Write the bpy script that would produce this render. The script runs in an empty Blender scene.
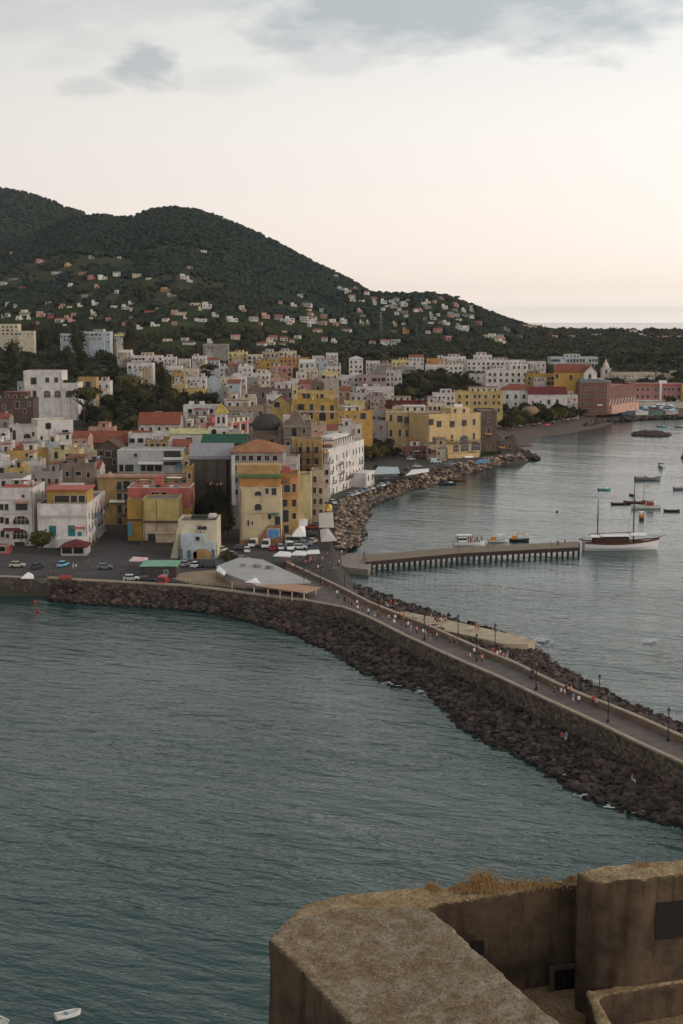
import bpy, bmesh, math, random
import numpy as np
from mathutils import Vector, Matrix
R=math.radians
rnd=random.Random(7); nr=np.random.RandomState(11)
sc=bpy.context.scene; COL=sc.collection
# ---------------------------------------------------------------- camera geometry
F=1422.0; PIT=R(7.65); H=68.0; cP,sP=math.cos(PIT),math.sin(PIT)
def ray(x,y):
    cx=(x-341.5)/F; cy=(512-y)/F
    return cx, cP+cy*sP, -sP+cy*cP
def at_z(x,y,z=0.0):
    dx,dy,dz=ray(x,y); t=(z-H)/dz; return Vector((dx*t,dy*t,z))
def at_Y(x,y,Y):
    dx,dy,dz=ray(x,y); t=Y/dy; return Vector((dx*t,Y,H+dz*t))
# ---------------------------------------------------------------- colours and materials
def lin(c):
    return tuple(((v/255)/12.92 if v/255<=0.04045 else ((v/255+0.055)/1.055)**2.4) for v in c)+(1,)
MATS={}
def node(nt,t,**k):
    n=nt.nodes.new(t)
    for a,b in k.items():
        if a.startswith('i_'): n.inputs[a[2:].replace('_',' ')].default_value=b
        else: setattr(n,a,b)
    return n
def soft(c,k=.30,l=1.0):
    g=.3*c[0]+.59*c[1]+.11*c[2]; w=(1.0,.98,.97); return tuple(min(255,(v+(g-v)*k)*l*a) for v,a in zip(c,w))
def mat(name,col,rough=.85,scale=.6,amt=.35,bump=.0,streak=0.0,col2=None,metal=0.0,spec=.3,bscale=None,scale2=None):
    """procedural surface: base colour broken up by two noises, optional vertical weather streaks"""
    if name in MATS: return MATS[name]
    if name.startswith('plaster_'): col=soft(col,.20,.97)
    m=bpy.data.materials.new(name); m.use_nodes=True; nt=m.node_tree; nt.nodes.clear(); L=nt.links.new
    out=node(nt,'ShaderNodeOutputMaterial'); p=node(nt,'ShaderNodeBsdfPrincipled')
    p.inputs['Roughness'].default_value=rough; p.inputs['Metallic'].default_value=metal
    p.inputs['Specular IOR Level'].default_value=spec
    L(p.outputs[0],out.inputs[0])
    c=col if len(col)==4 else lin(col)
    c2=(lin(col2) if col2 else tuple(v*(1-amt) for v in c[:3])+(1,))
    g=node(nt,'ShaderNodeNewGeometry')
    n1=node(nt,'ShaderNodeTexNoise'); n1.inputs['Scale'].default_value=scale; n1.inputs['Detail'].default_value=6; n1.inputs['Roughness'].default_value=.65
    L(g.outputs['Position'],n1.inputs['Vector'])
    r=node(nt,'ShaderNodeMapRange'); r.inputs['From Min'].default_value=.36; r.inputs['From Max'].default_value=.66
    L(n1.outputs['Fac'],r.inputs['Value'])
    mx=node(nt,'ShaderNodeMix',data_type='RGBA'); mx.inputs[6].default_value=c; mx.inputs[7].default_value=c2
    L(r.outputs[0],mx.inputs[0]); last=mx.outputs[2]
    if streak>0:
        mp=node(nt,'ShaderNodeMapping'); mp.inputs['Scale'].default_value=(.7,.7,.12)
        L(g.outputs['Position'],mp.inputs['Vector'])
        n2=node(nt,'ShaderNodeTexNoise'); n2.inputs['Scale'].default_value=1.0; n2.inputs['Detail'].default_value=5
        L(mp.outputs[0],n2.inputs['Vector'])
        r2=node(nt,'ShaderNodeMapRange'); r2.inputs['From Min'].default_value=.5; r2.inputs['From Max'].default_value=.75; r2.inputs['To Max'].default_value=streak
        L(n2.outputs['Fac'],r2.inputs['Value'])
        m2=node(nt,'ShaderNodeMix',data_type='RGBA'); m2.inputs[7].default_value=(.09,.075,.065,1)
        L(r2.outputs[0],m2.inputs[0]); L(last,m2.inputs[6]); last=m2.outputs[2]
    L(last,p.inputs['Base Color'])
    if bump>0:
        nb=node(nt,'ShaderNodeTexNoise'); nb.inputs['Scale'].default_value=bscale or scale*4; nb.inputs['Detail'].default_value=7
        L(g.outputs['Position'],nb.inputs['Vector'])
        b=node(nt,'ShaderNodeBump'); b.inputs['Distance'].default_value=bump; b.inputs['Strength'].default_value=.8
        L(nb.outputs['Fac'],b.inputs['Height']); L(b.outputs[0],p.inputs['Normal'])
    MATS[name]=m; return m
WALL={'white':(222,217,212),'cream':(214,200,170),'beige':(190,168,138),'yellow':(206,174,100),'mustard':(192,148,62),
 'ochre':(190,150,88),'coral':(194,96,84),'pink':(206,138,128),'salmon':(208,160,138),'orange':(204,140,74),'stone':(140,120,104),
 'brown':(98,78,68),'grey':(160,152,148),'paleblue':(182,196,204),'mauve':(164,140,138),'brick':(142,78,62),'olive':(188,164,92),
 'darkgrey':(82,74,72),'offwhite':(204,196,190),'maroon':(120,52,48),'lemon':(216,196,130),'greenwall':(70,110,80)}
def wall(c): return mat('plaster_'+c,WALL[c],rough=.92,scale=.3,amt=.34,streak=.30 if c in('white','offwhite','grey','beige','stone') else .26,bump=.03,bscale=3)
ROOF={'deck':(122,110,102),'terracotta':(156,78,54),'tile':(176,112,66),'red':(120,42,42),'white':(196,190,186),'grey':(124,120,120),
 'green':(26,92,66),'mint':(120,176,140),'brownroof':(90,66,56),'yellowroof':(196,168,70),'slate':(92,90,94),'pinkdeck':(176,112,100),'lemondeck':(190,182,120)}
def tiles(name,c):
    """pan-tile roof: ridged wave bump along the local surface"""
    k='roof_'+name
    if k in MATS: return MATS[k]
    m=mat(k,c,rough=.9,scale=.5,amt=.38,bump=.0)
    nt=m.node_tree; L=nt.links.new; p=[n for n in nt.nodes if n.type=='BSDF_PRINCIPLED'][0]
    tc=node(nt,'ShaderNodeTexCoord'); w=node(nt,'ShaderNodeTexWave'); w.inputs['Scale'].default_value=1.1; w.inputs['Distortion'].default_value=.6
    L(tc.outputs['Object'],w.inputs['Vector']); b=node(nt,'ShaderNodeBump'); b.inputs['Distance'].default_value=.12; b.inputs['Strength'].default_value=1
    L(w.outputs['Fac'],b.inputs['Height']); L(b.outputs[0],p.inputs['Normal']); return m
ROOF={k:soft(v,.22) for k,v in ROOF.items()}
def roofm(c):
    if c in('terracotta','tile','red','green','yellowroof'): return tiles(c,ROOF[c])
    return mat('roof_'+c,ROOF[c],rough=.92,scale=.35,amt=.35,bump=.04)
GLASS=mat('window_glass',(26,25,28),rough=.25,scale=.9,amt=.5,spec=.5)
FRAME=mat('window_surround',(190,180,168),scale=1,amt=.2)
SHUT=mat('dark_shutter',(56,60,58),scale=2,amt=.3)
TEAL=mat('teal_shutter',(38,112,118),scale=2,amt=.25)
SHBR=mat('brown_shutter',(84,58,46),scale=2,amt=.3)
METAL=mat('dark_iron',(44,42,44),rough=.6,scale=3,amt=.3)
CONC=mat('concrete',(138,126,114),scale=.5,amt=.3,bump=.03,streak=.3)
ASPH=mat('asphalt',(72,67,66),scale=.15,amt=.3,bump=.01)
PAVE=mat('causeway_paving',(104,92,86),scale=.5,amt=.4,bump=.02)
CAP=mat('parapet_capstone',(158,142,124),scale=.6,amt=.3,bump=.03)
STONEW=mat('seawall_stone',(108,94,84),scale=1.6,amt=.62,bump=.25,bscale=1.8)
def stone_tone(m,wet=True):
    nt=m.node_tree; L=nt.links.new; p=[n for n in nt.nodes if n.type=='BSDF_PRINCIPLED'][0]; src=p.inputs['Base Color'].links[0].from_socket
    g=node(nt,'ShaderNodeNewGeometry'); oi=node(nt,'ShaderNodeObjectInfo'); a=node(nt,'ShaderNodeMath',operation='ADD'); L(g.outputs['Random Per Island'],a.inputs[0]); L(oi.outputs['Random'],a.inputs[1])
    f=node(nt,'ShaderNodeMath',operation='FRACT'); L(a.outputs[0],f.inputs[0]); r=node(nt,'ShaderNodeMapRange'); r.inputs['To Min'].default_value=.4; r.inputs['To Max'].default_value=2.3; L(f.outputs[0],r.inputs['Value'])
    last=r.outputs[0]
    if wet:
        s=node(nt,'ShaderNodeSeparateXYZ'); L(g.outputs['Position'],s.inputs[0]); n=node(nt,'ShaderNodeTexNoise'); n.inputs['Scale'].default_value=.4; L(g.outputs['Position'],n.inputs['Vector'])
        q=node(nt,'ShaderNodeMath',operation='ADD'); L(s.outputs[2],q.inputs[0]); L(n.outputs['Fac'],q.inputs[1]); w=node(nt,'ShaderNodeMapRange'); w.inputs['From Min'].default_value=.75; w.inputs['From Max'].default_value=1.2; w.inputs['To Min'].default_value=.35; L(q.outputs[0],w.inputs['Value'])
        mm=node(nt,'ShaderNodeMath',operation='MULTIPLY'); L(last,mm.inputs[0]); L(w.outputs[0],mm.inputs[1]); last=mm.outputs[0]
    v=node(nt,'ShaderNodeVectorMath',operation='SCALE'); L(src,v.inputs[0]); L(last,v.inputs['Scale']); L(v.outputs[0],p.inputs['Base Color']); return m
ROCK=mat('rock_dark',(64,52,46),scale=.5,amt=.6,bump=.12,bscale=2.5)
ROCKL=mat('rock_tan',(126,108,92),scale=.4,amt=.45,bump=.12,bscale=2.5)
stone_tone(ROCK); stone_tone(ROCKL)
def masonry(m,sc_):
    nt=m.node_tree; L=nt.links.new; p=[n for n in nt.nodes if n.type=='BSDF_PRINCIPLED'][0]; src=p.inputs['Base Color'].links[0].from_socket
    g=node(nt,'ShaderNodeNewGeometry'); mp=node(nt,'ShaderNodeMapping'); mp.inputs['Scale'].default_value=(1,1,1.7); L(g.outputs['Position'],mp.inputs['Vector'])
    v=node(nt,'ShaderNodeTexVoronoi'); v.inputs['Scale'].default_value=sc_; L(mp.outputs[0],v.inputs['Vector']); s=node(nt,'ShaderNodeSeparateColor'); L(v.outputs['Color'],s.inputs[0])
    r=node(nt,'ShaderNodeMapRange'); r.inputs['To Min'].default_value=.5; r.inputs['To Max'].default_value=1.5; L(s.outputs[0],r.inputs['Value'])
    e_=node(nt,'ShaderNodeTexVoronoi',feature='DISTANCE_TO_EDGE'); e_.inputs['Scale'].default_value=sc_; L(mp.outputs[0],e_.inputs['Vector']); r2=node(nt,'ShaderNodeMapRange'); r2.inputs['From Max'].default_value=.1; r2.inputs['To Min'].default_value=.45; L(e_.outputs['Distance'],r2.inputs['Value'])
    q=node(nt,'ShaderNodeMath',operation='MULTIPLY'); L(r.outputs[0],q.inputs[0]); L(r2.outputs[0],q.inputs[1])
    k=node(nt,'ShaderNodeVectorMath',operation='SCALE'); L(src,k.inputs[0]); L(q.outputs[0],k.inputs['Scale']); L(k.outputs[0],p.inputs['Base Color'])
masonry(STONEW,1.1)
WHITE=mat('white_canvas',(220,216,212),scale=1,amt=.12)
WOOD=mat('dark_wood',(92,56,42),scale=1.5,amt=.4)
SKIN=mat('skin',(180,130,104),scale=4,amt=.1)
# ---------------------------------------------------------------- mesh builder
def tag(o,label=None,cat=None,group=None,kind=None):
    if label: o['label']=label
    if cat: o['category']=cat
    if group: o['group']=group
    if kind: o['kind']=kind
    return o
def empty(name,loc=(0,0,0),rz=0.0):
    o=bpy.data.objects.new(name,None); o.empty_display_size=.5; COL.objects.link(o); o.location=loc; o.rotation_euler=(0,0,rz); return o
def link(name,me,parent=None,loc=None,rot=None,scale=None):
    o=bpy.data.objects.new(name,me); COL.objects.link(o)
    if parent: o.parent=parent
    if loc is not None: o.location=loc
    if rot is not None: o.rotation_euler=rot
    if scale is not None: o.scale=scale
    return o
class MB:
    def __init__(s): s.v=[];s.f=[];s.m=[]
    def add(s,vs,fs,m=0):
        b=len(s.v); s.v+=[tuple(v) for v in vs]; s.f+=[tuple(b+i for i in f) for f in fs]; s.m+=[m]*len(fs); return s
    def box(s,x0,x1,y0,y1,z0,z1,m=0):
        return s.add([(x0,y0,z0),(x1,y0,z0),(x1,y1,z0),(x0,y1,z0),(x0,y0,z1),(x1,y0,z1),(x1,y1,z1),(x0,y1,z1)],
          [(0,3,2,1),(4,5,6,7),(0,1,5,4),(1,2,6,5),(2,3,7,6),(3,0,4,7)],m)
    def prism(s,pts,z0,z1,m=0,mtop=None):
        n=len(pts); g=lambda z,i:(z[i] if isinstance(z,(list,tuple)) else z)
        s.add([(p[0],p[1],g(z0,i)) for i,p in enumerate(pts)]+[(p[0],p[1],g(z1,i)) for i,p in enumerate(pts)],
          [tuple(range(n))[::-1]]+[(i,(i+1)%n,n+(i+1)%n,n+i) for i in range(n)],m)
        b=len(s.v)-n; s.f.append(tuple(range(b,b+n))); s.m.append(m if mtop is None else mtop); return s
    def xprism(s,prof,x0,x1,m=0):     # profile (y,z) pushed along x
        n=len(prof); return s.add([(x0,a,b) for a,b in prof]+[(x1,a,b) for a,b in prof],
          [tuple(range(n)),tuple(range(n,2*n))[::-1]]+[(i,(i+1)%n,n+(i+1)%n,n+i) for i in range(n)],m)
    def yprism(s,prof,y0,y1,m=0):     # profile (x,z) pushed along y
        n=len(prof); return s.add([(a,y0,b) for a,b in prof]+[(a,y1,b) for a,b in prof],
          [tuple(range(n)),tuple(range(n,2*n))[::-1]]+[(i,(i+1)%n,n+(i+1)%n,n+i) for i in range(n)],m)
    def lathe(s,x,y,prof,n=12,m=0):
        vs=[];fs=[]
        for r,z in prof:
            for i in range(n): a=2*math.pi*i/n; vs.append((x+r*math.cos(a),y+r*math.sin(a),z))
        for k in range(len(prof)-1):
            for i in range(n): j=(i+1)%n; fs.append((k*n+i,k*n+j,(k+1)*n+j,(k+1)*n+i))
        fs.append(tuple(range(n))[::-1]); fs.append(tuple(range((len(prof)-1)*n,len(prof)*n)))
        return s.add(vs,fs,m)
    def tube(s,p,q,r,r2=None,n=6,m=0):
        p,q=Vector(p),Vector(q); d=(q-p); 
        if d.length<1e-6: return s
        d.normalize(); a=d.orthogonal().normalized(); b=d.cross(a); r2=r if r2 is None else r2
        vs=[p+(a*math.cos(t)+b*math.sin(t))*r for t in [2*math.pi*i/n for i in range(n)]]+[q+(a*math.cos(t)+b*math.sin(t))*r2 for t in [2*math.pi*i/n for i in range(n)]]
        return s.add(vs,[(i,(i+1)%n,n+(i+1)%n,n+i) for i in range(n)]+[tuple(range(n))[::-1],tuple(range(n,2*n))],m)
    def mesh(s,name,mats,smooth=False):
        me=bpy.data.meshes.new(name); me.from_pydata(s.v,[],s.f)
        for m in (mats if isinstance(mats,(list,tuple)) else [mats]): me.materials.append(m)
        me.polygons.foreach_set('material_index',s.m)
        bm=bmesh.new(); bm.from_mesh(me); bmesh.ops.recalc_face_normals(bm,faces=bm.faces); bm.to_mesh(me); bm.free()
        if smooth: me.polygons.foreach_set('use_smooth',[True]*len(me.polygons))
        me.update(); return me
    def build(s,name,mats,parent=None,smooth=False,**k): return link(name,s.mesh(name,mats,smooth),parent,**k)
def copy_tree(o,parent=None):
    c=o.copy(); COL.objects.link(c); c.parent=parent
    for ch in o.children:
        copy_tree(ch,c)
    return c
def big_mesh(name,V,Fq,mats,midx=None,smooth=False):
    """numpy quads/tris -> mesh"""
    me=bpy.data.meshes.new(name); k=Fq.shape[1]
    me.vertices.add(len(V)); me.vertices.foreach_set('co',V.astype(np.float32).ravel())
    me.loops.add(Fq.size); me.loops.foreach_set('vertex_index',Fq.astype(np.int32).ravel())
    me.polygons.add(len(Fq)); me.polygons.foreach_set('loop_start',np.arange(0,Fq.size,k,dtype=np.int32))
    me.polygons.foreach_set('loop_total',np.full(len(Fq),k,dtype=np.int32))
    for m in mats: me.materials.append(m)
    if midx is not None: me.polygons.foreach_set('material_index',midx.astype(np.int32))
    if smooth: me.polygons.foreach_set('use_smooth',np.ones(len(Fq),dtype=bool))
    me.update(calc_edges=True); me.validate(); return me
# ---------------------------------------------------------------- terrain
Q=4.0
TP_PX=[(-700,560),(-300,572),(0,577),(34,577),(36,571),(47,571),(49,577),(120,580),(190,584),(250,592),(306,599),(345,606),(352,596),(338,574),(332,562),(331,545),(333,525),(336,510),(340,501),(352,495),(372,487),(400,480),(430,471),(460,463),(490,457),(516,455),(518,450),(508,444)]
TP_PX2=[(500,439),(512,434),(545,430),(578,424),(604,415),(640,412),(683,411),(900,408),(3000,400)]
TP=[at_z(x,y,Q) for x,y in TP_PX]+[at_z(x,y,1.5) for x,y in TP_PX2]
far=6500.0
TPa=np.array([(p.x,p.y) for p in TP]+[(9000,1600),(9000,2750),(1500,2750),(520,2900),(300,3900),(300,far),(-6000,far),(-6000,800)])
def poly_sd(X,Y,poly):
    X=np.asarray(X,float);Y=np.asarray(Y,float)
    d=np.full(X.shape,1e9); ins=np.zeros(X.shape,bool); n=len(poly)
    for i in range(n):
        ax,ay=poly[i]; bx,by=poly[(i+1)%n]; ex,ey=bx-ax,by-ay
        t=np.clip(((X-ax)*ex+(Y-ay)*ey)/(ex*ex+ey*ey),0,1)
        d=np.minimum(d,np.hypot(X-ax-t*ex,Y-ay-t*ey))
        c=((ay>Y)!=(by>Y)); 
        with np.errstate(divide='ignore',invalid='ignore'):
            xi=(bx-ax)*(Y-ay)/((by-ay) if by!=ay else 1e-9)+ax
        ins^=(c&(X<xi))
    return np.where(ins,d,-d)
def ss(t): t=np.clip(t,0,1); return t*t*(3-2*t)
def ridge(pts,Yc):
    us=[];zs=[]
    for x,y in pts:
        p=at_Y(x,y,Yc); us.append(p.x/Yc); zs.append(p.z)
    return np.array(us),np.array(zs)
RA=ridge([(-250,190),(-120,182),(-40,184),(0,189),(25,193),(50,201),(80,213),(120,232),(170,260),(220,300),(260,330),(300,345)],4300)
RB=ridge([(-250,245),(-80,240),(0,246),(40,232),(75,218),(105,216),(128,219),(150,211),(172,208),(195,211),(215,217),(240,227),(262,237),(285,248),(310,262),(330,271),(350,281),(368,292),(400,308),(440,322),(470,330)],2900)
RC=ridge([(250,345),(300,325),(330,300),(350,291),(375,295),(400,296),(430,295),(450,299),(470,307),(490,315),(515,324),(535,329),(560,334),(600,340)],2350)
def vn(X,Y,s,seed):
    x=np.asarray(X)/s+seed*17.3; y=np.asarray(Y)/s+seed*9.1
    return (np.sin(x*1.0+1.7*np.sin(y*.7))+np.sin(y*1.3+1.1*np.sin(x*.9+2))+.5*np.sin(2.3*x-1.9*y+seed)+.5*np.sin(1.7*x+2.6*y))/3
def terrain(X,Y):
    X=np.asarray(X,float);Y=np.asarray(Y,float)
    sd=poly_sd(X,Y,TPa); Ys=np.maximum(Y,1); u=X/Ys
    h0=np.interp(Y,[0,470,560,700,900,1100,1400,1700,2100,2600,3400],[4,4,5,7.5,12,17,25,33,40,44,44])
    h0=np.where((u>.165)&(Y>1700),h0+(38-h0)*ss((u-.165)/.03)*ss((Y-1700)/500),h0)
    h=Q+(h0-Q)*ss(sd/140)
    a=at_Y(95,400,830); h=h+12*np.exp(-((X-a.x)/110)**2-((Y-a.y)/110)**2)*ss(sd/100)
    def comp(Rg,Y0,Yc,p,back):
        cr=np.interp(u,Rg[0],Rg[1]); t=np.clip((Y-Y0)/(Yc-Y0),0,1)
        s=t**p*(1.0-.0*t); s=np.where(Y>Yc,1-(Y-Yc)/back,s)
        return cr,s
    cr,s=comp(RB,1450,2900,1.25,1800); t=np.clip((Y-1450)/1450,0,1); e=vn(X,Y,170,1)*16*np.sin(np.pi*np.clip(t,0,1))
    hb=30+(cr-30)*s+e*ss((cr-60)/120)
    cr,s=comp(RA,2900,4300,1.0,1500); ha=30+(cr-30)*s+vn(X,Y,260,3)*18*ss((cr-100)/100)*(Y<4100)
    cr,s=comp(RC,1650,2350,1.1,900); t=np.clip((Y-1650)/700,0,1); hc=30+(cr-30)*s+vn(X,Y,120,5)*3*np.sin(np.pi*t)
    h=np.maximum(h,np.maximum(ha,np.maximum(hb,hc))*np.where(Y>1450,1,0))
    h=h+vn(X,Y,60,2)*1.0*ss((Y-900)/400)*ss(sd/80)
    wid=6.0+0*X
    out=Q+sd*(Q+1.0)/wid               # the slope down into the water outside the quay line
    out=np.where(Y>770,1.6+sd*.10,out)
    return np.where(sd>=0,np.where(Y>770,np.minimum(h,1.6+sd*.12+np.maximum(sd-120,0)*2),h),np.maximum(out,-3.0))
def tz(x,y): return float(terrain(np.array([x]),np.array([y]))[0])
def at_ground(x,y,Ymin=330):
    Ys=np.exp(np.linspace(math.log(Ymin),math.log(5200),900)); dx,dy,dz=ray(x,y)
    X=Ys*dx/dy; Z=H+Ys*dz/dy; T=terrain(X,Ys); b=np.where(Z<=T)[0]
    i=b[0] if len(b) else len(Ys)-1
    return Vector((X[i],Ys[i],T[i]))
# terrain sheet: fan of columns, log spaced rows
nu,ny=380,470
us=np.linspace(-.62,.62,nu); ys=np.exp(np.linspace(math.log(318),math.log(6400),ny))
U,Yg=np.meshgrid(us,ys); Xg=U*Yg; Zg=terrain(Xg,Yg)
V=np.stack([Xg,Yg,Zg],-1).reshape(-1,3)
idx=np.arange(nu*ny).reshape(ny,nu)
Fq=np.stack([idx[:-1,:-1],idx[:-1,1:],idx[1:,1:],idx[1:,:-1]],-1).reshape(-1,4)
HILLM=mat('hill_ground',(34,42,32),scale=.006,amt=.4,col2=(62,66,40),bump=2.5,bscale=.09,rough=1,spec=0)
TOWNM=mat('town_ground',(62,56,48),scale=.03,amt=.3,bump=.02)
SAND=mat('beach_sand',(88,72,62),scale=.1,amt=.3,bump=.03)
GREENM=mat('hill_terraces',(48,60,42),scale=.02,amt=.4,col2=(76,70,56),bump=1.5,bscale=.12,rough=1,spec=0)
fc=V[Fq].mean(1); sdf=poly_sd(fc[:,0],fc[:,1],TPa); uu=fc[:,0]/fc[:,1]
mi=np.zeros(len(Fq),int)
mi[(fc[:,1]<1080)&(vn(fc[:,0],fc[:,1],40,4)<.6)]=1
mi[(fc[:,1]>770)&(sdf<14)&(fc[:,1]<1300)]=2
terr=(vn(fc[:,0],fc[:,1],70,6)+vn(fc[:,0],fc[:,1],31,8)*.6>.15)&(uu<-.08)&(fc[:,1]>1700)&(fc[:,1]<2550)
mi[terr]=3; mi[(fc[:,1]<600)]=1
link('terrain',big_mesh('terrain',V,Fq,[HILLM,TOWNM,SAND,GREENM],mi,True)); tag(bpy.data.objects['terrain'],kind='structure')
def flat(name,pts,z,m,kind='structure',thick=.0,label=None,cat=None,**k):
    mb=MB(); c=[at_z(x,y,z) for x,y in pts]
    mb.prism([(p.x,p.y) for p in c],z-thick if thick else z-.02,z); o=mb.build(name,m)
    return tag(o,label,cat,kind=kind)
# ---------------------------------------------------------------- sea
wm=bpy.data.materials.new('sea_water'); wm.use_nodes=True; nt=wm.node_tree; nt.nodes.clear(); L=nt.links.new
out=node(nt,'ShaderNodeOutputMaterial'); p=node(nt,'ShaderNodeBsdfPrincipled'); L(p.outputs[0],out.inputs[0])
p.inputs['Base Color'].default_value=(.009,.039,.037,1); p.inputs['Roughness'].default_value=.08; p.inputs['IOR'].default_value=1.33
g=node(nt,'ShaderNodeNewGeometry')
hs=[]
for rot,scl,sx,amp,det in((.62,.045,3.0,.62,3),(.5,.14,3.2,.36,3),(.3,.45,2.6,.20,4),(.45,1.7,1.8,.06,3)):
    mp=node(nt,'ShaderNodeMapping',vector_type='TEXTURE'); mp.inputs['Rotation'].default_value=(0,0,-rot); mp.inputs['Scale'].default_value=(sx,1,1)
    L(g.outputs['Position'],mp.inputs['Vector'])
    n=node(nt,'ShaderNodeTexNoise'); n.inputs['Scale'].default_value=scl; n.inputs['Detail'].default_value=det; n.inputs['Distortion'].default_value=.5
    L(mp.outputs[0],n.inputs['Vector']); mm=node(nt,'ShaderNodeMath',operation='MULTIPLY'); mm.inputs[1].default_value=amp*2.2; L(n.outputs['Fac'],mm.inputs[0]); hs.append(mm)
s=hs[0]
for h in hs[1:]:
    a=node(nt,'ShaderNodeMath',operation='ADD'); L(s.outputs[0],a.inputs[0]); L(h.outputs[0],a.inputs[1]); s=a
b=node(nt,'ShaderNodeBump'); b.inputs['Distance'].default_value=1.0; b.inputs['Strength'].default_value=1.0
L(s.outputs[0],b.inputs['Height']); L(b.outputs[0],p.inputs['Normal'])
# patches of smoother and rougher water (wind lanes)
mp=node(nt,'ShaderNodeMapping',vector_type='TEXTURE'); mp.inputs['Scale'].default_value=(4,1,1); mp.inputs['Rotation'].default_value=(0,0,-.15); L(g.outputs['Position'],mp.inputs['Vector'])
n=node(nt,'ShaderNodeTexNoise'); n.inputs['Scale'].default_value=.022; n.inputs['Detail'].default_value=4; L(mp.outputs[0],n.inputs['Vector'])
r=node(nt,'ShaderNodeMapRange'); r.inputs['From Min'].default_value=.35; r.inputs['From Max'].default_value=.7; r.inputs['To Min'].default_value=.55; r.inputs['To Max'].default_value=1.0
L(n.outputs['Fac'],r.inputs['Value'])
# the bay right of the causeway lies in the lee: calmer water
sp=node(nt,'ShaderNodeSeparateXYZ'); L(g.outputs['Position'],sp.inputs[0])
q1=node(nt,'ShaderNodeMapRange'); q1.inputs['From Min'].default_value=-20; q1.inputs['From Max'].default_value=50; L(sp.outputs[0],q1.inputs['Value'])
q2=node(nt,'ShaderNodeMapRange'); q2.inputs['From Min'].default_value=230; q2.inputs['From Max'].default_value=430; q2.inputs['To Max'].default_value=.55; L(sp.outputs[1],q2.inputs['Value'])
q3=node(nt,'ShaderNodeMath',operation='MULTIPLY'); L(q1.outputs[0],q3.inputs[0]); L(q2.outputs[0],q3.inputs[1]); q4=node(nt,'ShaderNodeMath',operation='SUBTRACT'); q4.inputs[0].default_value=1; L(q3.outputs[0],q4.inputs[1])
q5=node(nt,'ShaderNodeMath',operation='MULTIPLY'); L(r.outputs[0],q5.inputs[0]); L(q4.outputs[0],q5.inputs[1]); L(q5.outputs[0],b.inputs['Strength'])
mb=MB(); mb.add([(-30000,-450,0),(30000,-450,0),(30000,58000,0),(-30000,58000,0)],[(0,1,2,3)]); tag(mb.build('sea',wm),kind='structure')
# ---------------------------------------------------------------- windows (shared meshes)
WC={}
def win_meshes(w,h,st):
    """surround mesh (with sill / open shutters) and pane mesh; origin at the window centre on the wall, facing -y"""
    k=(round(w,1),round(h,1),st)
    if k in WC: return WC[k]
    w,h=k[0],k[1]; f=.11; a=MB(); p=MB(); e=[]
    arch=st.startswith('arch')
    if arch:
        n=8; hw=w/2; r=hw*.75; base=h/2-r*.9
        ring=lambda o:[(-hw-o,-h/2)]+[((hw+o)*math.cos(math.pi-math.pi*i/n),base+(r*.9+o)*math.sin(math.pi*i/n)) for i in range(n+1)]+[(hw+o,-h/2)]
        o_,i_=ring(f),ring(0); m=len(o_)
        vs=[(x,-.09,z) for x,z in o_]+[(x,-.09,z) for x,z in i_]+[(x,.0,z) for x,z in o_]+[(x,.0,z) for x,z in i_]
        fs=[(i,i+1,m+i+1,m+i) for i in range(m-1)]+[(i,i+1,2*m+i+1,2*m+i) for i in range(m-1)]+[(m+i,m+i+1,3*m+i+1,3*m+i) for i in range(m-1)]
        a.add(vs,fs); p.add([(x,-.03,z) for x,z in i_],[tuple(range(m))])
    else:
        a.box(-w/2-f,-w/2,-.09,0,-h/2-.02,h/2+f); a.box(w/2,w/2+f,-.09,0,-h/2-.02,h/2+f); a.box(-w/2,w/2,-.09,0,h/2,h/2+f)
        p.box(-w/2,w/2,-.03,0,-h/2,h/2)
    a.box(-w/2-.2,w/2+.2,-.22,0,-h/2-.16,-h/2-.02)
    s=None
    if st in('shut','brshut','tealshut'):
        s=MB(); s.box(-w/2-.62,-w/2-.02,-.15,-.1,-h/2,h/2); s.box(w/2+.02,w/2+.62,-.15,-.1,-h/2,h/2)
    if st in('teal','closed','brclosed'):
        s=MB(); s.box(-w/2+.02,-.03,-.08,-.035,-h/2+.02,h/2-.02); s.box(.03,w/2-.02,-.08,-.035,-h/2+.02,h/2-.02)
    if st=='arch_big':
        s=MB()
        for i in (-1,0,1): s.box(i*w/4-.06,i*w/4+.06,-.07,-.035,-h/2,h/2*.8)
        s.box(-w/2,w/2,-.072,-.036,0,.1)
    sm={'shut':SHUT,'brshut':SHBR,'tealshut':TEAL,'teal':TEAL,'closed':SHUT,'brclosed':SHBR,'arch_big':FRAME}.get(st)
    WC[k]=(a.mesh('window',FRAME),p.mesh('pane',GLASS),s.mesh('shutter',sm) if s else None)
    return WC[k]
def put_window(root,x,z,w=1.2,h=1.9,st='dark',side='F',W=10,D=10,near=True):
    a,p,s=win_meshes(w,h,st)
    if side=='F': loc,rz=(x,0,z),0
    elif side=='R': loc,rz=(W/2,x,z),math.pi/2
    elif side=='L': loc,rz=(-W/2,D-x,z),-math.pi/2
    o=link('window',a,root,loc=loc,rot=(0,0,rz)); link('pane',p,o)
    if s: link('mullion' if st=='arch_big' else 'shutter',s,o)
    return o
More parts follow.
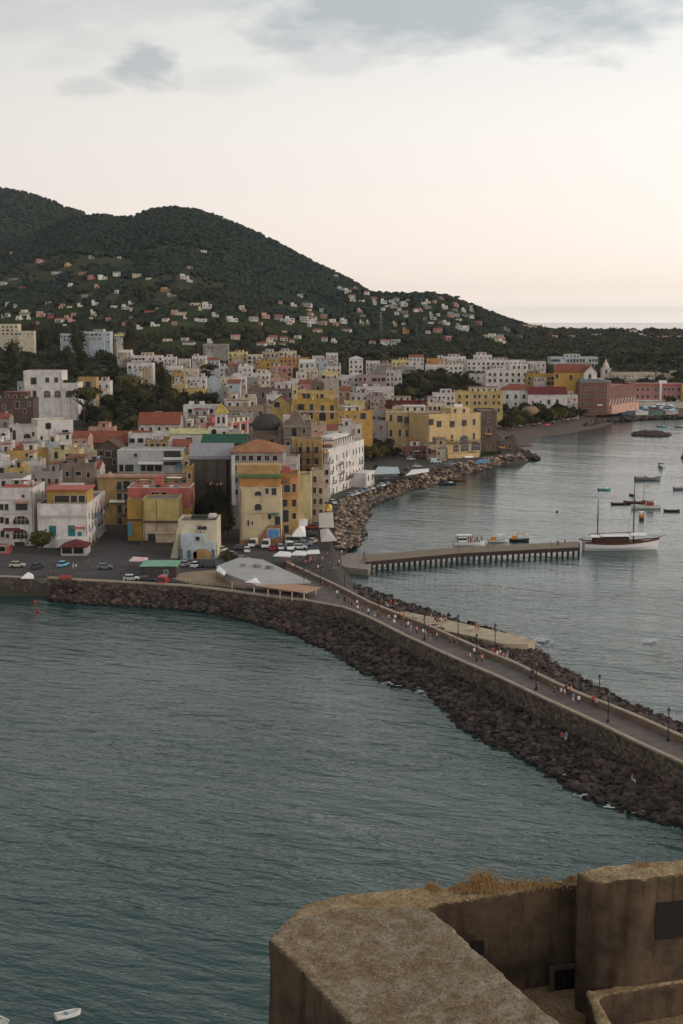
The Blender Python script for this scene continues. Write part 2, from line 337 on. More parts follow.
def balcony(root,x0,x1,z,side='F',W=10,dep=1.1,m=CONC,rail=METAL):
    f=MB(); f.box(x0,x1,-dep,0,z-.18,z); r=MB()
    for t in (x0+.05,x1-.05): r.box(t-.03,t+.03,-dep+.02,-.02,z+.95,z+1.02)
    r.box(x0,x1,-dep+.02,-dep+.07,z+.95,z+1.02)
    n=max(3,int((x1-x0)/.35))
    for i in range(n+1):
        t=x0+.05+(x1-x0-.1)*i/n; r.box(t-.025,t+.025,-dep+.02,-dep+.07,z,z+.95)
    if side=='F': loc,rz=(0,0,0),0
    elif side=='R': loc,rz=(W/2,0,0),math.pi/2
    else: loc,rz=(-W/2,0,0),-math.pi/2
    o=f.build('balcony',m,root,loc=loc,rot=(0,0,rz)); r.build('railing',rail,o)
    return o
NB=[0]; BXY=[]; BOX=[]; HSPEC=[]; ALL=[]
def house(label,x0,x1,yt,Y,wl,d=12,Y1=None,kind='house',cat='house',roof='flat',rc='deck',rh=2.6,grid=None,win=None,st='dark',ww=1.1,wh=1.8,
          side=None,sgrid=None,z0=None,clutter=True,lower=None,group=None,top_band=None,balc=None,fl=3.5,first=2.4,parapet=.7,wm=None,annex=None):
    if annex is None: annex=(win is None and kind in('house','hotel','apartment_block','villa','long_house') and roof=='flat' and Y<1450 and Y1 is None)
    Y1=Y1 or Y; P0=at_Y(x0,yt,Y); P1=at_Y(x1,yt,Y1); zt=(P0.z+P1.z)/2
    dx,dy=P1.x-P0.x,P1.y-P0.y; W=math.hypot(dx,dy); rz=math.atan2(dy,dx); c=Vector(((P0.x+P1.x)/2,(P0.y+P1.y)/2,0))
    n=Vector((-dy,dx,0))/W
    cs=[P0,P1,P0+n*d,P1+n*d]; gz=[tz(p.x,p.y) for p in cs]
    g=(min(gz) if z0 is None else z0); base=g-.6; front_g=min(gz[0],gz[1]) if z0 is None else z0
    Ht=zt-base; BXY.append((c.x+n.x*d/2,c.y+n.y*d/2,max(W,d)/2)); BOX.append((c.x,c.y,rz,W/2,d)); NB[0]+=1
    root=empty(kind,(c.x,c.y,base),rz); tag(root,label,cat,group); ALL.append(root)
    hw=W/2; m=wm or wall(wl); r=random.Random(NB[0]*13+5)
    wmb=MB(); par=parapet if roof=='flat' else 0
    if roof in('flat','gable','hip','pyr','dome'):
        bodytop=Ht-par
        if lower:   # lower storeys in another plaster
            zc=at_Y(x0,lower[0],Y).z-base; lm=MB(); lm.box(-hw,hw,0,d,0,zc); lm.build('lower_storeys',wall(lower[1]),root); wmb.box(-hw,hw,0,d,zc,bodytop)
        else: wmb.box(-hw,hw,0,d,0,bodytop)
        if par:
            t=.28
            wmb.box(-hw,hw,0,t,bodytop,Ht); wmb.box(-hw,hw,d-t,d,bodytop,Ht); wmb.box(-hw,-hw+t,t,d-t,bodytop,Ht); wmb.box(hw-t,hw,t,d-t,bodytop,Ht)
    if roof=='gable':   # ridge runs left-right; gable ends are wall
        wmb.xprism([(0,Ht),(d,Ht),(d/2,Ht+rh)],-hw+.02,hw-.02)
    if roof=='front':   # ridge runs away from the viewer
        wmb.box(-hw,hw,0,d,0,Ht); wmb.yprism([(-hw,Ht),(hw,Ht),(0,Ht+rh)],0.02,d-.02)
    wmb.build('wall',m,root)
    o=.4
    if roof=='flat':
        rf=MB(); rf.box(-hw+.28,hw-.28,.28,d-.28,Ht-par+.003,Ht-par+.12); ro=rf.build('roof',roofm(rc),root)
        cp=MB(); e=.07; cp.box(-hw-e,hw+e,-e,.35,Ht+.002,Ht+.10); cp.box(-hw-e,hw+e,d-.35,d+e,Ht+.002,Ht+.10); cp.box(-hw-e,-hw+.35,.35,d-.35,Ht+.002,Ht+.10); cp.box(hw-.35,hw+e,.35,d-.35,Ht+.002,Ht+.10)
        cp.build('coping',FRAME if wl in('white','offwhite','paleblue','coral','pink') else wall(wl),root)
    elif roof=='gable':
        rf=MB(); k=rh/(d/2); y=o
        rf.xprism([(-o,Ht-o*k+.02),(d/2,Ht+rh+.02),(d+o,Ht-o*k+.02),(d+o,Ht-o*k+.22),(d/2,Ht+rh+.24),(-o,Ht-o*k+.22)],-hw-o*.5,hw+o*.5); ro=rf.build('roof',roofm(rc),root)
    elif roof=='front':
        rf=MB(); k=rh/hw
        rf.yprism([(-hw-o,Ht-o*k+.02),(0,Ht+rh+.02),(hw+o,Ht-o*k+.02),(hw+o,Ht-o*k+.22),(0,Ht+rh+.24),(-hw-o,Ht-o*k+.22)],-.3,d+.3); ro=rf.build('roof',roofm(rc),root)
    elif roof in('hip','pyr'):
        rf=MB(); i=min(hw*.95,d/2) if roof=='hip' else hw; 
        if roof=='hip': rg=[(-hw+i,d/2),(hw-i,d/2)]
        else: rg=[(-.05,d/2),(.05,d/2)]
        vs=[(-hw-o,-o,Ht+.01),(hw+o,-o,Ht+.01),(hw+o,d+o,Ht+.01),(-hw-o,d+o,Ht+.01),(-hw-o,-o,Ht+.2),(hw+o,-o,Ht+.2),(hw+o,d+o,Ht+.2),(-hw-o,d+o,Ht+.2),(rg[0][0],rg[0][1],Ht+rh),(rg[1][0],rg[1][1],Ht+rh)]
        rf.add(vs,[(0,3,2,1),(0,1,5,4),(1,2,6,5),(2,3,7,6),(3,0,4,7),(4,5,9,8),(6,7,8,9),(5,6,9),(7,4,8)]); ro=rf.build('roof',roofm(rc),root)
    if Y<760 and W>7:
        for q in range(r.randint(1,2)):
            x=r.choice([-hw+.35,hw-.35,r.uniform(-hw*.6,hw*.6)]); c2=MB(); c2.tube((x,-.12,.3),(x,-.12,Ht-par-.1),.08,n=5); c2.build('drainpipe',r.choice([wall('grey'),wall('brown'),METAL]),root)
    if Y<1000 and W>7 and kind not in('bell_tower','domed_church','church_tower','kiosk','hut','veranda') and r.random()<.6:
        w_=r.uniform(1.2,2.4); x=r.uniform(-hw+w_,hw-w_) if hw>w_ else 0; z=r.uniform(.25,.7)*Ht; c2=MB(); c2.add([(x-w_,0,z),(x+w_,0,z),(x+w_,-1.5,z-.6),(x-w_,-1.5,z-.6),(x-w_,0,z-.08),(x+w_,0,z-.08),(x+w_,-1.5,z-.68),(x-w_,-1.5,z-.68)],[(0,1,2,3),(4,7,6,5),(0,4,5,1),(1,5,6,2),(2,6,7,3),(3,7,4,0)])
        c2.build('awning',r.choice([wall('orange'),wall('beige'),wall('maroon'),wall('greenwall'),WHITE,wall('salmon')]),root)
    if clutter and roof=='flat' and Y<1100 and W>5:
        k=r.randint(2,5) if Y<760 else r.randint(1,3)
        for q in range(k):
            x=r.uniform(-hw+1.2,hw-1.2); y=r.uniform(1.5,max(1.6,d-2)); t=r.random(); c2=MB(); zz=Ht-par+.13
            if t<.4: ch_=r.uniform(1.1,1.8); c2.box(x-.35,x+.35,y-.35,y+.35,zz,zz+ch_); c2.box(x-.45,x+.45,y-.45,y+.45,zz+ch_-.002,zz+ch_+.12); c2.build('chimney',wall('offwhite'),ro)
            elif t<.65 and W>7: c2.box(x-1.2,x+1.2,y,y+2,zz,zz+2.3); c2.build('stair_hut',m,ro)
            elif t<.8: c2.lathe(x,y,[(.55,zz),(.6,zz+.1),(.6,zz+1.1),(.3,zz+1.3)],10); c2.build('water_tank',mat('tank_plastic',(150,160,168)),ro)
            elif t<.9 and W>6:
                w_=r.uniform(1.2,2.2); c2.box(x-w_,x+w_,y-.2,y+2.4,zz+2.1,zz+2.2); pg=c2.build('roof_awning',r.choice([WHITE,wall('salmon'),wall('beige'),mat('canopy_brown',(150,116,98))]),ro)
                for ax in (x-w_+.1,x+w_-.1): c2=MB(); c2.tube((ax,y,zz),(ax,y,zz+2.1),.05,n=4); c2.build('post',METAL,pg)
            elif t<.96:
                for q2 in range(4): c2.box(x-1.2+q2*.6,x-.8+q2*.6,y,y+.4,zz,zz+r.uniform(.5,1.0)) if q2==0 else None
                c2.build('roof_planter',mat('foliage_dark',(52,58,36),scale=.6,amt=.5),ro)
            else:
                c2.tube((x,y,zz),(x,y,zz+3),.04); c2.box(x-.7,x+.7,y-.02,y+.02,zz+2.6,zz+2.66); c2.box(x-.5,x+.5,y-.02,y+.02,zz+2.3,zz+2.36); c2.build('antenna',METAL,ro)
    if roof=='flat' and W>6 and d>6 and Y<1450 and (annex or clutter) and cat!='bell tower' and r.random()<.62:
        rw=W*r.uniform(.3,.6); rx=r.uniform(-hw+.4,hw-rw-.4); rh_=r.uniform(2.2,3.2); y0_=r.uniform(1.2,d*.45); c2=MB(); z_=Ht-par+.13; c2.box(rx,rx+rw,y0_,d-.4,z_,z_+rh_); rr_=c2.build('roof_room',r.choice([m,m,wall('white'),wall('offwhite'),wall('cream')]),root)
        c2=MB(); c2.box(rx-.15,rx+rw+.15,y0_-.5,d-.25,z_+rh_+.002,z_+rh_+.16); c2.build('roof_slab',roofm(r.choice(['deck','white','terracotta','pinkdeck'])),rr_)
        for b in range(max(1,int(rw/3))):
            wd=put_window(rr_,rx+rw*(b+.5)/max(1,int(rw/3)),z_+1.3,1.2,1.6,r.choice(['dark','closed','brclosed'])); wd.location.y=y0_
    if clutter and roof in('gable','hip') and W>7 and Y<1100:
        c2=MB(); c2.box(hw*.45,hw*.45+.7,d*.5,d*.5+.7,Ht+rh*.4,Ht+rh+.9); c2.build('chimney',wall('offwhite'),ro)
    near=True
    def loc(px,py):
        s=(px-x0)/(x1-x0); return (-hw+s*W, at_Y(px,py,Y+(Y1-Y)*s).z-base)
    if grid:
        rows,cols=grid; rows=min(rows,2) if (Y>1000 and cat=='house') else min(rows,3) if Y>1000 else rows
        for a in range(rows):
            z=Ht-par-first-a*fl
            if z-wh/2<(front_g-base)+.3: break
            for b in range(cols):
                if r.random()<.17: continue
                x=-hw+W*(b+.5)/cols+r.uniform(-.15,.15)
                if W/cols<ww+.5: continue
                s2=(r.choice(['dark','dark','closed','shut','brclosed','dark']) if st=='dark' else st) if isinstance(st,str) else r.choice(st)
                if Y<1000 and W/cols>3 and r.random()<.16: balcony(root,x-1.25,x+1.25,z-wh/2-.25)
                put_window(root,x,z+r.uniform(-.1,.1),ww*r.choice((.9,1,1)),wh*r.choice((1,1,1.12)),s2)
    if annex and W>5 and Ht>6:
        for q in range(r.randint(1,2)):
            aw=W*r.uniform(.25,.6); ax=r.uniform(-hw+.2,hw-aw-.2); dz=r.uniform(1.5,4.5); ad=r.uniform(2,4.5); za=max(2.6,Ht-par-dz-q*3); a2=MB(); a2.box(ax,ax+aw,-ad-q*.3,-.003,0,za); ao=a2.build('annex',r.choice([m,m,wall('offwhite'),wall('beige')]),root)
            a2=MB(); a2.box(ax-.08,ax+aw+.08,-ad-q*.3-.08,-.004,za+.002,za+.16); a2.build('annex_roof',roofm(r.choice(['deck','white','pinkdeck'])),ao)
            for b in range(int(aw/2.6)):
                wd=put_window(ao,ax+1.3+b*2.6,za-1.6,1.0,1.3,r.choice(['dark','closed','brclosed'])); wd.location.y=-ad-q*.3
        if r.random()<.5: b_=r.uniform(-hw+1.4,hw-1.4); balcony(root,b_-1.3,b_+1.3,max(3,Ht-par-3.6))
    if win:
        for wn in win:
            px,py=wn[0],wn[1]; s2=wn[2] if len(wn)>2 else st; w_=wn[3] if len(wn)>3 else ww; h_=wn[4] if len(wn)>4 else wh
            x,z=loc(px,py); x=max(-hw+w_/2+.25,min(hw-w_/2-.25,x)); put_window(root,x,z,w_,h_,s2)
    if side and sgrid:
        rows,cols=sgrid
        for a in range(rows):
            z=Ht-par-first-a*fl
            if z-wh/2<(front_g-base)+.3: break
            for b in range(cols):
                if r.random()<.12: continue
                y=d*(b+.5)/cols
                put_window(root,y,z,ww,wh,st if isinstance(st,str) else r.choice(st),side,W,d)
                if balc and side in balc and r.random()<.7: balcony(root,y-1.3,y+1.3,z-wh/2-.2,side,W) if side=='R' else None
    HSPEC.append((x0,x1,yt,Y,Ht-(front_g-base),W,kind,Y1!=Y,c.x,c.y))
    info=dict(W=W,hw=hw,d=d,Ht=Ht,base=base,loc=loc,par=par,g=front_g-base,root=root,roof=ro,Y=Y)
    return info
HL=[]
def part(I,name,px0,px1,py0,py1,m,y0=-.5,y1=0.0,parent=None):
    """a box on or before the front face, given by the pixels it covers there"""
    a=I['loc'](px0,py0); b=I['loc'](px1,py1); mb=MB(); mb.box(a[0],b[0],y0,y1,b[1],a[1]); return mb.build(name,m,parent or I['root'])
def pergola(I,px0,px1,py,h,dep,m,y0=1.0,name='roof_awning'):
    a=I['loc'](px0,py); b=I['loc'](px1,py); z=a[1]; mb=MB(); mb.box(a[0],b[0],y0,y0+dep,z,z+.12)
    o=mb.build(name,m,I['root']); p=MB(); zb=I['Ht']-I['par']+.12 if h is None else z-h
    for x in (a[0]+.1,b[0]-.1):
        for y in (y0+.1,y0+dep-.1): MB().box(x-.06,x+.06,y-.06,y+.06,zb,z-.002).build('post',METAL,o)
    return o
def dome(root,x,y,z,r,h,m,name='dome',n=20,parent=None):
    mb=MB(); pr=[(r*math.cos(t),z+h*math.sin(t)) for t in [math.pi/2*i/8 for i in range(8)]]+[(.05,z+h)]; mb.lathe(x,y,pr,n); return mb.build(name,m,parent or root,smooth=True)
# ================================================================ the town, front row to back
I=house('white four storey block with arched loggias and pink roof terrace at left edge of quay',-22,33,488,404,'white',d=16,kind='apartment_block',cat='apartment building',rc='pinkdeck',
  win=[(1,507,'dark'),(6,507,'dark'),(1,520,'dark'),(6,521,'dark'),(21,506,'dark',3.4,2.4),(20,520,'arch_big',4.6,2.4),(19,534,'arch_big',4.2,2.8),(1,534,'dark'),(6,536,'dark',.9,1.1),(23,496,'dark',.8,.8),(-8,507),(-8,520),(-14,534),(18,546,'closed',3,2.4),(-3,547,'closed',2,2.2)],side='R',sgrid=(3,2))
part(I,'awning',15,28,501,503,mat('awning_pink',(186,140,124)),-1.3,0); part(I,'terrace_wall',4,27,487.8,484.5,wall('coral'),.5,.8)
part(I,'cornice',-21.8,32.8,499,499.8,FRAME,-.25,-.002); part(I,'string_course',-21.8,32.8,513,513.8,FRAME,-.2,-.002)
pergola(I,10,25,481,None,6,WHITE,3)
I=house('white block with yellow penthouse, teal shutters and clothes on its side balconies',37,87,504,400,'white',d=31,kind='apartment_block',cat='apartment building',rc='deck',
  win=[(52,531,'teal',2.0,3.0),(71,531,'teal',2.0,3.2),(79,534,'teal',1.2,1.2)],side='R',sgrid=(4,6),balc='R',st=['brclosed','dark','closed'],first=3.0)
part(I,'setback_wall',40,86.5,504.5,515.5,wall('white'),-.35,-.002); part(I,'string_course',37.2,87,516,516.8,FRAME,-.5,-.36)
pen=MB(); a=I['loc'](46,503.6); b=I['loc'](86,491); z=I['Ht']-.6
pen.box(a[0],b[0],1.5,12,z,b[1]); po=pen.build('penthouse',wall('mustard'),I['root'])
pr=MB(); pr.box(a[0]-.5,b[0]+.6,.8,13,b[1]+.002,b[1]+.35); pr.build('penthouse_roof',wall('coral'),po)
for px,w in ((61,4.2),(73,1.8),(81,1.8)):
    q=I['loc'](px,498.5); wnd=put_window(po,q[0],q[1]-.3,w,2.0,'dark'); wnd.location.y=1.5
pt=MB(); q=I['loc'](53,494.5); q0=I['loc'](41,494.5)
pt.box(q0[0],I['loc'](46,494)[0]-.1,.6,6,q0[1],q0[1]+.15); pt.build('side_canopy',mat('canopy_brown',(150,116,98)),po)
pt=MB(); n=14; z=I['Ht']
for i in range(n+1): x=-I['hw']+.2+(I['W']-.4)*i/n; pt.box(x-.03,x+.03,.1,.16,z,z+1.0)
pt.box(-I['hw']+.1,I['hw']-.1,.08,.17,z+1,z+1.07); pt.build('roof_railing',METAL,I['root'])
for y,z,c in ((9,9.5,(70,130,180)),(15,12.5,(190,80,90)),(21,8.8,(226,226,226)),(5,6.2,(210,210,214))):
    l=MB(); l.box(I['hw']+1.15,I['hw']+1.2,y-.9,y+.9,z-1.6,z); l.build('laundry',mat('cloth%d'%c[0],c),I['root'])
part(I,'door_hood',71,85,527,528.2,wall('coral'),-.8,-.002)
part(I,'terrace',58,86,536,545,wall('white'),-5,-.002)
# red roofed veranda before it
I=house('low veranda with dark red tiled roof before the white block with teal shutters',61,86,547.5,386,'offwhite',d=7,kind='veranda',cat='veranda',roof='hip',rc='red',rh=1.8,clutter=False,win=[(67,550.5,'dark',3,1.8),(78,550.5,'dark',3,1.8)])
I=house('small red canopied kiosk at left edge of the quay below the arched loggias',-6,9,545.5,389,'coral',d=4,kind='kiosk',cat='kiosk',roof='flat',rc='red',clutter=False,win=[(1,549,'dark',2.4,1.4)])
I=house('tall ochre block with orange cornice and balconies rising behind coral roof terrace',98,187,478,446,'ochre',d=14,kind='apartment_block',cat='apartment building',rc='deck',parapet=.5,
  win=[(119,486,'closed',1.6,2.8),(126.5,486,'closed',2.2,3.4),(119,497,'closed',1.5,2.4),(126.5,498,'closed',1.8,2.8),(119,509,'closed',1.4,2.4),(126,510,'closed'),(119,521,'closed',1.4,2.2),(185,484,'closed',1.4,2.4),(176,484,'dark'),(166,484,'dark'),(150,484,'dark'),(138,484,'dark')])
part(I,'cornice',97.3,187.8,474.5,477.3,wall('salmon'),-.7,1.0)
for y in (489.5,501,513,524): 
    a=I['loc'](116,y); b=I['loc'](130,y); balcony(I['root'],a[0],b[0],a[1])
I=house('coral red top storey over mustard floors with white parapet and small paired windows',127,190,488,420,'coral',d=13,kind='apartment_block',cat='apartment building',lower=(508,'mustard'),rc='pinkdeck',
  win=[(153,494,'dark',1.0,1.2),(156.5,494,'dark',1.0,1.2),(164,494,'dark',1.6,1.2),(180,510,'closed',1.1,2.6),(184,522,'dark')],side='R',sgrid=(3,2),parapet=.4)
mb=MB(); a=I['loc'](152,487); b=I['loc'](160,478.5); mb.box(a[0],b[0],5,9,I['Ht']-.3,b[1]); mb.build('chimney_block',wall('coral'),I['root'])
for k in range(7):
    mb=MB(); x=I['loc'](138+k*6.3,486)[0]; w_=rnd.uniform(.5,1.0); mb.box(x-w_,x+w_,2+k%3,3.4+k%3,I['Ht']-.29,I['Ht']+rnd.uniform(.3,.9)); mb.build('terrace_planter',[wall('coral'),wall('white'),wall('mauve'),mat('foliage_dark',(52,58,36),scale=.6,amt=.5)][k%4],I['root'])
I=house('blank olive yellow annex with white parapet above a beige ground storey',142.5,178,499,408,'olive',d=10,kind='house_annex',cat='house',lower=(522,'beige'),clutter=False,win=[(151,538,'closed',2.2,2.6),(163,537.5,'dark',1.0,1.4)],parapet=.35)
part(I,'ledge',142,178,520.6,522.6,wall('brown'),-.5,-.002); part(I,'porch_roof',155,174,531.5,533,wall('beige'),-2.4,-.002); part(I,'porch',156,173.5,533.2,543,wall('beige'),-2.2,-.002)
I=house('narrow mustard wing with drainpipes and hanging blue sheets left of the blank olive annex',127,142,500,413,'mustard',d=8,kind='house_wing',cat='house',clutter=False,win=[(137,546,'dark',2.0,1.4)],parapet=.3)
part(I,'ledge',126.5,142,519,520.4,wall('brown'),-.5,-.002)
mb=MB(); mb.box(I['hw']*-.9,I['hw']*-.35,-1.3,-1.2,2.2,6.2); mb.build('hanging_sheet',mat('cloth_blue',(92,140,170)),I['root']); 
I=house('dark stone store with blackened wall below the beige porch',140,177,543,403,'darkgrey',d=4,kind='store_house',cat='shed',clutter=False,win=[(150,549,'dark',1.4,1.2)])
I=house('pale yellow house with rounded side buttress, white annex and blocked arch',178,217,521,383,'cream',d=12,kind='house',lower=None,win=[(202,528,'dark',2.6,1.0)],parapet=.6,clutter=False)
mb=MB(); q=I['W']; mb.add([(-I['hw']-2.2,-1.2,0),(-I['hw'],-1.2,0),(-I['hw'],7,0),(-I['hw']-2.2,7,0),(-I['hw']-.2,-.1,I['Ht']-2),(-I['hw'],-.1,I['Ht']-2),(-I['hw'],6,I['Ht']-2),(-I['hw']-.2,6,I['Ht']-2)],[(0,3,2,1),(4,5,6,7),(0,1,5,4),(1,2,6,5),(2,3,7,6),(3,0,4,7)]); mb.build('buttress',wall('cream'),I['root'])
an=part(I,'white_annex',182,205,533,561,wall('paleblue'),-3.0,-.002)
a=I['loc'](198.5,537); wd=put_window(I['root'],a[0],a[1],1.1,1.1,'dark'); wd.location.y=-3.0
a=I['loc'](203,553); wd=put_window(I['root'],a[0],a[1]-.2,5.2,3.8,'arch'); wd.location.y=-3.02; wd.children[0].data=wd.children[0].data.copy(); wd.children[0].data.materials[0]=wall('ochre'); wd.children[0].name='blocked_arch'; wd.children[0].data.name='blocked_arch'
part(I,'arch_wall',205,215,541,561,wall('paleblue'),-2.98,-.002); part(I,'roof_shed',207,214,517,520,wall('white'),5,8); part(I,'terrace_plants',190,206,517.5,520.3,mat('foliage_dark',(52,58,36)),3,6)
mb=MB()
for x in (-4.8,-2.6,-1.0,3.9): mb.box(x,x+1.0,-3.05,-3.003,.8,2.6+abs(x)*.2)
mb.build('graffiti_patch',mat('graffiti_grey',(96,112,122),scale=1.4,amt=.6),I['root'])
I=house('dark brown hut with flat mint green roof beside the sea wall',141.5,176,566.5,352,'darkgrey',d=8,kind='hut',cat='hut',clutter=False,roof='hip',rc='mint',rh=.35,win=[(166,574,'teal',.9,2.0)])
# beige corner block by the square
I=house('tall beige corner block with orange attic, green roof edge and blue mural at its foot',239.5,281,487.5,405,'cream',d=14,kind='apartment_block',cat='apartment building',clutter=False,
  win=[(258,493.5,'arch',2.0,1.3),(258,507,'arch',2.0,1.9),(269.5,516,'closed',1.0,1.8),(277.5,520.5,'closed',1.6,2.4),(248,523,'dark',.5,1.6),(252,523,'dark',.5,.9),(267,491,'dark',1.0,1.6),(274,491.5,'closed',1.4,2.0)],parapet=.3,wm=mat('plaster_sand',(204,182,140),rough=.92,scale=.2,amt=.22,streak=.42,bump=.03))
at=MB(); a=I['loc'](239.5,487.3); b=I['loc'](280,478.5); at.box(a[0]+.1,b[0],.5,13,I['Ht']+.1,b[1]); ao=at.build('attic',wall('orange'),I['root'])
g2=MB(); g2.box(a[0]-.1,b[0]+.2,.1,13.2,b[1]+.002,b[1]+.75); g2.build('green_roof_edge',mat('roof_edge_green',(88,106,62),amt=.3),ao)
at=MB(); c=I['loc'](239,476); dd=I['loc'](279,467); at.box(c[0]-1.0,dd[0],5,13,b[1]+.76,dd[1]); at.build('upper_attic',wall('ochre'),ao)
part(I,'string_course',239.5,281,513,513.6,wall('beige'),-.12,-.002)
part(I,'mural_frame',267,279.5,528.2,537.8,wall('offwhite'),-.85,-.7); part(I,'mural',268,278.6,529,537,mat('mural_blue',(70,150,190),scale=.9,amt=.2,col2=(90,84,150)),-.9,-.852)
mb=MB(); x=I['hw']; mb.add([(-x,-1,0),(x,-1,0),(x,-.003,0),(-x,-.003,0),(-x,-.7,2.0),(-x*.1,-.7,2.8),(x*.4,-.7,6.4),(x,-.7,6.6),(-x,-.003,2.0),(-x*.1,-.003,2.8),(x*.4,-.003,6.4),(x,-.003,6.6)],[(0,1,7,6,5,4),(0,4,8,3),(1,2,11,7),(4,5,9,8),(5,6,10,9),(6,7,11,10)]); mb.build('exposed_plinth',mat('plinth_rubble',(150,112,84),scale=.8,amt=.4,bump=.05),I['root'])
I=house('orange tower house with arched window right of the beige corner block',281.5,298,474,412,'orange',d=12,kind='tower_house',cat='house',lower=(498,'ochre'),win=[(287,488.5,'arch',1.9,2.4),(294,488,'dark',1.0,2.6),(284,503,'closed',1.5,2.2),(294,503,'brclosed',1.4,2.2),(284,516,'closed',1.8,3.6),(294,516,'dark'),(286,529,'closed',1.5,2.4)],clutter=False)
a=I['loc'](281.5,481); b=I['loc'](290,481); balcony(I['root'],a[0],b[0],a[1])
mb=MB(); a=I['loc'](282,474); b=I['loc'](290,468); mb.box(a[0],b[0],3,8,I['Ht']-.3,b[1]); mb.build('roof_room',wall('coral'),I['root'])
# hall and pediment house behind
I=house('grey stone facade under a broad ochre tiled hipped roof behind the beige block',231,283,452.5,436,'grey',d=20,kind='palazzo',cat='large house',roof='hip',rc='tile',rh=3.3,clutter=False,win=[(237,458,'dark',1.4,1.6),(244,458,'dark',1.4,1.6),(251,458,'dark',1.4,1.6),(259,458,'dark',1.4,1.6),(267,458,'dark',1.4,1.6),(275,458,'dark',1.4,1.6),(236,468),(243,468),(236,480),(236,492)])
part(I,'corner_pilaster',231.5,235,455,505,wall('white'),-.4,-.002); part(I,'string_course',231,283,463.5,465,FRAME,-.3,-.002); part(I,'lower_roof',250,281,466,470,wall('white'),-3,-.002)
I=house('dark grey windowless hall with stepped lean-to roofs left of the hipped palazzo',189.5,227,460,446,'darkgrey',d=14,kind='hall',cat='hall',clutter=False,rc='slate',parapet=.2,wm=mat('plaster_dark',(100,90,86),scale=.3,amt=.3,streak=.3))
ro=MB(); ro.box(-I['hw']-.6,I['hw']+1.2,-.5,2.5,I['Ht']+.12,I['Ht']+.5); ro.build('eaves_slab',roofm('grey'),I['root'])
q0=I['loc'](0,452)[1]; ro=MB(); ro.add([(-I['hw']-.5,3,I['Ht']+.9),(I['hw']+1.2,3,I['Ht']+.9),(I['hw']+1.2,14,I['Ht']+4.2),(-I['hw']-.5,14,I['Ht']+4.2),(-I['hw']-.5,3,I['Ht']-.3),(I['hw']+1.2,3,I['Ht']-.3),(I['hw']+1.2,14,I['Ht']-.3),(-I['hw']-.5,14,I['Ht']-.3)],[(0,1,2,3),(4,7,6,5),(0,4,5,1),(1,5,6,2),(2,6,7,3),(3,7,4,0)]); ro.build('sloping_roof',mat('roof_corrugated',(140,136,140),scale=.6,amt=.25,bump=.08,bscale=2),I['root'])
for px in (193,204,216,225): part(I,'buttress',px,px+1.4,461,490,wall('brown'),-.6,-.002)
I=house('long hall with dark green pitched roof below the white bell tower',201,246,443.5,474,'brown',d=18,kind='hall',cat='hall',roof='gable',rc='green',rh=2.3,clutter=False,grid=(1,7))
I=house('yellow street house with small windows left of the grey hall by the big tree',186,192,466,438,'ochre',d=14,grid=(4,1),clutter=False)
# bell tower & chapel
I=house('white bell tower with yellow pyramid roof above the green roofed hall',215,226.5,413.5,560,'white',d=5,kind='bell_tower',cat='bell tower',roof='pyr',rc='yellowroof',rh=4.2,clutter=False,win=[(218.5,420,'arch',1.0,2.6),(223.5,420,'arch',1.0,2.6)])
part(I,'cornice',214.3,227.2,413.6,415,FRAME,-.35,-.002); part(I,'cornice',214.6,227,425.5,426.6,FRAME,-.35,-.002)
I=house('white chapel with arched doorway at foot of the bell tower',208,231,428,552,'white',d=9,kind='chapel',cat='chapel',win=[(214,433,'arch',2.0,3.0),(224,434,'dark')],clutter=False)
I=house('coral palazzo with white pilasters right of the bell tower',229,262,421.5,574,'coral',d=12,Y1=592,kind='palazzo',cat='large house',win=[(235,428,'shut',1.2,2.6),(243,427,'shut',1.2,2.6),(250,426,'shut',1.2,2.6),(258,424,'shut',1.2,2.6)],rc='white')
for px in (231,239,246.5,254.5): part(I,'pilaster',px,px+1.3,423,436,FRAME,-.25,-.002)
# domed church
I=house('church with dark ribbed dome and lantern in the old town centre',248,283,436,505,'stone',d=24,kind='domed_church',cat='church',win=[(256,441,'arch'),(272,441,'arch')],clutter=False,z0=4)
X,Yc=0,11.0; Ht=I['Ht']; dr=MB(); dr.lathe(X,Yc,[(6.0,Ht-.5),(6.0,Ht+1.0),(6.3,Ht+1.02),(6.3,Ht+1.5)],24); do=dr.build('drum',wall('stone'),I['root'])
DOME=mat('dome_lead',(74,66,64),scale=.6,amt=.35,bump=.05)
dm=dome(I['root'],X,Yc,Ht+1.5,5.7,5.8,DOME)
for k in range(12):
    a=2*math.pi*k/12; rb=MB()
    pts=[(5.75*math.cos(t),Ht+1.5+5.85*math.sin(t)) for t in [math.pi/2*i/6 for i in range(6)]]
    for (r0,z0_),(r1,z1_) in zip(pts,pts[1:]): rb.tube((X+r0*math.cos(a),Yc+r0*math.sin(a),z0_),(X+r1*math.cos(a),Yc+r1*math.sin(a),z1_),.16,n=4)
    rb.build('rib',DOME,dm)
la=MB(); z=Ht+7.1; la.lathe(X,Yc,[(1.5,z),(1.6,z+.3),(1.15,z+.35),(1.15,z+2.8),(1.5,z+2.85),(1.4,z+3.2),(.8,z+4.1),(.1,z+4.6),(.04,z+5.8)],10); la.build('lantern',wall('stone'),I['root'])
for x in (-I['hw']+1,I['hw']-1): 
    b2=MB(); b2.box(x-.8,x+.8,.3,1.9,Ht,Ht+2.2); b2.lathe(x,1.1,[(.8,Ht+2.2),(.5,Ht+2.9),(.05,Ht+3.6)],8); b2.build('corner_pinnacle',wall('stone'),I['root'])
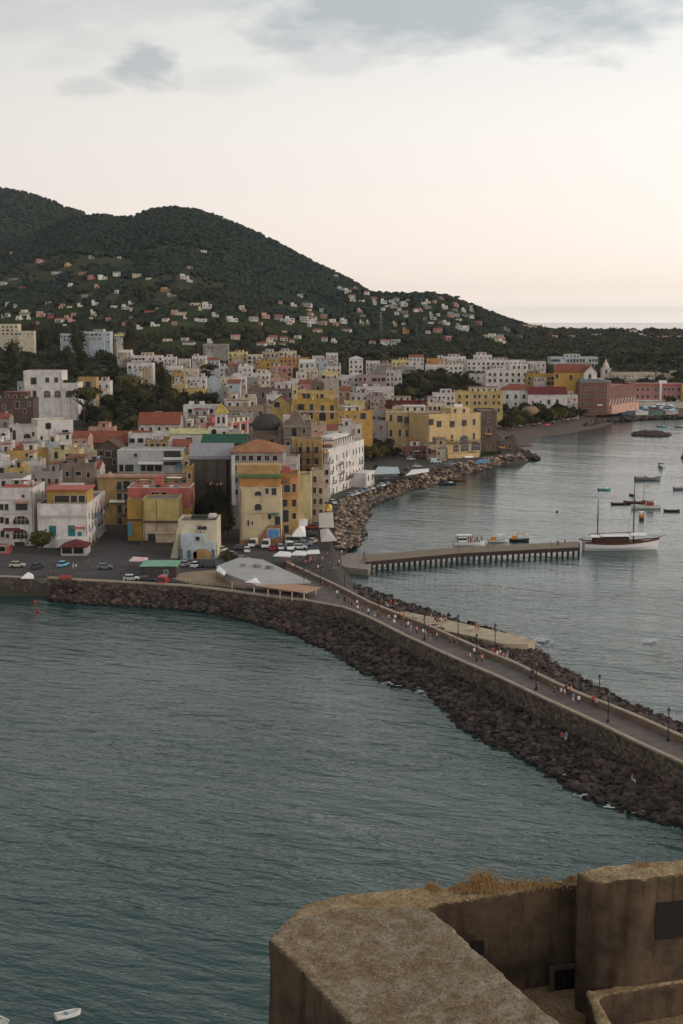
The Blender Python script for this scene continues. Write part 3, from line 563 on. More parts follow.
I=house('weathered stone church tower with arched opening and broken gable behind the scaffolding',283.5,311,423,500,'stone',d=14,kind='church_tower',cat='church tower',win=[(294,432,'arch',2.0,3.2),(304,431,'dark'),(288,444,'dark'),(300,445,'dark')],clutter=False,z0=4)
mb=MB(); mb.yprism([(-3.6,I['Ht']),(2.6,I['Ht']),(1.4,I['Ht']+2.2),(.4,I['Ht']+4.0),(-1.2,I['Ht']+4.6),(-2.4,I['Ht']+2.6)],1,6); mb.build('gable',wall('stone'),I['root'])
for z_ in (426,437,449): part(I,'cornice',283,311.5,z_,z_+1.1,wall('grey'),-.4,-.002)
# scaffolded house
I=house('ochre street house wrapped in scaffolding beside the big white waterfront block',292,322,440,466,'ochre',d=12,kind='house',win=[(300,450),(308,450),(316,450),(300,461),(308,461),(316,461),(300,472),(308,472),(316,472),(308,484),(316,484),(300,484)],ww=1.2,wh=2.2,clutter=False,z0=4)
sc_=empty('scaffolding',(I['root'].location.x,I['root'].location.y-2.2,4),I['root'].rotation_euler.z); tag(sc_,'steel pole scaffolding with plank decks climbing the ochre street house','scaffolding'); ALL.append(sc_)
for lv in range(9):
    mb=MB(); z=2.1+lv*2.4; mb.box(-5.2,5.4,.2,1.5,z,z+.08); mb.build('deck',WOOD,sc_)
    mb=MB(); mb.tube((-5.2,.1,z+1),(5.4,.1,z+1),.05,n=4); mb.tube((-5.2,.1,z+.5),(5.4,.1,z+.5),.05,n=4); mb.build('guard_rail',METAL,sc_)
for k in range(7):
    x=-5.2+k*1.77
    for y in (.1,1.6): mb=MB(); mb.tube((x,y,0),(x,y,25),.10,n=4); mb.build('upright',METAL,sc_)
I=house('narrow yellow house with green shutters under the scaffolding at the red fence',298.5,311,475,438,'lemon',d=10,grid=(4,3),st='closed',clutter=False,ww=.9)
I=house('cream street house with brown shutters between the scaffold and the red fence',311.5,324,470,452,'beige',d=8,grid=(4,2),st='brclosed',clutter=False)
for i,(x0,x1,y,Yy,c) in enumerate(((283,296,448,470,'white'),(284,299,457,456,'offwhite'),(286,297,467,446,'paleblue'))):
    house(['upper','middle','lower'][i]+' of three stepped '+['white','off-white','pale blue'][i]+' terrace houses between hipped palazzo and scaffolding',x0,x1,y,Yy,c,d=9,grid=(2,2),rc='white')
# red barrier
mb=MB(); a=at_z(300,505,Q); b=at_z(326,497,Q)
mb.add([(a.x,a.y,Q),(b.x,b.y,Q),(b.x,b.y+.1,Q),(a.x,a.y+.1,Q),(a.x,a.y,Q+2.2),(b.x,b.y,Q+2.2),(b.x,b.y+.1,Q+2.2),(a.x,a.y+.1,Q+2.2)],[(0,3,2,1),(4,5,6,7),(0,1,5,4),(1,2,6,5),(2,3,7,6),(3,0,4,7)]); o=mb.build('site_fence',mat('fence_red',(150,42,40),amt=.3)); tag(o,'red hoarding fence along the foot of the scaffolded house','fence')
# big white waterfront block, facade turned to the bay
I=house('big white waterfront block with many windows and stepped terraces facing the bay',328,364,444,520,'white',d=17,Y1=566,kind='apartment_block',cat='apartment building',rc='white',
  grid=(5,11),st=['dark','closed','dark'],first=3.2,fl=4.0,ww=1.1,wh=2.0,z0=4,clutter=True)
for s,z in ((.30,.62),(.32,.42),(.72,.30),(.5,.25)):
    x=-I['hw']+s*I['W']; balcony(I['root'],x-2.4,x+2.4,I['Ht']*z)
part(I,'upper_roof_room',342,358,437.5,444,wall('white'),4,10)
mb=MB(); mb.box(I['hw']*.25,I['hw']*.75,-6,-.003,.3,6.2); mb.build('seaward_wing',wall('white'),I['root']); wd=put_window(I['root'],I['hw']*.4,4,1.4,2.2,'dark'); wd.location.y=-6; wd=put_window(I['root'],I['hw']*.62,4,1.4,2.2,'dark'); wd.location.y=-6
mb=MB(); x=I['hw']; mb.yprism([(x,0),(x+7,0),(x,I['Ht']*.62)],1,5); mb.build('sloping_buttress',wall('beige'),I['root'])
I=house('terraced white house with orange awning on its roof, left end of waterfront block',313,330,464,512,'offwhite',d=14,grid=(2,3),rc='pinkdeck',z0=4,clutter=False)
pergola(I,314,329,454,None,8,wall('orange'),1,'roof_awning')
I=house('white rooftop house with pale orange canopy behind the terraced white house',314,334,447,535,'white',d=10,grid=(1,3),rc='white',z0=4)
pergola(I,314,336,443.5,None,7,mat('canopy_orange',(206,156,118)),-4,'roof_awning')
# ---- big yellow building on the promontory
YB=mat('plaster_palace',(208,176,118),rough=.92,scale=.2,amt=.2,streak=.3,bump=.03)
I=house('long yellow palace wing with two rows of tall arched white framed windows',386,429,411,694,'yellow',d=16,kind='palace',cat='palace',wm=YB,ww=1.3,wh=3.3,z0=4.5,
  win=[(391,418,'dark'),(400,419,'shut'),(407,420,'shut'),(414,420,'shut'),(422,420,'shut'),(391,433,'arch'),(400,433,'arch'),(407,433,'arch'),(414,434,'arch'),(422,434,'arch')])
for px in (407,414,422): a=I['loc'](px,425); balcony(I['root'],a[0]-2,a[0]+2,a[1])
part(I,'cornice',386,428.8,411.5,412.8,FRAME,-.5,-.002)
I=house('tall right wing of yellow palace with recessed arch and sea terrace',428.5,481,413.5,676,'yellow',d=18,Y1=690,kind='palace',cat='palace',wm=YB,ww=1.3,wh=3.0,z0=4.5,
  win=[(431,422,'shut'),(439,424),(452,424,'shut'),(464,423,'shut'),(474,422,'dark',1.6,3.0),(464,440,'arch_big',4.6,4.6),(452,438,'dark'),(474,436,'dark'),(456,449,'arch_big',3.2,4.2),(465,448,'arch_big',4.6,4.2),(476,446,'arch_big',5.2,4.2),(434,440,'dark')],st='shut')
tw=MB(); a=I['loc'](451,413); b=I['loc'](470,407.5); tw.box(a[0],b[0],.3,10,I['Ht']-.3,b[1]); to=tw.build('roof_pavilion',YB,I['root'])
for px in (455,464): q=I['loc'](px,410.8); wd=put_window(to,q[0],q[1],1.6,1.9,'dark'); wd.location.y=.3
a=I['loc'](447,442); b=I['loc'](480,442); balcony(I['root'],a[0],b[0],a[1],dep=2.4)
part(I,'rear_chimney',460,468,405,408,wall('white'),5,8)
I=house('beige terrace house with orange awning set before the yellow palace',427.5,447,444.5,655,'beige',d=12,grid=(2,4),ww=1.6,wh=2.4,z0=4,rc='pinkdeck',clutter=False)
pergola(I,433,447,437.5,2.8,6,wall('orange'),1); part(I,'glazed_bay',440,447,447,458,mat('bay_glass',(110,120,120),rough=.3),-1.2,-.002)
I=house('low yellow sea front range with arches under the palace terrace',448,480,453.5,664,'yellow',d=9,Y1=672,wm=YB,grid=(1,6),ww=2.4,wh=3,st='arch',z0=4,clutter=False,rc='deck')
I=house('low terracotta pink house between parked cars and the palace wing',404.5,426,446,668,'coral',d=9,grid=(1,5),ww=1.4,wh=1.8,z0=4.5,clutter=False,wm=mat('plaster_rose',(150,92,82),scale=.3,amt=.3,streak=.4))
I=house('grey brown stone palace end with few dark windows right of the yellow palace',480,497,411,700,'stone',d=24,kind='tower_house',cat='palace',win=[(489,420,'dark'),(489,431,'dark',1.6,3.6),(489,446,'dark'),(484,435)],z0=4,clutter=False,wm=mat('plaster_tufa',(112,96,88),scale=.3,amt=.35,streak=.4))
mb=MB(); P=[at_z(497,452,Q),at_z(523,447,Q)]
I=house('roofless stone ruin with broken sloping walls at tip of promontory',497,517,441,706,'stone',d=10,kind='ruin',cat='ruin',win=[(503,446,'arch',1.6,2.4),(510,446,'arch',1.6,2.2)],clutter=False,z0=3,parapet=2.0,wm=mat('plaster_tufa',(112,96,88)))
mb=MB(); mb.xprism([(-.5,I['Ht']+.1),(.6,I['Ht']+.1),(.6,I['Ht']+1.0)],-I['hw'],-I['hw']*.2); mb.yprism([(-I['hw'],I['Ht']+.12),(-I['hw']*.3,I['Ht']+.12),(-I['hw'],I['Ht']+4)],6,7.5); mb.build('broken_wall',mat('plaster_tufa',(112,96,88)),I['root'])
# ---- behind the palace
house('yellow three storey block with brown shuttered windows in rows behind the palace',455,503,391.5,868,'yellow',d=14,kind='apartment_block',cat='apartment building',win=[(x,y,'dark') for y in (396.5,403,410) for x in (459.5,467,475,479.5,486,494,499)],ww=1.5,wh=2.2,rc='lemondeck')
house('white house with orange tiled hip roof right of the yellow three storey block',502,532,390,975,'white',d=12,roof='hip',rc='terracotta',rh=4.0,win=[(x,396.5,'closed',1.7,2.8) for x in (507.5,516,524)]+[(507,404,'dark'),(516,404,'dark'),(524,404)],wh=2.2)
I=house('white house with dark red roof in two slopes above the beach trees',528,567,394,950,'white',d=13,roof='gable',rc='red',rh=4.4,win=[(549,402,'closed',1.9,3.0),(557.5,402,'closed',1.9,3.4),(541,402),(533,402)])
house('orange house with terracotta stair gable behind the dark red roof',527,556,374,1020,'mustard',d=12,grid=(4,6),ww=1.7,wh=2.2,rc='pinkdeck')
I=house('deep yellow church hall with terracotta roof and white gable end near beach',554,585,372,1004,'mustard',d=14,Y1=1000,kind='hall',cat='hall',roof='gable',rc='terracotta',rh=5,win=[(571,377.5,'dark',2.2,3.4),(557,376,'dark',1.8,3.4)],clutter=False,wm=mat('plaster_sun',(206,156,62),scale=.2,amt=.15,streak=.25))
house('white gabled house end with one tall window beside the deep yellow hall',584.5,597,372.5,992,'white',d=13,roof='front',rc='terracotta',rh=4.5,win=[(590,377,'closed',1.8,4)],clutter=False)
house('broad pale blue hotel with glazed balconies below the wooded ridge',551,598,357,1290,'paleblue',d=22,kind='hotel',cat='hotel',grid=(2,15),ww=2.0,wh=2.2,rc='grey',fl=4.2)
I=house('white hotel with balconied corner tower behind the orange roofed white house',486,531,370.5,1046,'white',d=14,kind='hotel',cat='hotel',win=[(x,y,'dark',1.7,2.2) for y in (374.5,380.5) for x in (490,495,501,507,513,519,525)],rc='white')
tw=MB(); a=I['loc'](510,370); b=I['loc'](528,364.5); tw.box(a[0],b[0],.3,10,I['Ht']-.3,b[1]); to=tw.build('roof_storey',wall('white'),I['root'])
for px in (514,519,525): q=I['loc'](px,367.5); wd=put_window(to,q[0],q[1],1.6,2,'dark'); wd.location.y=.3
# red brick hotel
BRK=mat('plaster_brickred',(132,84,72),scale=.25,amt=.25,streak=.2)
I=house('red brick five storey hotel block with white framed windows by the beach',579,607,383,985,'brick',d=14,kind='hotel',cat='hotel',wm=BRK,win=[(x,y,'dark',2.0,2.0) for y in (389,396,403.5,410) for x in (583,588,596,603)],rc='slate',z0=4)
at=MB(); a=I['loc'](580,382.7); b=I['loc'](606,379.5); at.box(a[0],b[0],1,12,I['Ht']-.3,b[1]); at.build('glazed_attic',mat('bay_glass',(110,120,120)),I['root'])
I=house('long slanting wing of the red brick hotel with white zigzag terrace rail',607,634,385,990,'brick',d=16,Y1=1040,kind='hotel',cat='hotel',wm=BRK,win=[(x,y,'closed',1.7,2.6) for y in (390,396.5) for x in (610,613.5,617,620.5,624,627.5,631)],rc='pinkdeck',z0=4)
for k in range(9):
    x=-I['hw']+I['W']*(k+.2)/9; w_=I['W']/9*.6; mb=MB(); z=I['Ht']*.34; mb.add([(x,-1.5,z),(x+.5,-1.5,z),(x+w_+.5,-1.5,z+3.6),(x+w_,-1.5,z+3.6),(x,-1.2,z),(x+.5,-1.2,z),(x+w_+.5,-1.2,z+3.6),(x+w_,-1.2,z+3.6)],[(0,1,2,3),(4,7,6,5),(0,4,5,1),(1,5,6,2),(2,6,7,3),(3,7,4,0)]); mb.build('zigzag_strut',WHITE,I['root'])
mb=MB(); mb.box(-I['hw'],I['hw'],-4,-.003,.5,I['Ht']*.33); mb.build('lower_terrace',wall('salmon'),I['root'])
I=house('slender white church tower with pointed dome above the brick hotel',602,611,368,1180,'cream',d=7,kind='bell_tower',cat='bell tower',roof='flat',clutter=False,parapet=.1,win=[(606.5,371.5,'arch',1.6,3.2),(606.5,379,'arch',1.4,2.4)],wm=mat('plaster_ivory',(206,192,172),scale=.3,amt=.2,streak=.3))
mb=MB(); z=I['Ht']; mb.lathe(0,3.3,[(2.7,z),(2.8,z+.4),(2.6,z+1.6),(2.0,z+3.2),(1.0,z+4.8),(.8,z+5),(.7,z+6),(.1,z+7.4),(.04,z+8.6)],12); mb.build('dome',mat('plaster_ivory',(206,192,172)),I['root'],smooth=False); part(I,'cornice',601.5,611.5,368.4,369.5,FRAME,-.5,-.002)
house('long cream building with worn walls right of the slender church tower',611.5,655,372.5,1175,'cream',d=12,kind='long_house',grid=(2,11),rc='white',wm=mat('plaster_pale',(192,176,160),scale=.2,amt=.3,streak=.4))
house('small pinkish flat house at right behind the pink hotel roof',656,669,376,1190,'mauve',d=9,grid=(2,4),rc='pinkdeck'); house('beige two storey house far right behind the pink hotel',664,678,373.5,1210,'beige',d=9,grid=(2,4),rc='deck')
PK=mat('plaster_hotelpink',(190,124,118),scale=.25,amt=.18,streak=.2)
I=house('pink four storey hotel with white balcony frame and red roof edge',632,684,383.5,1100,'pink',d=16,kind='hotel',cat='hotel',wm=PK,win=[(x,y,'dark',2.1,2.3) for y in (389.5,396.5) for x in (638,643,648,656,665,669,673,679)],rc='red',z0=4)
part(I,'balcony_frame',659.5,661.5,383,403,WHITE,-1.5,-.002); part(I,'balcony_slab',632,684,400,401.2,WHITE,-2,-.002); part(I,'cornice',632,684,384,385.4,wall('coral'),-.7,-.002); part(I,'central_gable',659,667,380.5,383.5,WHITE,.3,2)
I=house('white arcade of beach restaurant below the pink hotel',628,684,402.5,1072,'offwhite',d=8,kind='restaurant',cat='restaurant',grid=(1,13),st='arch',ww=2.2,wh=2.6,rc='white',z0=3,clutter=False)
house('yellow house at right edge beyond the pink hotel',682,705,385,1095,'yellow',d=12,grid=(3,4),z0=4)
# ---- upper left
I=house('large white villa with arched ground floor windows on the wooded knoll',23,61.5,371,752,'white',d=16,kind='villa',cat='villa',ww=2.2,wh=3.2,win=[(33.5,381,'closed',3.0,3.6),(47,380,'dark',2,2.6),(56,380,'dark',2,2.6),(34,394,'dark',2.0,3.6),(46.5,394,'arch_big',3.4,3.6),(57,394,'arch_big',3.2,3.6)],rc='white',clutter=False)
I=house('lower right wing of the white villa with planted roof terrace',62,77.5,383,753,'white',d=16,kind='villa_wing',cat='villa',win=[(68.5,394,'arch_big',3.2,3.6)],rc='deck',clutter=False); part(I,'terrace_hedge',63,76,380,383,mat('foliage_dark',(52,58,36)),.6,2.2)
house('narrow grey annex on left side of the white villa',17,23,382,758,'paleblue',d=8,win=[(20,388,'dark',.8,1.4)],clutter=False)
house('ochre and brown garden house under the umbrella pine',78,96,377.5,790,'ochre',d=9,win=[(88,385,'closed',3,4),(80.5,384,'dark')],clutter=False,ww=1.4)
house('white round cornered house among trees right of the umbrella pine',96,110,381,810,'white',d=9,grid=(1,2),clutter=False)
house('dark stone house with one white door at left below the villa',-14,33,398.5,640,'brown',d=12,kind='house',win=[(17,405,'closed',2.0,3.0),(4,407),(10,412),(24,411),(29,404)],rc='pinkdeck',clutter=True)
I=house('white two storey house with pale yellow roof below the villa slope',38,73,420,606,'white',d=14,Y1=612,win=[(48,426,'shut',1.2,2.6),(41,438,'dark',1.0,1.6),(57,437,'dark'),(65,431,'dark',2.6,1.0),(67,437,'dark')],rc='lemondeck',clutter=False)
a=I['loc'](55,433); b=I['loc'](72,433); balcony(I['root'],a[0],b[0],a[1])
house('white house with brown canopied terrace left of the pale yellow roof',8,37,426,600,'offwhite',d=12,win=[(14,435,'closed',1.4,4),(27,436,'arch',3,2),(33,434),(11,430)],rc='pinkdeck')
house('white house with single arched window at left edge beneath dark stone house',-16,8,430,597,'white',d=11,win=[(3,436,'arch',1.8,2.6)],rc='white')
I=house('low house under long terracotta roof across the middle of old town',87,150,442.5,590,'brown',d=14,roof='gable',rc='terracotta',rh=4.2,kind='long_house',clutter=False,grid=(1,6))
house('pale pink box house rising behind the long terracotta roof',88.5,113.5,427.5,640,'salmon',d=9,rc='white',clutter=False,grid=(1,1))
house('brown stone gable house with dark openings left of pale modern block',97,119,448,474,'brown',d=12,roof='front',rc='brownroof',rh=2.6,win=[(101,453,'brshut'),(108,454,'dark',2,2),(114,462)],clutter=False)
I=house('house with broad terracotta roof and white gable end beside old town trees',138,180,424,622,'offwhite',d=14,roof='gable',rc='terracotta',rh=4.6,clutter=False,grid=(1,5))
house('white terraces with blue tarpaulin in front of broad terracotta roof',128,169,433,588,'white',d=12,grid=(1,5),rc='white')
I=house('pale modern block with blank left wall and deep shaded loggias',117,182,450.5,470,'paleblue',d=13,kind='apartment_block',cat='apartment building',win=[(135.5,455,'arch',1.2,1.2),(121,468,'dark',1.4,2.4),(129,468,'closed',2.8,2.4),(143,468,'dark',1.6,2),(150,468,'dark',2.4,2),(158,468,'dark',2.4,2),(172,454,'dark',5.6,2.2),(172,463.5,'dark',5.6,1.2)],rc='white',clutter=False,wm=mat('plaster_cool',(178,182,184),scale=.2,amt=.2,streak=.4))
part(I,'canopy',138,163,462,464,WHITE,-1.2,-.002); part(I,'balcony_slab',163,182.5,457.5,459.5,WHITE,-1.2,-.002); part(I,'blue_shutter',177,182,463,467.5,mat('shutter_blue',(80,130,170)),-.4,-.34)
I=house('mustard yellow long house with blank front wall and white chimney stack',8,50,450.5,492,'mustard',d=11,Y1=496,kind='long_house',win=[(27,455,'dark',1.2,1.2)],rc='deck',wm=mat('plaster_corn',(190,150,74),scale=.2,amt=.2,streak=.35))
part(I,'corner_pier',48.5,51,448,472,wall('white'),-.4,.4)
house('cream house with green shuttered door next to the mustard long house',51,79,450,490,'lemon',d=10,win=[(56,455,'closed',1.3,2.4),(56,465.5,'closed',2,2),(68,457,'dark',1.8,2.2),(75,458,'dark',1.2,1.8)],rc='pinkdeck')
house('small yellow house with brown door panels at left above the loggias',5,24,468,462,'yellow',d=9,win=[(12,477,'brclosed',1.2,2.8),(16,477,'brclosed',1.2,2.8),(21,474,'dark')],rc='pinkdeck')
house('white stepped roof house at left edge above the small yellow house',-12,12,461,470,'white',d=8,grid=(1,3),rc='white')
house('rough brown stone house with chimney row behind the yellow penthouse',60,94,463.5,452,'stone',d=12,win=[(67,474,'dark'),(78,473.5,'dark',1.8,1.4),(88,475,'dark')],rc='grey')
house('grey stone roof with wooden shutters left of brown stone house',32,60,471.5,448,'grey',d=10,grid=(1,4),st='brclosed',rc='deck')
house('dark courtyard house between the penthouse and pale modern block',82,99,460,462,'darkgrey',d=10,grid=(2,2),rc='brownroof')
house('small ochre house with flat canopy above the pale modern block',147,172,441.5,530,'ochre',d=8,win=[(152,446,'dark'),(158,446,'dark'),(164,446,'dark')],rc='brownroof')
house('white shed with long cream roof left of the bell tower',169,209,434,548,'white',d=14,kind='shed',cat='shed',roof='gable',rc='lemondeck',rh=1.4,clutter=False,grid=(1,3))
house('yellow block with flat roof squeezed between modern block and grey hall',182,190,455,470,'lemon',d=10,grid=(3,1))
# ---- middle of the old town
house('white house with dark red awnings behind the white shed',183,217,405.5,700,'white',d=11,win=[(190,411,'dark',2,2),(198,410,'dark',3,2),(211,411,'dark',2,2)],rc='white')
house('low mauve house below the white house with dark red awnings',188,216,415,672,'mauve',d=9,grid=(1,5),rc='pinkdeck')
house('long beige flat roofed building behind the bell tower',217,268,406.5,690,'beige',d=13,kind='long_house',grid=(2,10),ww=1.4,wh=1.4,rc='deck',wm=mat('plaster_dust',(166,146,128),scale=.2,amt=.2,streak=.4))
I=house('small yellow chapel with red gable and round window before the domed church',270.5,291.5,404,650,'yellow',d=10,kind='chapel',cat='chapel',roof='front',rc='red',rh=3.4,win=[(277,404.5,'arch',2.6,2.6)],clutter=False)
I=house('orange palazzo with arched door and green shutters in the town centre',293,338,400,612,'mustard',d=15,kind='palazzo',cat='large house',ww=1.7,wh=2.6,win=[(301,407,'shut'),(311.5,407,'closed'),(322.5,408,'closed'),(332,408,'closed'),(311,416,'dark'),(322.5,416.5,'arch',3,3.6),(332,416,'dark'),(301,416,'dark')],rc='lemondeck',z0=6)
part(I,'string_course',293,338,411,412,FRAME,-.3,-.002)
a=I['loc'](303,412); b=I['loc'](315,412); balcony(I['root'],a[0],b[0],a[1])
I=house('yellow roof storey with wide windows on top of the orange palazzo',299,336,391.5,634,'yellow',d=12,win=[(304,396,'dark',2.4,2.4),(308,396,'dark',2,2.4),(316,396,'dark',2,2),(322,396,'dark',1.6,1.8)],rc='white')
house('tall narrow lemon tower left of the orange palazzo',292,297.5,386.5,632,'lemon',d=6,kind='tower_house',cat='house',win=[(295,392,'dark',.8,1.6)],clutter=False)
I=house('long mauve grey house with four shallow arches behind the yellow chapel',248,293,388.5,765,'mauve',d=13,kind='long_house',win=[(254,395,'arch_big',3.2,2.6),(263,395,'dark',1.6,3),(270,395,'arch_big',3.4,2.6),(277,395,'dark',1.6,3),(283,395,'arch_big',3.4,2.6),(290,395,'dark',1.6,3)],rc='brownroof',wm=mat('plaster_plum',(126,102,98),scale=.2,amt=.3,streak=.4))
house('pale blue house with front gable among white cubes in the upper town',207,221,378.5,905,'paleblue',d=12,roof='front',rc='grey',rh=2.8,clutter=False,win=[(213,375,'dark',.7,.8)])
house('cream house with two columns of windows right of the pale blue gable',221,229.5,377,912,'cream',d=9,grid=(3,2),ww=1.0,rc='deck')
house('white cube houses stacked with dark windows right of the cream house',231,246,376,915,'white',d=9,grid=(3,3),rc='white')
I=house('grey stone drum shaped church apse in the upper town',311,325,383,810,'stone',d=8,kind='chapel',cat='chapel',clutter=False,win=[(318,388,'arch',1.4,2.4)]); dome(I['root'],0,4,I['Ht']-.3,3.6,3.4,wall('stone'))
I=house('round white tower house with dark door beside the stone apse',324,339,379.5,798,'offwhite',d=9,kind='tower_house',cat='house',win=[(331,391,'dark',1.6,2.6)],rc='white',wm=mat('plaster_chalk',(178,166,158),scale=.3,amt=.25,streak=.5))
house('lemon yellow flat roofed house above the round white tower house',321,338,372,880,'lemon',d=9,grid=(2,3),rc='lemondeck')
house('cream box house with blank wall right of the orange palazzo',344,365,401,760,'lemon',d=10,clutter=True,rc='deck',win=[(349,404.5,'dark',.8,1)])
house('mustard house with shadowy roof loggia beneath the cream box house',333,373,411,664,'mustard',d=10,Y1=672,win=[(355,417,'dark'),(363,416,'closed',3,3),(340,417,'dark'),(347,416.5,'dark')],rc='deck')
house('white stone house with tall shutters left of the palace wing',371,388,412.5,704,'offwhite',d=11,win=[(374,418,'closed'),(379,418,'dark'),(383,419,'shut')],rc='deck',wm=mat('plaster_chalk',(178,166,158)))
house('grey retaining house with rough wall below the white stone house',362,388,421,690,'grey',d=8,rc='deck',clutter=False,grid=(1,2))
house('white villa with small turret at foot of the wooded belt',341,359,375.5,1010,'white',d=10,kind='villa',cat='villa',grid=(2,3),ww=1.6,rc='white')
house('white turret house with low pyramid roof above the white villa',349,363,359,1090,'white',d=9,kind='villa',cat='villa',roof='pyr',rc='white',rh=2.4,grid=(3,3),ww=1.3)
house('mauve block with four dark balcony doors right of the white villa',358,386,375,1000,'mauve',d=12,kind='apartment_block',cat='apartment building',grid=(3,6),ww=2.0,wh=2.4,rc='white',wm=mat('plaster_rosewood',(168,146,138),scale=.2,amt=.2,streak=.3))
house('grey block of glazed balconies joining the mauve block',386,402,370,1010,'grey',d=13,Y1=1024,kind='apartment_block',cat='apartment building',grid=(4,4),ww=2.2,wh=2.2,rc='grey')
house('low white house with red awning and small windows under the mauve block',356,394,387,960,'white',d=9,grid=(2,8),ww=1.2,rc='pinkdeck')
house('white house with dark doorway on the left of dense dark tree group',376,392,391,905,'offwhite',d=9,grid=(2,4),rc='white')
I=house('maroon garden house with creeper between the dark trees and palace',386,420,400.5,815,'maroon',d=9,grid=(1,7),rc='brownroof'); I=house('maroon shed right of the garden house near white terrace house',420,436,400.5,812,'maroon',d=7,kind='shed',cat='shed',grid=(1,3),rc='pinkdeck')
house('white terrace house with rooftop posts right of the maroon shed',433,455,393,858,'white',d=10,grid=(2,5),ww=1.2,rc='white')
house('cream house with two green windows just behind the palace roof',428,446,402.5,752,'cream',d=9,grid=(2,4),ww=1.2,rc='pinkdeck')
house('yellow and white house row end near the wooded belt',392,409,360,1180,'lemon',d=12,grid=(3,4),rc='white'); house('pale grey house front right of the lemon house below the wood',397,416,367,1120,'grey',d=10,grid=(3,5),ww=1.6,rc='white')
house('white house with orange roof storey along the belt of trees',426,463,364.5,1170,'white',d=12,grid=(2,8),ww=1.5,rc='white'); house('orange roof storey house set on the long white house row',427,444,358.5,1200,'orange',d=9,grid=(1,4),rc='white'); house('white chimneyed house right of the orange roof storey',444,466,356.5,1230,'white',d=10,grid=(2,5),rc='white')
house('wide white hotel with dark car port on rise below the woods',467,505,360,1210,'white',d=14,kind='hotel',cat='hotel',grid=(3,8),ww=1.8,rc='white'); house('upper white storey house above the wide white hotel',474,492,355,1260,'white',d=9,grid=(2,4),rc='white')
house('long white house with brown pergola right of the wide white hotel',492,526,360,1225,'white',d=10,grid=(2,8),rc='pinkdeck'); house('white house with two tall windows below the long brown pergola house',527,546,361.5,1150,'offwhite',d=10,grid=(2,4),rc='white')
house('white row house with balconies left of the white hotel tower',470,487,374,1080,'offwhite',d=10,grid=(3,3),ww=1.5,rc='deck')
# upper left hotels
house('pale grey blue hotel in the woods above the villa at left',78,110,331.5,1420,'paleblue',d=18,kind='hotel',cat='hotel',grid=(4,8),ww=1.8,rc='grey')
house('long low pale blue hotel wing with windows left of the grey blue hotel',60,79,333.5,1440,'paleblue',d=10,kind='hotel_wing',cat='hotel',grid=(2,6),ww=1.5,rc='white')
house('cream flat roofed villa at left edge among woods',-12,18,324,1480,'cream',d=14,kind='villa',cat='villa',grid=(3,7),ww=2,rc='white'); house('low cream garden wall house right of the cream villa',18,34,331,1470,'cream',d=8,grid=(1,4),rc='white')
house('yellow villa with roof balustrade right of the grey blue hotel',114,132,334,1440,'lemon',d=12,kind='villa',cat='villa',grid=(2,6),ww=1.6,rc='pinkdeck')
house('white house with red door and stepped roof in the upper left town',117,131,350,1250,'white',d=10,grid=(3,4),rc='white'); house('long white row with dark arched openings right of the red door house',131,162,355.5,1240,'white',d=10,grid=(2,9),ww=1.5,rc='white')
house('white house with rounded roof wall in front of the long white row',127,153,363,1120,'white',d=11,grid=(3,5),ww=1.1,rc='white'); house('pale green grey long house above the white houses of upper town',203,228,344,1420,'grey',d=12,grid=(2,7),rc='grey')
house('lemon yellow garden wing with flat roof along the dark hedge',172,186,385,885,'lemon',d=9,rc='lemondeck',clutter=False,grid=(1,3)); house('long low yellow wall house in front of the hedge trees',186,205,388.5,880,'yellow',d=7,rc='deck',clutter=False); house('low yellow shed at left end of the dark hedge',146,157,389,885,'yellow',d=6,kind='shed',cat='shed',rc='grey',clutter=False)
# yellow street far back
for a in (('big yellow palazzo far left of the yellow row under the woods',228,247,352,1270,'lemon',(4,4)),('cream palazzo with white windows right of the big yellow palazzo',247,262,354.5,1262,'cream',(4,3)),
  ('dark mustard palazzo in the middle of the far yellow row',255,276,361,1180,'mustard',(3,4)),('pale beige palazzo rising behind the dark mustard palazzo',262,279,352,1300,'beige',(3,4)),
  ('beige palazzo with flat roof at the centre of the far row',279,296,351,1310,'cream',(3,4)),('long orange house at right end of the far row',279,309,357.5,1240,'orange',(2,7)),
  ('rose red house in front of the long orange house',272,292,366,1120,'pink',(3,4)),('white gabled house with blue window right of the rose red house',299,315,363,1150,'white',(2,3))):
    house(a[0],a[1],a[2],a[3],a[4],a[5],d=12,grid=a[6],ww=1.7,wh=2.3,rc=rnd.choice(['pinkdeck','deck','white']),roof='gable' if 'gabled' in a[0] else 'flat')
# ---- dense small houses of the old town, listed as seen: x0,x1,top,depth,colour
ORD=['first','second','third','fourth','fifth','sixth','seventh','eighth','ninth','tenth','eleventh','twelfth','thirteenth','fourteenth','fifteenth','sixteenth','seventeenth','eighteenth','nineteenth','twentieth']
def ordn(i,n):
    if n==1: return 'only'
    if i==0: return 'leftmost'
    if i==n-1: return 'rightmost'
    return (ORD[i] if i<20 else 'a far right')+' from left'
def nth(i,n,noun,zone):
    if n==1: return 'the one '+noun+' '+zone
    if i==0: return 'leftmost '+noun+' '+zone
    if i==n-1: return 'rightmost '+noun+' '+zone
    return (ORD[i] if i<20 else 'twenty-something')+' '+noun+' from left '+zone
CN={'white':'white','offwhite':'off-white','cream':'cream','beige':'beige','yellow':'yellow','mustard':'mustard','ochre':'ochre','coral':'coral red','pink':'pink','salmon':'salmon','orange':'orange','stone':'stone coloured','brown':'brown','grey':'grey','paleblue':'pale blue','mauve':'mauve','lemon':'lemon'}
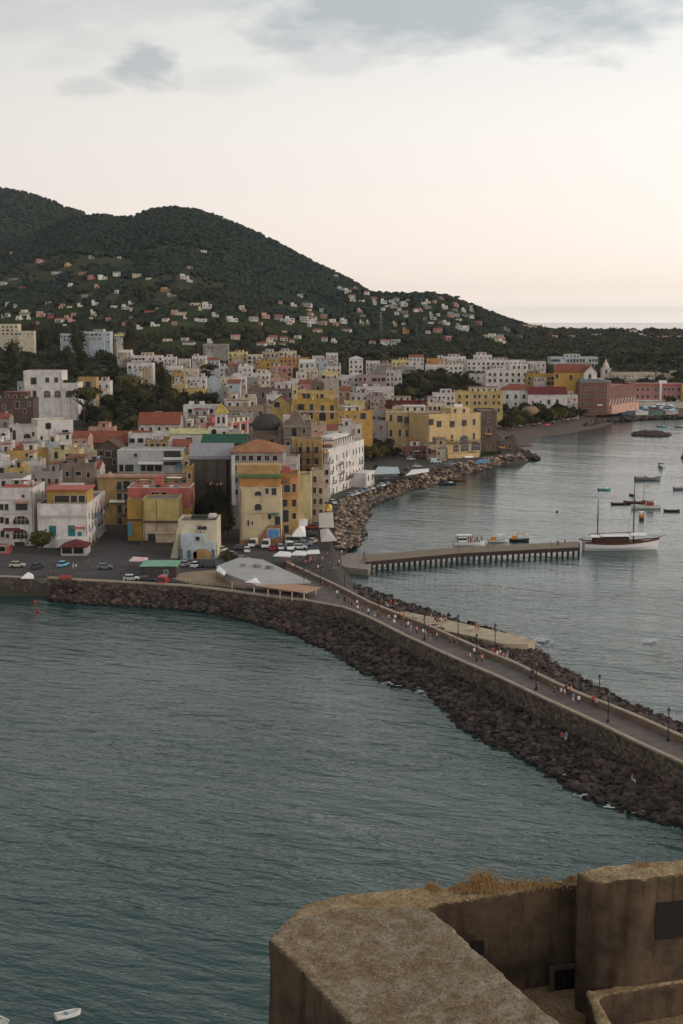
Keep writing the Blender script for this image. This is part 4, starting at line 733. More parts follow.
DENSE={'in the upper town just below the wooded belt':[(163,176,357,1210,'white'),(178,190,359,1190,'offwhite'),(165,182,366,1100,'white'),(192,206,356,1230,'white'),(207,219,360,1170,'paleblue'),(219,229,366,1100,'white'),(184,198,369,1060,'cream'),(296,306,372,1050,'white'),(306,318,369,1080,'cream'),(316,327,361,1180,'paleblue'),(327,341,366,1110,'white'),(312,324,356,1240,'offwhite'),(326,338,353,1300,'white'),(366,380,361,1160,'white'),(380,392,363,1140,'grey'),(292,301,379,950,'white'),(409,424,357,1250,'white'),(228,238,366,1090,'grey'),(238,252,366,1080,'white')],
 'in the middle of the town around the hedge trees':[(171,184,373,1000,'ochre'),(186,206,377,960,'white'),(246,258,378,930,'grey'),(252,270,373,1000,'white'),(270,284,378,930,'salmon'),(284,294,381,900,'white'),(228,240,383,860,'paleblue'),(299,312,383,860,'pink'),(338,350,390,830,'salmon'),(350,368,393,820,'offwhite'),(366,384,396,800,'mauve'),(266,281,395,715,'white'),(240,256,398,730,'cream'),(224,240,399,735,'white'),(338,347,405,720,'beige')],
 'among the crowded roofs left of the domed church':[(168,182,441,512,'offwhite'),(172,189,446,500,'salmon'),(150,169,417.5,655,'white'),(180,196,420,640,'mauve'),(196,210,423,625,'salmon'),(226,242,432,540,'cream'),(236,250,436,530,'white'),(182,198,427,600,'beige'),(240,252,414,640,'offwhite')],
 'among the crowded roofs right of the domed church':[(312,326,425,560,'beige'),(322,338,430,575,'white'),(311,324,434,545,'salmon'),(336,352,426,610,'offwhite'),(350,362,424,640,'white'),(324,334,421,620,'orange'),(283,292,416,600,'white'),(338,352,419,650,'yellow'),(296,310,417,590,'beige')],
 'on the left slope below the dark stone house':[(-14,10,442,520,'offwhite'),(10,26,444,530,'coral'),(24,42,443,535,'white'),(42,60,442,540,'paleblue'),(58,74,445,520,'lemon'),(74,90,447,525,'beige'),(-12,9,418,620,'grey'),(72,88,437,560,'salmon'),(76,97,452,505,'cream'),(-12,10,452,498,'white'),(22,40,461,474,'white'),(94,100,468,456,'offwhite')],
 'on the wooded right slope behind the beach hotels':[(668,683,361,1500,'paleblue'),(598,611,381,1100,'white'),(566,578,395,960,'offwhite')]}
for zone,lst in DENSE.items():
    by={}
    for a in lst: by.setdefault(a[4],[]).append(a)
    for c,l in by.items():
        l.sort(key=lambda a:a[0]+a[1])
        for i,a in enumerate(l):
            W_=(a[1]-a[0])*a[3]/F; q=ordn(i,len(l))
            lab=nth(i,len(l),CN[c]+' house',zone)
            rc=rnd.choice(['white','deck','pinkdeck','deck','grey','terracotta'] if c not in('white','paleblue') else ['white','white','deck','pinkdeck'])
            rf='flat' if rnd.random()<.82 else 'gable'
            house(lab,a[0],a[1],a[2],a[3],c,d=rnd.uniform(7,11),grid=(3,max(2,int(W_/2.8))),ww=1.1,wh=1.6,st=['dark','closed','dark','brclosed'],rc=rc if rf=='flat' else 'terracotta',roof=rf,rh=1.8)

# ---- small infill houses standing in front of the taller ones
def inbox(x,y,m):
    for cx,cy,a,hw_,d_ in BOX:
        if abs(x-cx)+abs(y-cy)>2*hw_+2*d_+20: continue
        lx=(x-cx)*math.cos(a)+(y-cy)*math.sin(a); ly=-(x-cx)*math.sin(a)+(y-cy)*math.cos(a)
        if abs(lx)<hw_+m and -m-1<ly<d_+m: return True
    return False
ri=random.Random(21); INF=[]
def area(x,y):
    return ('in upper town' if y<385 else 'in middle town' if y<430 else 'in lower town')+(', far left' if x<110 else ', centre left' if x<215 else ', centre' if x<330 else ', centre right' if x<430 else ', far right')
for (x0,x1,yt,Y,hh,W,kind,yaw,cx,cy) in list(HSPEC):
    if Y<470 or Y>1330 or yaw or hh<7.5 or kind in('villa','villa_wing','chapel','bell_tower','hotel','kiosk','palace','domed_church','church_tower','restaurant') or (x0>495 and Y<1100) or (365<x0<500 and Y<730): continue
    for q in range(2 if W>14 else 1):
        if ri.random()<.22: continue
        w_=max(5,W*ri.uniform(.3,.62)/(1 if W<=14 else 1.6)); dd=ri.uniform(5,8); fy=Y-dd-ri.uniform(1.5,4); xc=cx*fy/Y+ri.uniform(-.5,.5)*(W-w_); 
        if inbox(xc,fy+.5,w_*.45) or inbox(xc,fy+dd-.5,w_*.3): continue
        top=tz(xc,fy)+hh*ri.uniform(.38,.66); 
        dep=fy*cP-(top-H)*sP; px=341.5+F*xc/dep; py=512-F*(fy*sP+(top-H)*cP)/dep; wp=w_*F/dep
        INF.append((px-wp/2,px+wp/2,py,fy,ri.choice(['white','white','offwhite','cream','beige','ochre','salmon','grey','paleblue','mustard','stone','lemon']),dd))
gi={}
for a in INF: gi.setdefault((a[4],area((a[0]+a[1])/2,a[2])),[]).append(a)
for (c,z),l in gi.items():
    l.sort(key=lambda a:a[0])
    for i,a in enumerate(l):
        W_=(a[1]-a[0])*a[3]/F; house(nth(i,len(l),'low '+CN[c]+' house','under taller ones '+z),a[0],a[1],a[2],a[3],c,d=a[5],grid=(2,max(1,int(W_/2.7))),ww=1.0,wh=1.6,st=['dark','closed','dark','brclosed'],rc=ri.choice(['white','deck','pinkdeck','grey','terracotta']),annex=False)
print('infill',len(INF))
# ================================================================ quay, seawall, causeway
def strip(name,A,B,z0,z1,m,parent=None,zA=None):
    """solid band between two world polylines"""
    mb=MB(); n=len(A); vs=[]
    for a,b in zip(A,B): vs+=[(a[0],a[1],z0),(b[0],b[1],z0),(b[0],b[1],z1),(a[0],a[1],z1)]
    fs=[(0,1,2,3),tuple(4*(n-1)+i for i in (3,2,1,0))]
    for i in range(n-1):
        for k in range(4): fs.append((4*i+k,4*i+(k+1)%4,4*i+4+(k+1)%4,4*i+4+k))
    mb.add(vs,fs); return mb.build(name,m,parent)
def world(pts,z): return [at_z(x,y,z) for x,y in pts]
def resample(P,n):
    P=[Vector((p[0],p[1],0)) for p in P]; L_=[0]
    for a,b in zip(P,P[1:]): L_.append(L_[-1]+(b-a).length)
    o=[]
    for i in range(n):
        s=L_[-1]*i/(n-1); k=max(j for j in range(len(L_)) if L_[j]<=s+1e-6); k=min(k,len(P)-2); t=(s-L_[k])/(L_[k+1]-L_[k]); o.append(P[k].lerp(P[k+1],t))
    return o
def offs(P,d):
    o=[]
    for i,p in enumerate(P):
        a=P[max(0,i-1)]; b=P[min(len(P)-1,i+1)]; t=Vector((b[0]-a[0],b[1]-a[1],0)).normalized(); o.append(Vector((p[0]-t.y*d,p[1]+t.x*d,0)))
    return o
CZ=5.4
NEAR=world([(306,598),(345,605),(354.6,608),(378,618),(410,634),(436.6,646),(466,659),(504,675),(540,692),(575,708),(607,722.5),(639,738),(683,758),(730,780),(800,815),(900,868)],CZ)
FAR=world([(284,561),(310,573),(340,587),(369,602),(398.6,614),(425,624),(457,638.6),(480.6,649),(513,662),(553.6,682),(580,694),(607,704),(634,715),(661,727),(683,737),(730,757),(800,788),(900,832)],CZ)
NEARr=resample(NEAR,60); FARr=resample(FAR,60)
st0=world([(290,597),(306,599)],CZ)
road=strip('causeway_road',offs(NEARr,-.58),FARr,-1.0,4.45,PAVE); tag(road,kind='structure')
w=empty('sea_wall',(0,0,0)); tag(w,'dark stone near side wall of the causeway topped by a pale capstone line','wall'); ALL.append(w)
strip('wall',offs(NEARr,-1.15),offs(NEARr,-.6),-.8,5.0,STONEW,w); strip('capstone',offs(NEARr,-1.25),offs(NEARr,-.5),5.0+.003,5.3,CAP,w)
w=empty('parapet_wall',(0,0,0)); tag(w,'low tan parapet wall along the far bay side of the causeway','wall'); ALL.append(w)
CAPD=mat('parapet_brown',(128,108,90),scale=.5,amt=.35,bump=.04,streak=.4)
strip('wall',offs(FARr,-.1),offs(FARr,.5),-.8,5.3,CAPD,w); strip('capstone',offs(FARr,-.2),offs(FARr,.6),5.303,5.5,CAP,w)
QL=resample(world([(49.5,576.5),(80,578.5),(120,580.5),(190,584.5),(228,589),(270,594.5),(306,598.5)],4.75),40)
w=empty('quay_wall',(0,0,0)); tag(w,'stone quay wall with tan coping in front of the town car park','wall'); ALL.append(w)
strip('wall',offs(QL,-1.2),offs(QL,0),-.8,4.4,STONEW,w); strip('coping',offs(QL,-1.35),offs(QL,.5),4.403,4.72,CAP,w)
QL2=resample(world([(-260,572),(-60,574),(0,575.5),(32,576.5)],4.6),12)
w=empty('quay_wall',(0,0,0)); tag(w,'short stone quay wall at left edge beside the boat slip','wall'); ALL.append(w)
strip('wall',offs(QL2,-1.2),offs(QL2,0),-.8,4.4,STONEW,w); strip('coping',offs(QL2,-1.35),offs(QL2,.4),4.403,4.6,CAP,w)
# boat slip with little stair between the two walls
mb=MB(); a=at_z(31,588,0); 
P=[at_z(28,590,.6),at_z(50,592,.6),at_z(50,578,4),at_z(34,577,4)]
mb.add([(p.x,p.y,p.z) for p in P]+[(p.x,p.y,p.z-.5) for p in P],[(0,1,2,3),(4,7,6,5),(0,4,5,1),(1,5,6,2),(2,6,7,3),(3,7,4,0)]); tag(mb.build('boat_slip',CONC),kind='structure')
P=[at_z(0,581,2.2),at_z(34,580,2.2),at_z(34,588,1.2),at_z(0,592,1.2)]
# railings of the quay: posts as one railing thing
rl=empty('railing',(0,0,0)); tag(rl,'thin dark iron railing on the quay wall coping','railing'); ALL.append(rl)
rp_=offs(QL,.1); mb=MB()
for a,b in zip(rp_,rp_[1:]):
    for z in (5.2,5.6): mb.tube((a.x,a.y,z),(b.x,b.y,z),.035,n=4)
mb.build('rail',METAL,rl)
rpm=MB(); rpm.tube((0,0,4.7),(0,0,5.65),.045,n=4); rpm=rpm.mesh('post',METAL)
for p_ in resample(rp_,70): link('post',rpm,rl,loc=(p_.x,p_.y,0))
# mounds the rocks lie on
def mound(name,A,B,zt,m,prof=((0,1),(.35,.62),(.7,.28),(1,0),(1.15,-.6),(1.4,-1.6))):
    zf=zt if callable(zt) else (lambda x:zt)
    n=len(A); vs=[];fs=[]
    for a,b in zip(A,B):
        for t,h in prof:
            p=Vector((a[0],a[1],0)).lerp(Vector((b[0],b[1],0)),t); vs.append((p.x,p.y,zf(a[0])*h if h>0 else h))
    k=len(prof)
    for i in range(n-1):
        for j in range(k-1): fs.append((i*k+j,i*k+j+1,(i+1)*k+j+1,(i+1)*k+j))
    mb=MB(); mb.add(vs,fs); return tag(mb.build(name,m,smooth=True),kind='structure')
NW=world([(50,601),(100,605),(150,607),(200,612),(235,618),(290,633),(330,651),(365,672),(392,684),(425,690),(442,706),(455,720),(480,738),(520,755),(560,780),(600,802),(640,814),(683,826),(730,845),(800,880),(900,950)],0)
# match samples along the wall by pixel column
allN=[(50,576.5),(80,578.5),(120,580.5),(190,584.5),(228,589),(270,594.5),(306,598.5),(345,605),(354.6,608),(378,618),(410,634),(436.6,646),(466,659),(504,675),(540,692),(575,708),(607,722.5),(639,738),(683,758),(730,780),(800,815),(900,868)]
def poly_at(pts,x): 
    return float(np.interp(x,[p[0] for p in pts],[p[1] for p in pts]))
NWpx=[(50,601),(100,605),(150,607),(200,612),(235,618),(290,633),(330,651),(365,672),(392,684),(425,690),(442,706),(455,720),(480,738),(520,755),(560,780),(600,802),(640,814),(683,826),(730,845),(800,880),(900,950)]
xs=list(np.linspace(50,880,90))
An=[at_z(x,poly_at(allN,x),5.0) for x in xs]; Bn=[at_z(x+ (0 if x<300 else 0),poly_at(NWpx,x),0) for x in xs]
ZT=lambda x: float(np.interp(x,[-60,10,40],[3.0,2.6,1.3]))
mound('breakwater_slope',An,Bn,ZT,ROCK)
FWpx=[(338,577),(345,580),(395,600),(430,612),(470,624),(500,633),(538,650),(559,667),(580,679),(615,698),(661,718),(683,727),(760,760),(900,822)]
FARpx=[(284,561),(310,573),(340,587),(369,602),(398.6,614),(425,624),(457,638.6),(480.6,649),(513,662),(553.6,682),(580,694),(607,704),(634,715),(661,727),(683,737),(730,757),(800,788),(900,832)]
xs2=list(np.linspace(340,880,60))
Af=[at_z(x,poly_at(FARpx,x)+2.0,4.4) for x in xs2]; Bf=[at_z(x,poly_at(FWpx,x),0) for x in xs2]
mound('breakwater_slope_bay_side',Af,Bf,3.2,ROCK)
# concrete bathing platform on the bay side
P=[(390,611),(407,612),(448,620),(504,632.5),(522,636),(535,641.5),(528,644),(504,644),(472,636),(437,629),(404,619)]
o=flat('bathing_platform',P,2.3,mat('platform_concrete',(176,158,132),scale=.4,amt=.35,bump=.05),thick=2.6,kind=None,label='pale concrete bathing platform tapering out over the bay side rocks',cat='platform'); ALL.append(o)
# square with asphalt, sand yard
flat('town_square',[(-300,545),(-8,552),(120,548),(180,560),(222,556),(284,545),(312,535),(330,545),(332,562),(300,572),(200,583),(60,577),(-300,572)],4.03,ASPH)
flat('street',[(304,540),(320,540),(322,508),(330,500),(352,493),(384,484),(430,468),(470,457),(470,453),(425,462),(380,477),(345,488),(322,497),(308,508)],4.035,ASPH)
flat('sandy_yard',[(172,578),(178,573),(222,569),(230,582),(282,592),(190,583.5)],4.075,mat('yard_sand',(160,136,110),scale=.2,amt=.3,bump=.02))
flat('alley',[(108,548),(132,548),(136,530),(112,530)],4.06,mat('alley_dark',(56,52,52),amt=.3))
# low concrete wall on the inner side of causeway root
K=resample(world([(284,560.5),(310,572.5),(336,585)],5.0),8)
# ---------------------------------------------------------------- rocks
def rock_mesh(seed,m,detail=2):
    bm=bmesh.new(); bmesh.ops.create_icosphere(bm,subdivisions=detail,radius=.5); r=random.Random(seed)
    pl=[(Vector((r.uniform(-1,1),r.uniform(-1,1),r.uniform(-.8,1))).normalized(),r.uniform(.2,.38)) for _ in range(13)]
    for v in bm.verts:
        for n,d in pl:
            k=v.co.dot(n)
            if k>d: v.co-=n*(k-d)
    for v in bm.verts: v.co*=Vector((1.15,.95,.85))*1.0
    for v in bm.verts: v.co*=1.25
    me=bpy.data.meshes.new('rock'); bm.to_mesh(me); bm.free(); me.materials.append(m); return me
RK=[rock_mesh(i,ROCK) for i in range(8)]; RKL=[rock_mesh(20+i,ROCKL) for i in range(6)]
ROCKM=stone_tone(mat('rock_mid',(96,82,72),scale=.5,amt=.5,bump=.12,bscale=2.5)); RKM=[rock_mesh(40+i,ROCKM) for i in range(5)]
def strip_points(A,B,zt,n,r,tmin=.03,tmax=1.08,prof=((0,1),(.35,.62),(.7,.28),(1,0),(1.15,-.6))):
    out=[]; seg=[(Vector((a[0],a[1]))-Vector((b[0],b[1]))).length for a,b in zip(A,B)]
    for _ in range(n):
        i=r.randrange(len(A)-1); f=r.random(); t=r.uniform(tmin,tmax)
        a=Vector((A[i][0],A[i][1])).lerp(Vector((A[i+1][0],A[i+1][1])),f); b=Vector((B[i][0],B[i][1])).lerp(Vector((B[i+1][0],B[i+1][1])),f)
        p=a.lerp(b,t); h=float(np.interp(t,[q[0] for q in prof],[q[1] for q in prof])); out.append((p.x,p.y,(zt(a.x) if callable(zt) else zt)*h if h>0 else h))
    return out
rr=random.Random(3)
rocks=[]     # x,y,z,size,kind
for x,y,z in strip_points(An,Bn,ZT,9500,rr,tmin=.09): rocks.append((x,y,z,rr.choice([.45,.55,.7,.85,1.0,1.25,1.7])*rr.uniform(.8,1.15),'d'))
for x,y,z in strip_points(Af,Bf,3.2,2600,rr): rocks.append((x,y,z,rr.choice([.7,.9,1.2,1.6])*rr.uniform(.8,1.2),'d'))
rocks=[r_ for r_ in rocks if not(r_[2]>0 and False)]
# right shore armour, tan blocks
SU=[(339,500),(352,494),(374,486),(402,479),(430,470),(460,462),(490,457),(518,452)]
SD=[(364,522),(369,508),(384,500),(406,492),(436,484),(464,475),(494,467),(530,461)]
A=world(SU,4); B=world(SD,0)
for x,y,z in strip_points(A,B,3.4,2600,rr,tmax=1.2): 
    t=at_z(500,458,4)
    rocks.append((x,y,z,rr.choice([.9,1.2,1.6,2.3]),'l' if rr.random()<.30 else ('m' if rr.random()<.5 else 'd')))
A=world([(338,500),(334,515),(333,530),(336,547)],4); B=world([(360,505),(360,520),(362,535),(356,547)],0)
for x,y,z in strip_points(A,B,3.4,1100,rr,tmax=1.15): rocks.append((x,y,z,rr.choice([.8,1.2,1.6,2.2]),'l' if rr.random()<.36 else ('m' if rr.random()<.4 else 'd')))
# promontory toe and beach edge
A=world([(500,450),(520,452),(505,444),(508,438)],2.5); B=world([(535,461),(538,459),(514,447),(514,438)],0)
for x,y,z in strip_points(A,B,2.5,200,rr): rocks.append((x,y,z,rr.choice([2,3,4]),'d'))
A=world([(585,425),(604,420),(640,417.5),(690,416)],1.5); B=world([(588,427),(606,422.5),(640,420),(690,418)],0)
for x,y,z in strip_points(A,B,1.6,260,rr,tmin=0,tmax=1): rocks.append((x,y,z,rr.choice([2,3,4]),'d'))
A=world([(-80,578),(0,582),(30,583)],2); B=world([(-80,594),(0,593),(26,592)],0)
for x,y,z in strip_points(A,B,2.0,260,rr): rocks.append((x,y,z,rr.choice([1.2,1.8,2.4]),'m' if rr.random()<.4 else 'd'))
RT_=terrain(np.array([q[0] for q in rocks]),np.array([q[1] for q in rocks]))
rocks=[(q[0],q[1],max(q[2],float(t)) if q[1]>395 and float(t)<3.9 else q[2],q[3],q[4]) for q,t in zip(rocks,RT_)]
def key(r_): # apparent size
    return -r_[3]/math.hypot(r_[0],r_[1])
def inview(r_):
    dep=r_[1]*cP-(r_[2]-H)*sP
    px=341.5+F*r_[0]/dep; return -5<px<690
vis=[r_ for r_ in rocks if inview(r_)]; hid=[r_ for r_ in rocks if not inview(r_)]
vis.sort(key=key); big=vis[:290]; rest=vis[290:]+hid
for x,y,z,s,k in big:
    sx_=s*rr.uniform(.9,1.25); kk='d'
    o=link('rock',rr.choice(RKM if kk=='m' else RK),None,loc=(x,y,z+.1*s),rot=(rr.uniform(-.5,.5),rr.uniform(-.5,.5),rr.uniform(0,6.3)),scale=(sx_,s,s*.85))
    tag(o,'brown armour boulder piled at foot of the causeway wall','boulder','armour boulders of the causeway')
def rocks_mesh(lst,protos,mats):
    V=[];Fa=[];MI=[];b=0
    P=[]
    for me in protos:
        v=np.array([q.co[:] for q in me.vertices]); f=np.array([q.vertices[:] for q in me.polygons]); P.append((v,f))
    nm=len(mats)
    for x,y,z,s,k in lst:
        mi={'d':0,'m':1,'l':2}[k]; v,f=P[rr.randrange(len(P))]; a=rr.uniform(0,6.3); c,s_=math.cos(a),math.sin(a); t=rr.uniform(-.6,.6); ct,st=math.cos(t),math.sin(t)
        w_=v*np.array([s*rr.uniform(.9,1.25),s,s*.8]); w_=w_@np.array([[1,0,0],[0,ct,st],[0,-st,ct]])@np.array([[c,s_,0],[-s_,c,0],[0,0,1]])
        V.append(w_+np.array([x,y,z+.1*s])); Fa.append(f+b); MI.append(np.full(len(f),mi)); b+=len(v)
    return np.concatenate(V),np.concatenate(Fa),np.concatenate(MI)
lowp=[rock_mesh(60+i,ROCK,2) for i in range(8)]
V,Fa,MI=rocks_mesh([r_ for r_ in rest],lowp,[ROCK,ROCKM,ROCKL]); tag(link('armour_rubble',big_mesh('armour_rubble',V,Fa,[ROCK,ROCKM,ROCKL],MI)),'piled armour rubble along the causeway, quay and bay shore','rubble',kind='stuff')
# islet in the bay
mb=MB(); c=at_z(651,435,0); bm=bmesh.new(); bmesh.ops.create_icosphere(bm,subdivisions=4,radius=1)
for v_ in bm.verts: n_=vn(v_.co.x*30,v_.co.y*30,6,3)+.5*vn(v_.co.x*30,v_.co.y*30,2.5,9); v_.co=Vector((v_.co.x*12.5*(1+.12*float(n_)),v_.co.y*9*(1+.1*float(n_)),v_.co.z*2.3*(1+.5*float(n_)+.5*float(vn(v_.co.x*30,v_.co.y*30,1.3,4)))))
me=bpy.data.meshes.new('rock_islet'); bm.to_mesh(me); bm.free(); me.materials.append(ROCK); o=link('rock_islet',me,None,loc=(c.x,c.y,-.2)); tag(o,'low dark rock islet in the bay before the pink hotel','rock')
# tan cliff bluff by the beach
bm=bmesh.new(); bmesh.ops.create_icosphere(bm,subdivisions=4,radius=1); c=at_ground(533,422)
for v_ in bm.verts: n_=vn(v_.co.x*30,v_.co.z*40+v_.co.y*20,9,3); v_.co=Vector((v_.co.x*9*(1+.12*float(n_)),v_.co.y*6,v_.co.z*9*(1+.16*float(n_)-.25*v_.co.x)))
me=bpy.data.meshes.new('rock_bluff'); bm.to_mesh(me); bm.free(); me.materials.append(mat('bluff_tan',(146,118,92),scale=.15,amt=.4,bump=.5,bscale=.6)); o=link('rock_bluff',me,None,loc=(c.x,c.y+4,c.z)); tag(o,'tan weathered rock bluff between the beach and dark trees','rock')
c=at_z(484,545,0)
# foam at the outer rocks
FOAM=mat('sea_foam',(190,194,192),scale=3,amt=.3)
fv=[];ff=[]
def foam_at(px,py,n,sp):
    for _ in range(n):
        c=at_z(px+rr.gauss(0,sp),py+rr.gauss(0,sp*.25),0); r_=rr.uniform(.06,.3); k=rr.randint(5,7); b=len(fv); a0=rr.random()*6
        for i in range(k): a=a0+2*math.pi*i/k; q=r_*rr.uniform(.6,1.3); fv.append((c.x+q*math.cos(a)*1.8,c.y+q*math.sin(a),.05+b*.00012))
        ff.append(tuple(range(b,b+k)))
for px,py,n,sp in ((586,795,90,4),(618,806,60,6),(634,812,40,5),(560,776,30,3),(428,692,70,8),(444,697,40,3),(541,641,110,5),(532,646,40,4),(650,642,60,3),(510,664,14,3),(392,685,20,5)): foam_at(px,py,n,sp)
mb=MB(); mb.add(fv,ff); tag(mb.build('sea_foam',FOAM),'white foam flecks where small waves break on the rocks','foam',kind='stuff')
# ---------------------------------------------------------------- jetty
jy=empty('jetty',tuple(at_z(470,555,0))); tag(jy,'long narrow concrete jetty on dark piles with the schooner at its end','jetty'); ALL.append(jy)
jo=jy.location
N_=world([(366,561.5),(400,558.5),(460,553),(520,550),(579,547)],2.4); Fr=world([(366,555),(400,552),(455,547.5),(520,544.3),(579,541.5)],2.4)
def strip_l(name,A,B,z0,z1,m,root,org): 
    A=[Vector((p[0]-org[0],p[1]-org[1],0)) for p in A]; B=[Vector((p[0]-org[0],p[1]-org[1],0)) for p in B]; return strip(name,A,B,z0,z1,m,root)
strip_l('deck',N_,Fr,1.95,2.4,mat('jetty_deck',(124,108,92),scale=.4,amt=.25,bump=.02),jy,jo)
strip_l('edge_beam',offs(N_,-.25),offs(N_,-.003),1.25,2.3,mat('jetty_beam',(58,47,42),scale=.6,amt=.4),jy,jo)
Nr=resample(N_,40); Frr=resample(Fr,40)
for i,(a,b) in enumerate(zip(Nr,Frr)):
    if i==0: continue
    mb=MB(); q=a.lerp(b,.06)-jo; mb.lathe(q.x,q.y,[(.32,-3),(.32,1.95)],8); mb.build('pile',mat('pile_shade_dark',(58,48,42),scale=1,amt=.4),jy)  # pile colour darkened to carry the shade under the deck
    mb=MB(); q=a.lerp(b,.94)-jo; mb.lathe(q.x,q.y,[(.32,-3),(.32,1.95)],8); mb.build('pile',mat('pile_shade_dark',(58,48,42),scale=1,amt=.4),jy)
o=flat('landing_platform',[(336,558),(344,567),(368,569.5),(371,564),(366,555.5),(350,553)],1.7,CONC,thick=2.5,kind=None,label='low grey landing platform at the shore end of the jetty',cat='platform')
# ================================================================ boats
def hull(mb,Lh,B,D,m=0,n=12,sheer=.35,tr=.75,deckm=1,top=None):
    """lofted hull along +x (bow), keel to sheer"""
    secs=[]
    for i in range(n+1):
        t=i/n; w_=B/2*(tr+(1-tr)*math.sin(min(t/.45,1)*math.pi/2))*(1-max(0,(t-.5)/.5)**2.2); w_=max(w_,.02)
        z=D*(1+sheer*(2*abs(t-.38))**2*.7); x=-Lh/2+Lh*t; rake=.12*Lh*max(0,t-.8)/.2*.3
        secs.append([(x,0,-.35*D*(1-t*.6)),(x,w_*.62,-.1*D),(x+rake*.5,w_*.93,.4*z),(x+rake,w_,z)])
    vs=[];fs=[]
    for s_ in secs:
        for p_ in s_: vs.append(p_)
        for p_ in s_[::-1][:-1]: vs.append((p_[0],-p_[1],p_[2]))
    # order per section: keel,1,2,3, -3,-2,-1
    k=7
    for i in range(n):
        for j in list(range(3)): fs.append((i*k+j,i*k+j+1,(i+1)*k+j+1,(i+1)*k+j))
        fs.append((i*k+4,i*k+5,(i+1)*k+5,(i+1)*k+4)); fs.append((i*k+5,i*k+6,(i+1)*k+6,(i+1)*k+5)); fs.append((i*k+6,i*k,(i+1)*k,(i+1)*k+6))
    fs.append((0,1,2,3,4,5,6)); mb.add(vs,fs,m)
    dv=[];df=[]
    for s_ in secs: dv+=[(s_[3][0],s_[3][1]*.93,s_[3][2]-D*.18),(s_[3][0],-s_[3][1]*.93,s_[3][2]-D*.18)]
    for i in range(n): df.append((2*i,2*i+1,2*i+3,2*i+2))
    mb.add(dv,df,deckm)
    return secs
BW=mat('boat_white',(214,212,208),rough=.4,scale=2,amt=.12); BD=mat('boat_navy',(44,50,62),rough=.5,scale=2,amt=.2); BG=mat('boat_grey',(120,124,126),amt=.2); BT=mat('boat_teal',(90,150,156),amt=.2); BB=mat('boat_brown',(96,58,44),rough=.6,scale=2,amt=.3); DK=mat('boat_deck',(150,132,112),scale=2,amt=.25)
ORANGE=mat('canvas_orange',(214,130,40),amt=.15)
def boat(px,py,Lh,label,style,rz=0.0,hm=BW,kind='motor_boat',cat='boat',group=None):
    c=at_z(px,py,0); r=empty(kind,(c.x,c.y,0),rz); tag(r,label,cat,group); ALL.append(r); B=Lh*(.36 if Lh<7 else .3); D=max(.45,Lh*.11)
    mb=MB(); hull(mb,Lh,B*(1.25 if style=='tender' else 1),D,0); mb.build('hull',[hm,mat('liner_pale',(186,180,172),amt=.2) if style=='tender' else DK],r,smooth=False)
    if style=='tender':
        mb=MB(); mb.box(-.35,.0,-B*.4,B*.4,D*.7,D*.95); mb.build('seat',BG,r)
        mb=MB(); mb.lathe(0,0,[(.1,0),(.1,.1)],6); mb.box(-Lh*.5,Lh*.3,B*.5,B*.62,D*.75,D*1.05); mb.box(-Lh*.5,Lh*.3,-B*.62,-B*.5,D*.75,D*1.05); mb.build('rubbing_band',BW,r)
    if style=='cabin':
        mb=MB(); mb.prism([(-Lh*.12,-B*.3),(Lh*.18,-B*.26),(Lh*.22,0),(Lh*.18,B*.26),(-Lh*.12,B*.3)],D*.8,D+1.3); cb=mb.build('cabin',BW,r)
        mb=MB(); mb.box(-Lh*.125,Lh*.2,-B*.305,B*.305,D+.65,D+1.1); mb.build('windscreen',GLASS,cb)
        mb=MB(); mb.box(-Lh*.2,Lh*.16,-B*.33,B*.33,D+1.9,D+2.0); mb.build('canopy',WHITE,r)
        mb=MB(); mb.tube((-Lh*.1,0,D+2),(-Lh*.1,0,D+3.6),.05,n=4); mb.build('mast',METAL,r)
    if style in('open','dinghy'):
        for x in (-Lh*.25,0,Lh*.2): mb=MB(); mb.box(x-.14,x+.14,-B*.4,B*.4,D*.86,D*.94); mb.build('thwart',WOOD,r)
        mb=MB(); mb.box(-Lh/2-.35,-Lh/2-.05,-.16,.16,D*.2,D+.45); mb.box(-Lh/2-.3,-Lh/2-.15,-.05,.05,-.3,D*.2); mb.build('outboard_motor',METAL,r)
    if style=='open':
        mb=MB(); mb.box(Lh*.05,Lh*.3,-B*.25,B*.25,D*.8,D+.35); mb.build('foredeck_locker',BW,r)
    if style=='canopy':
        mb=MB(); mb.box(-Lh*.1,Lh*.3,-B*.42,B*.42,D+1.6,D+1.7); cn=mb.build('canopy',WHITE if 'white' in label else ORANGE,r); 
        for x in (-Lh*.08,Lh*.28):
            for y in (-B*.4,B*.4): mb=MB(); mb.tube((x,y,D*.8),(x,y,D+1.6),.04,n=4); mb.build('post',METAL,r)
        mb=MB(); mb.box(-Lh*.35,-Lh*.12,-B*.35,B*.35,D*.8,D+.9); mb.build('engine_box',ORANGE,r)
    if style=='mast':
        mb=MB(); mb.tube((Lh*.1,0,D*.8),(Lh*.1,0,D+6),.09,.05); mb.build('mast',WOOD,r)
        mb=MB(); mb.box(-Lh*.25,-Lh*.02,-B*.25,B*.25,D*.8,D+1.4); mb.build('cabin',mat('cabin_red',(150,70,56),amt=.2),r)
        mb=MB(); mb.tube((Lh*.1,0,D+1.2),(-Lh*.35,0,D+2.2),.06); mb.build('boom',WOOD,r)
    return r
boat(661,467,7.5,'white cabin cruiser with flybridge, topmost anchored boat on right','cabin',R(100))
boat(647.5,480,11,'long dark launch with people aboard, below the white cabin cruiser','open',R(4),BG)
boat(604.5,490,5.0,'small teal topped rowing boat alone left of the other anchored boats','open',R(10),BT,'rowing_boat')
boat(631,495.5,4.4,'tiny dark boat with upright outboard above the schooner foremast','dinghy',R(95),BD,'dinghy')
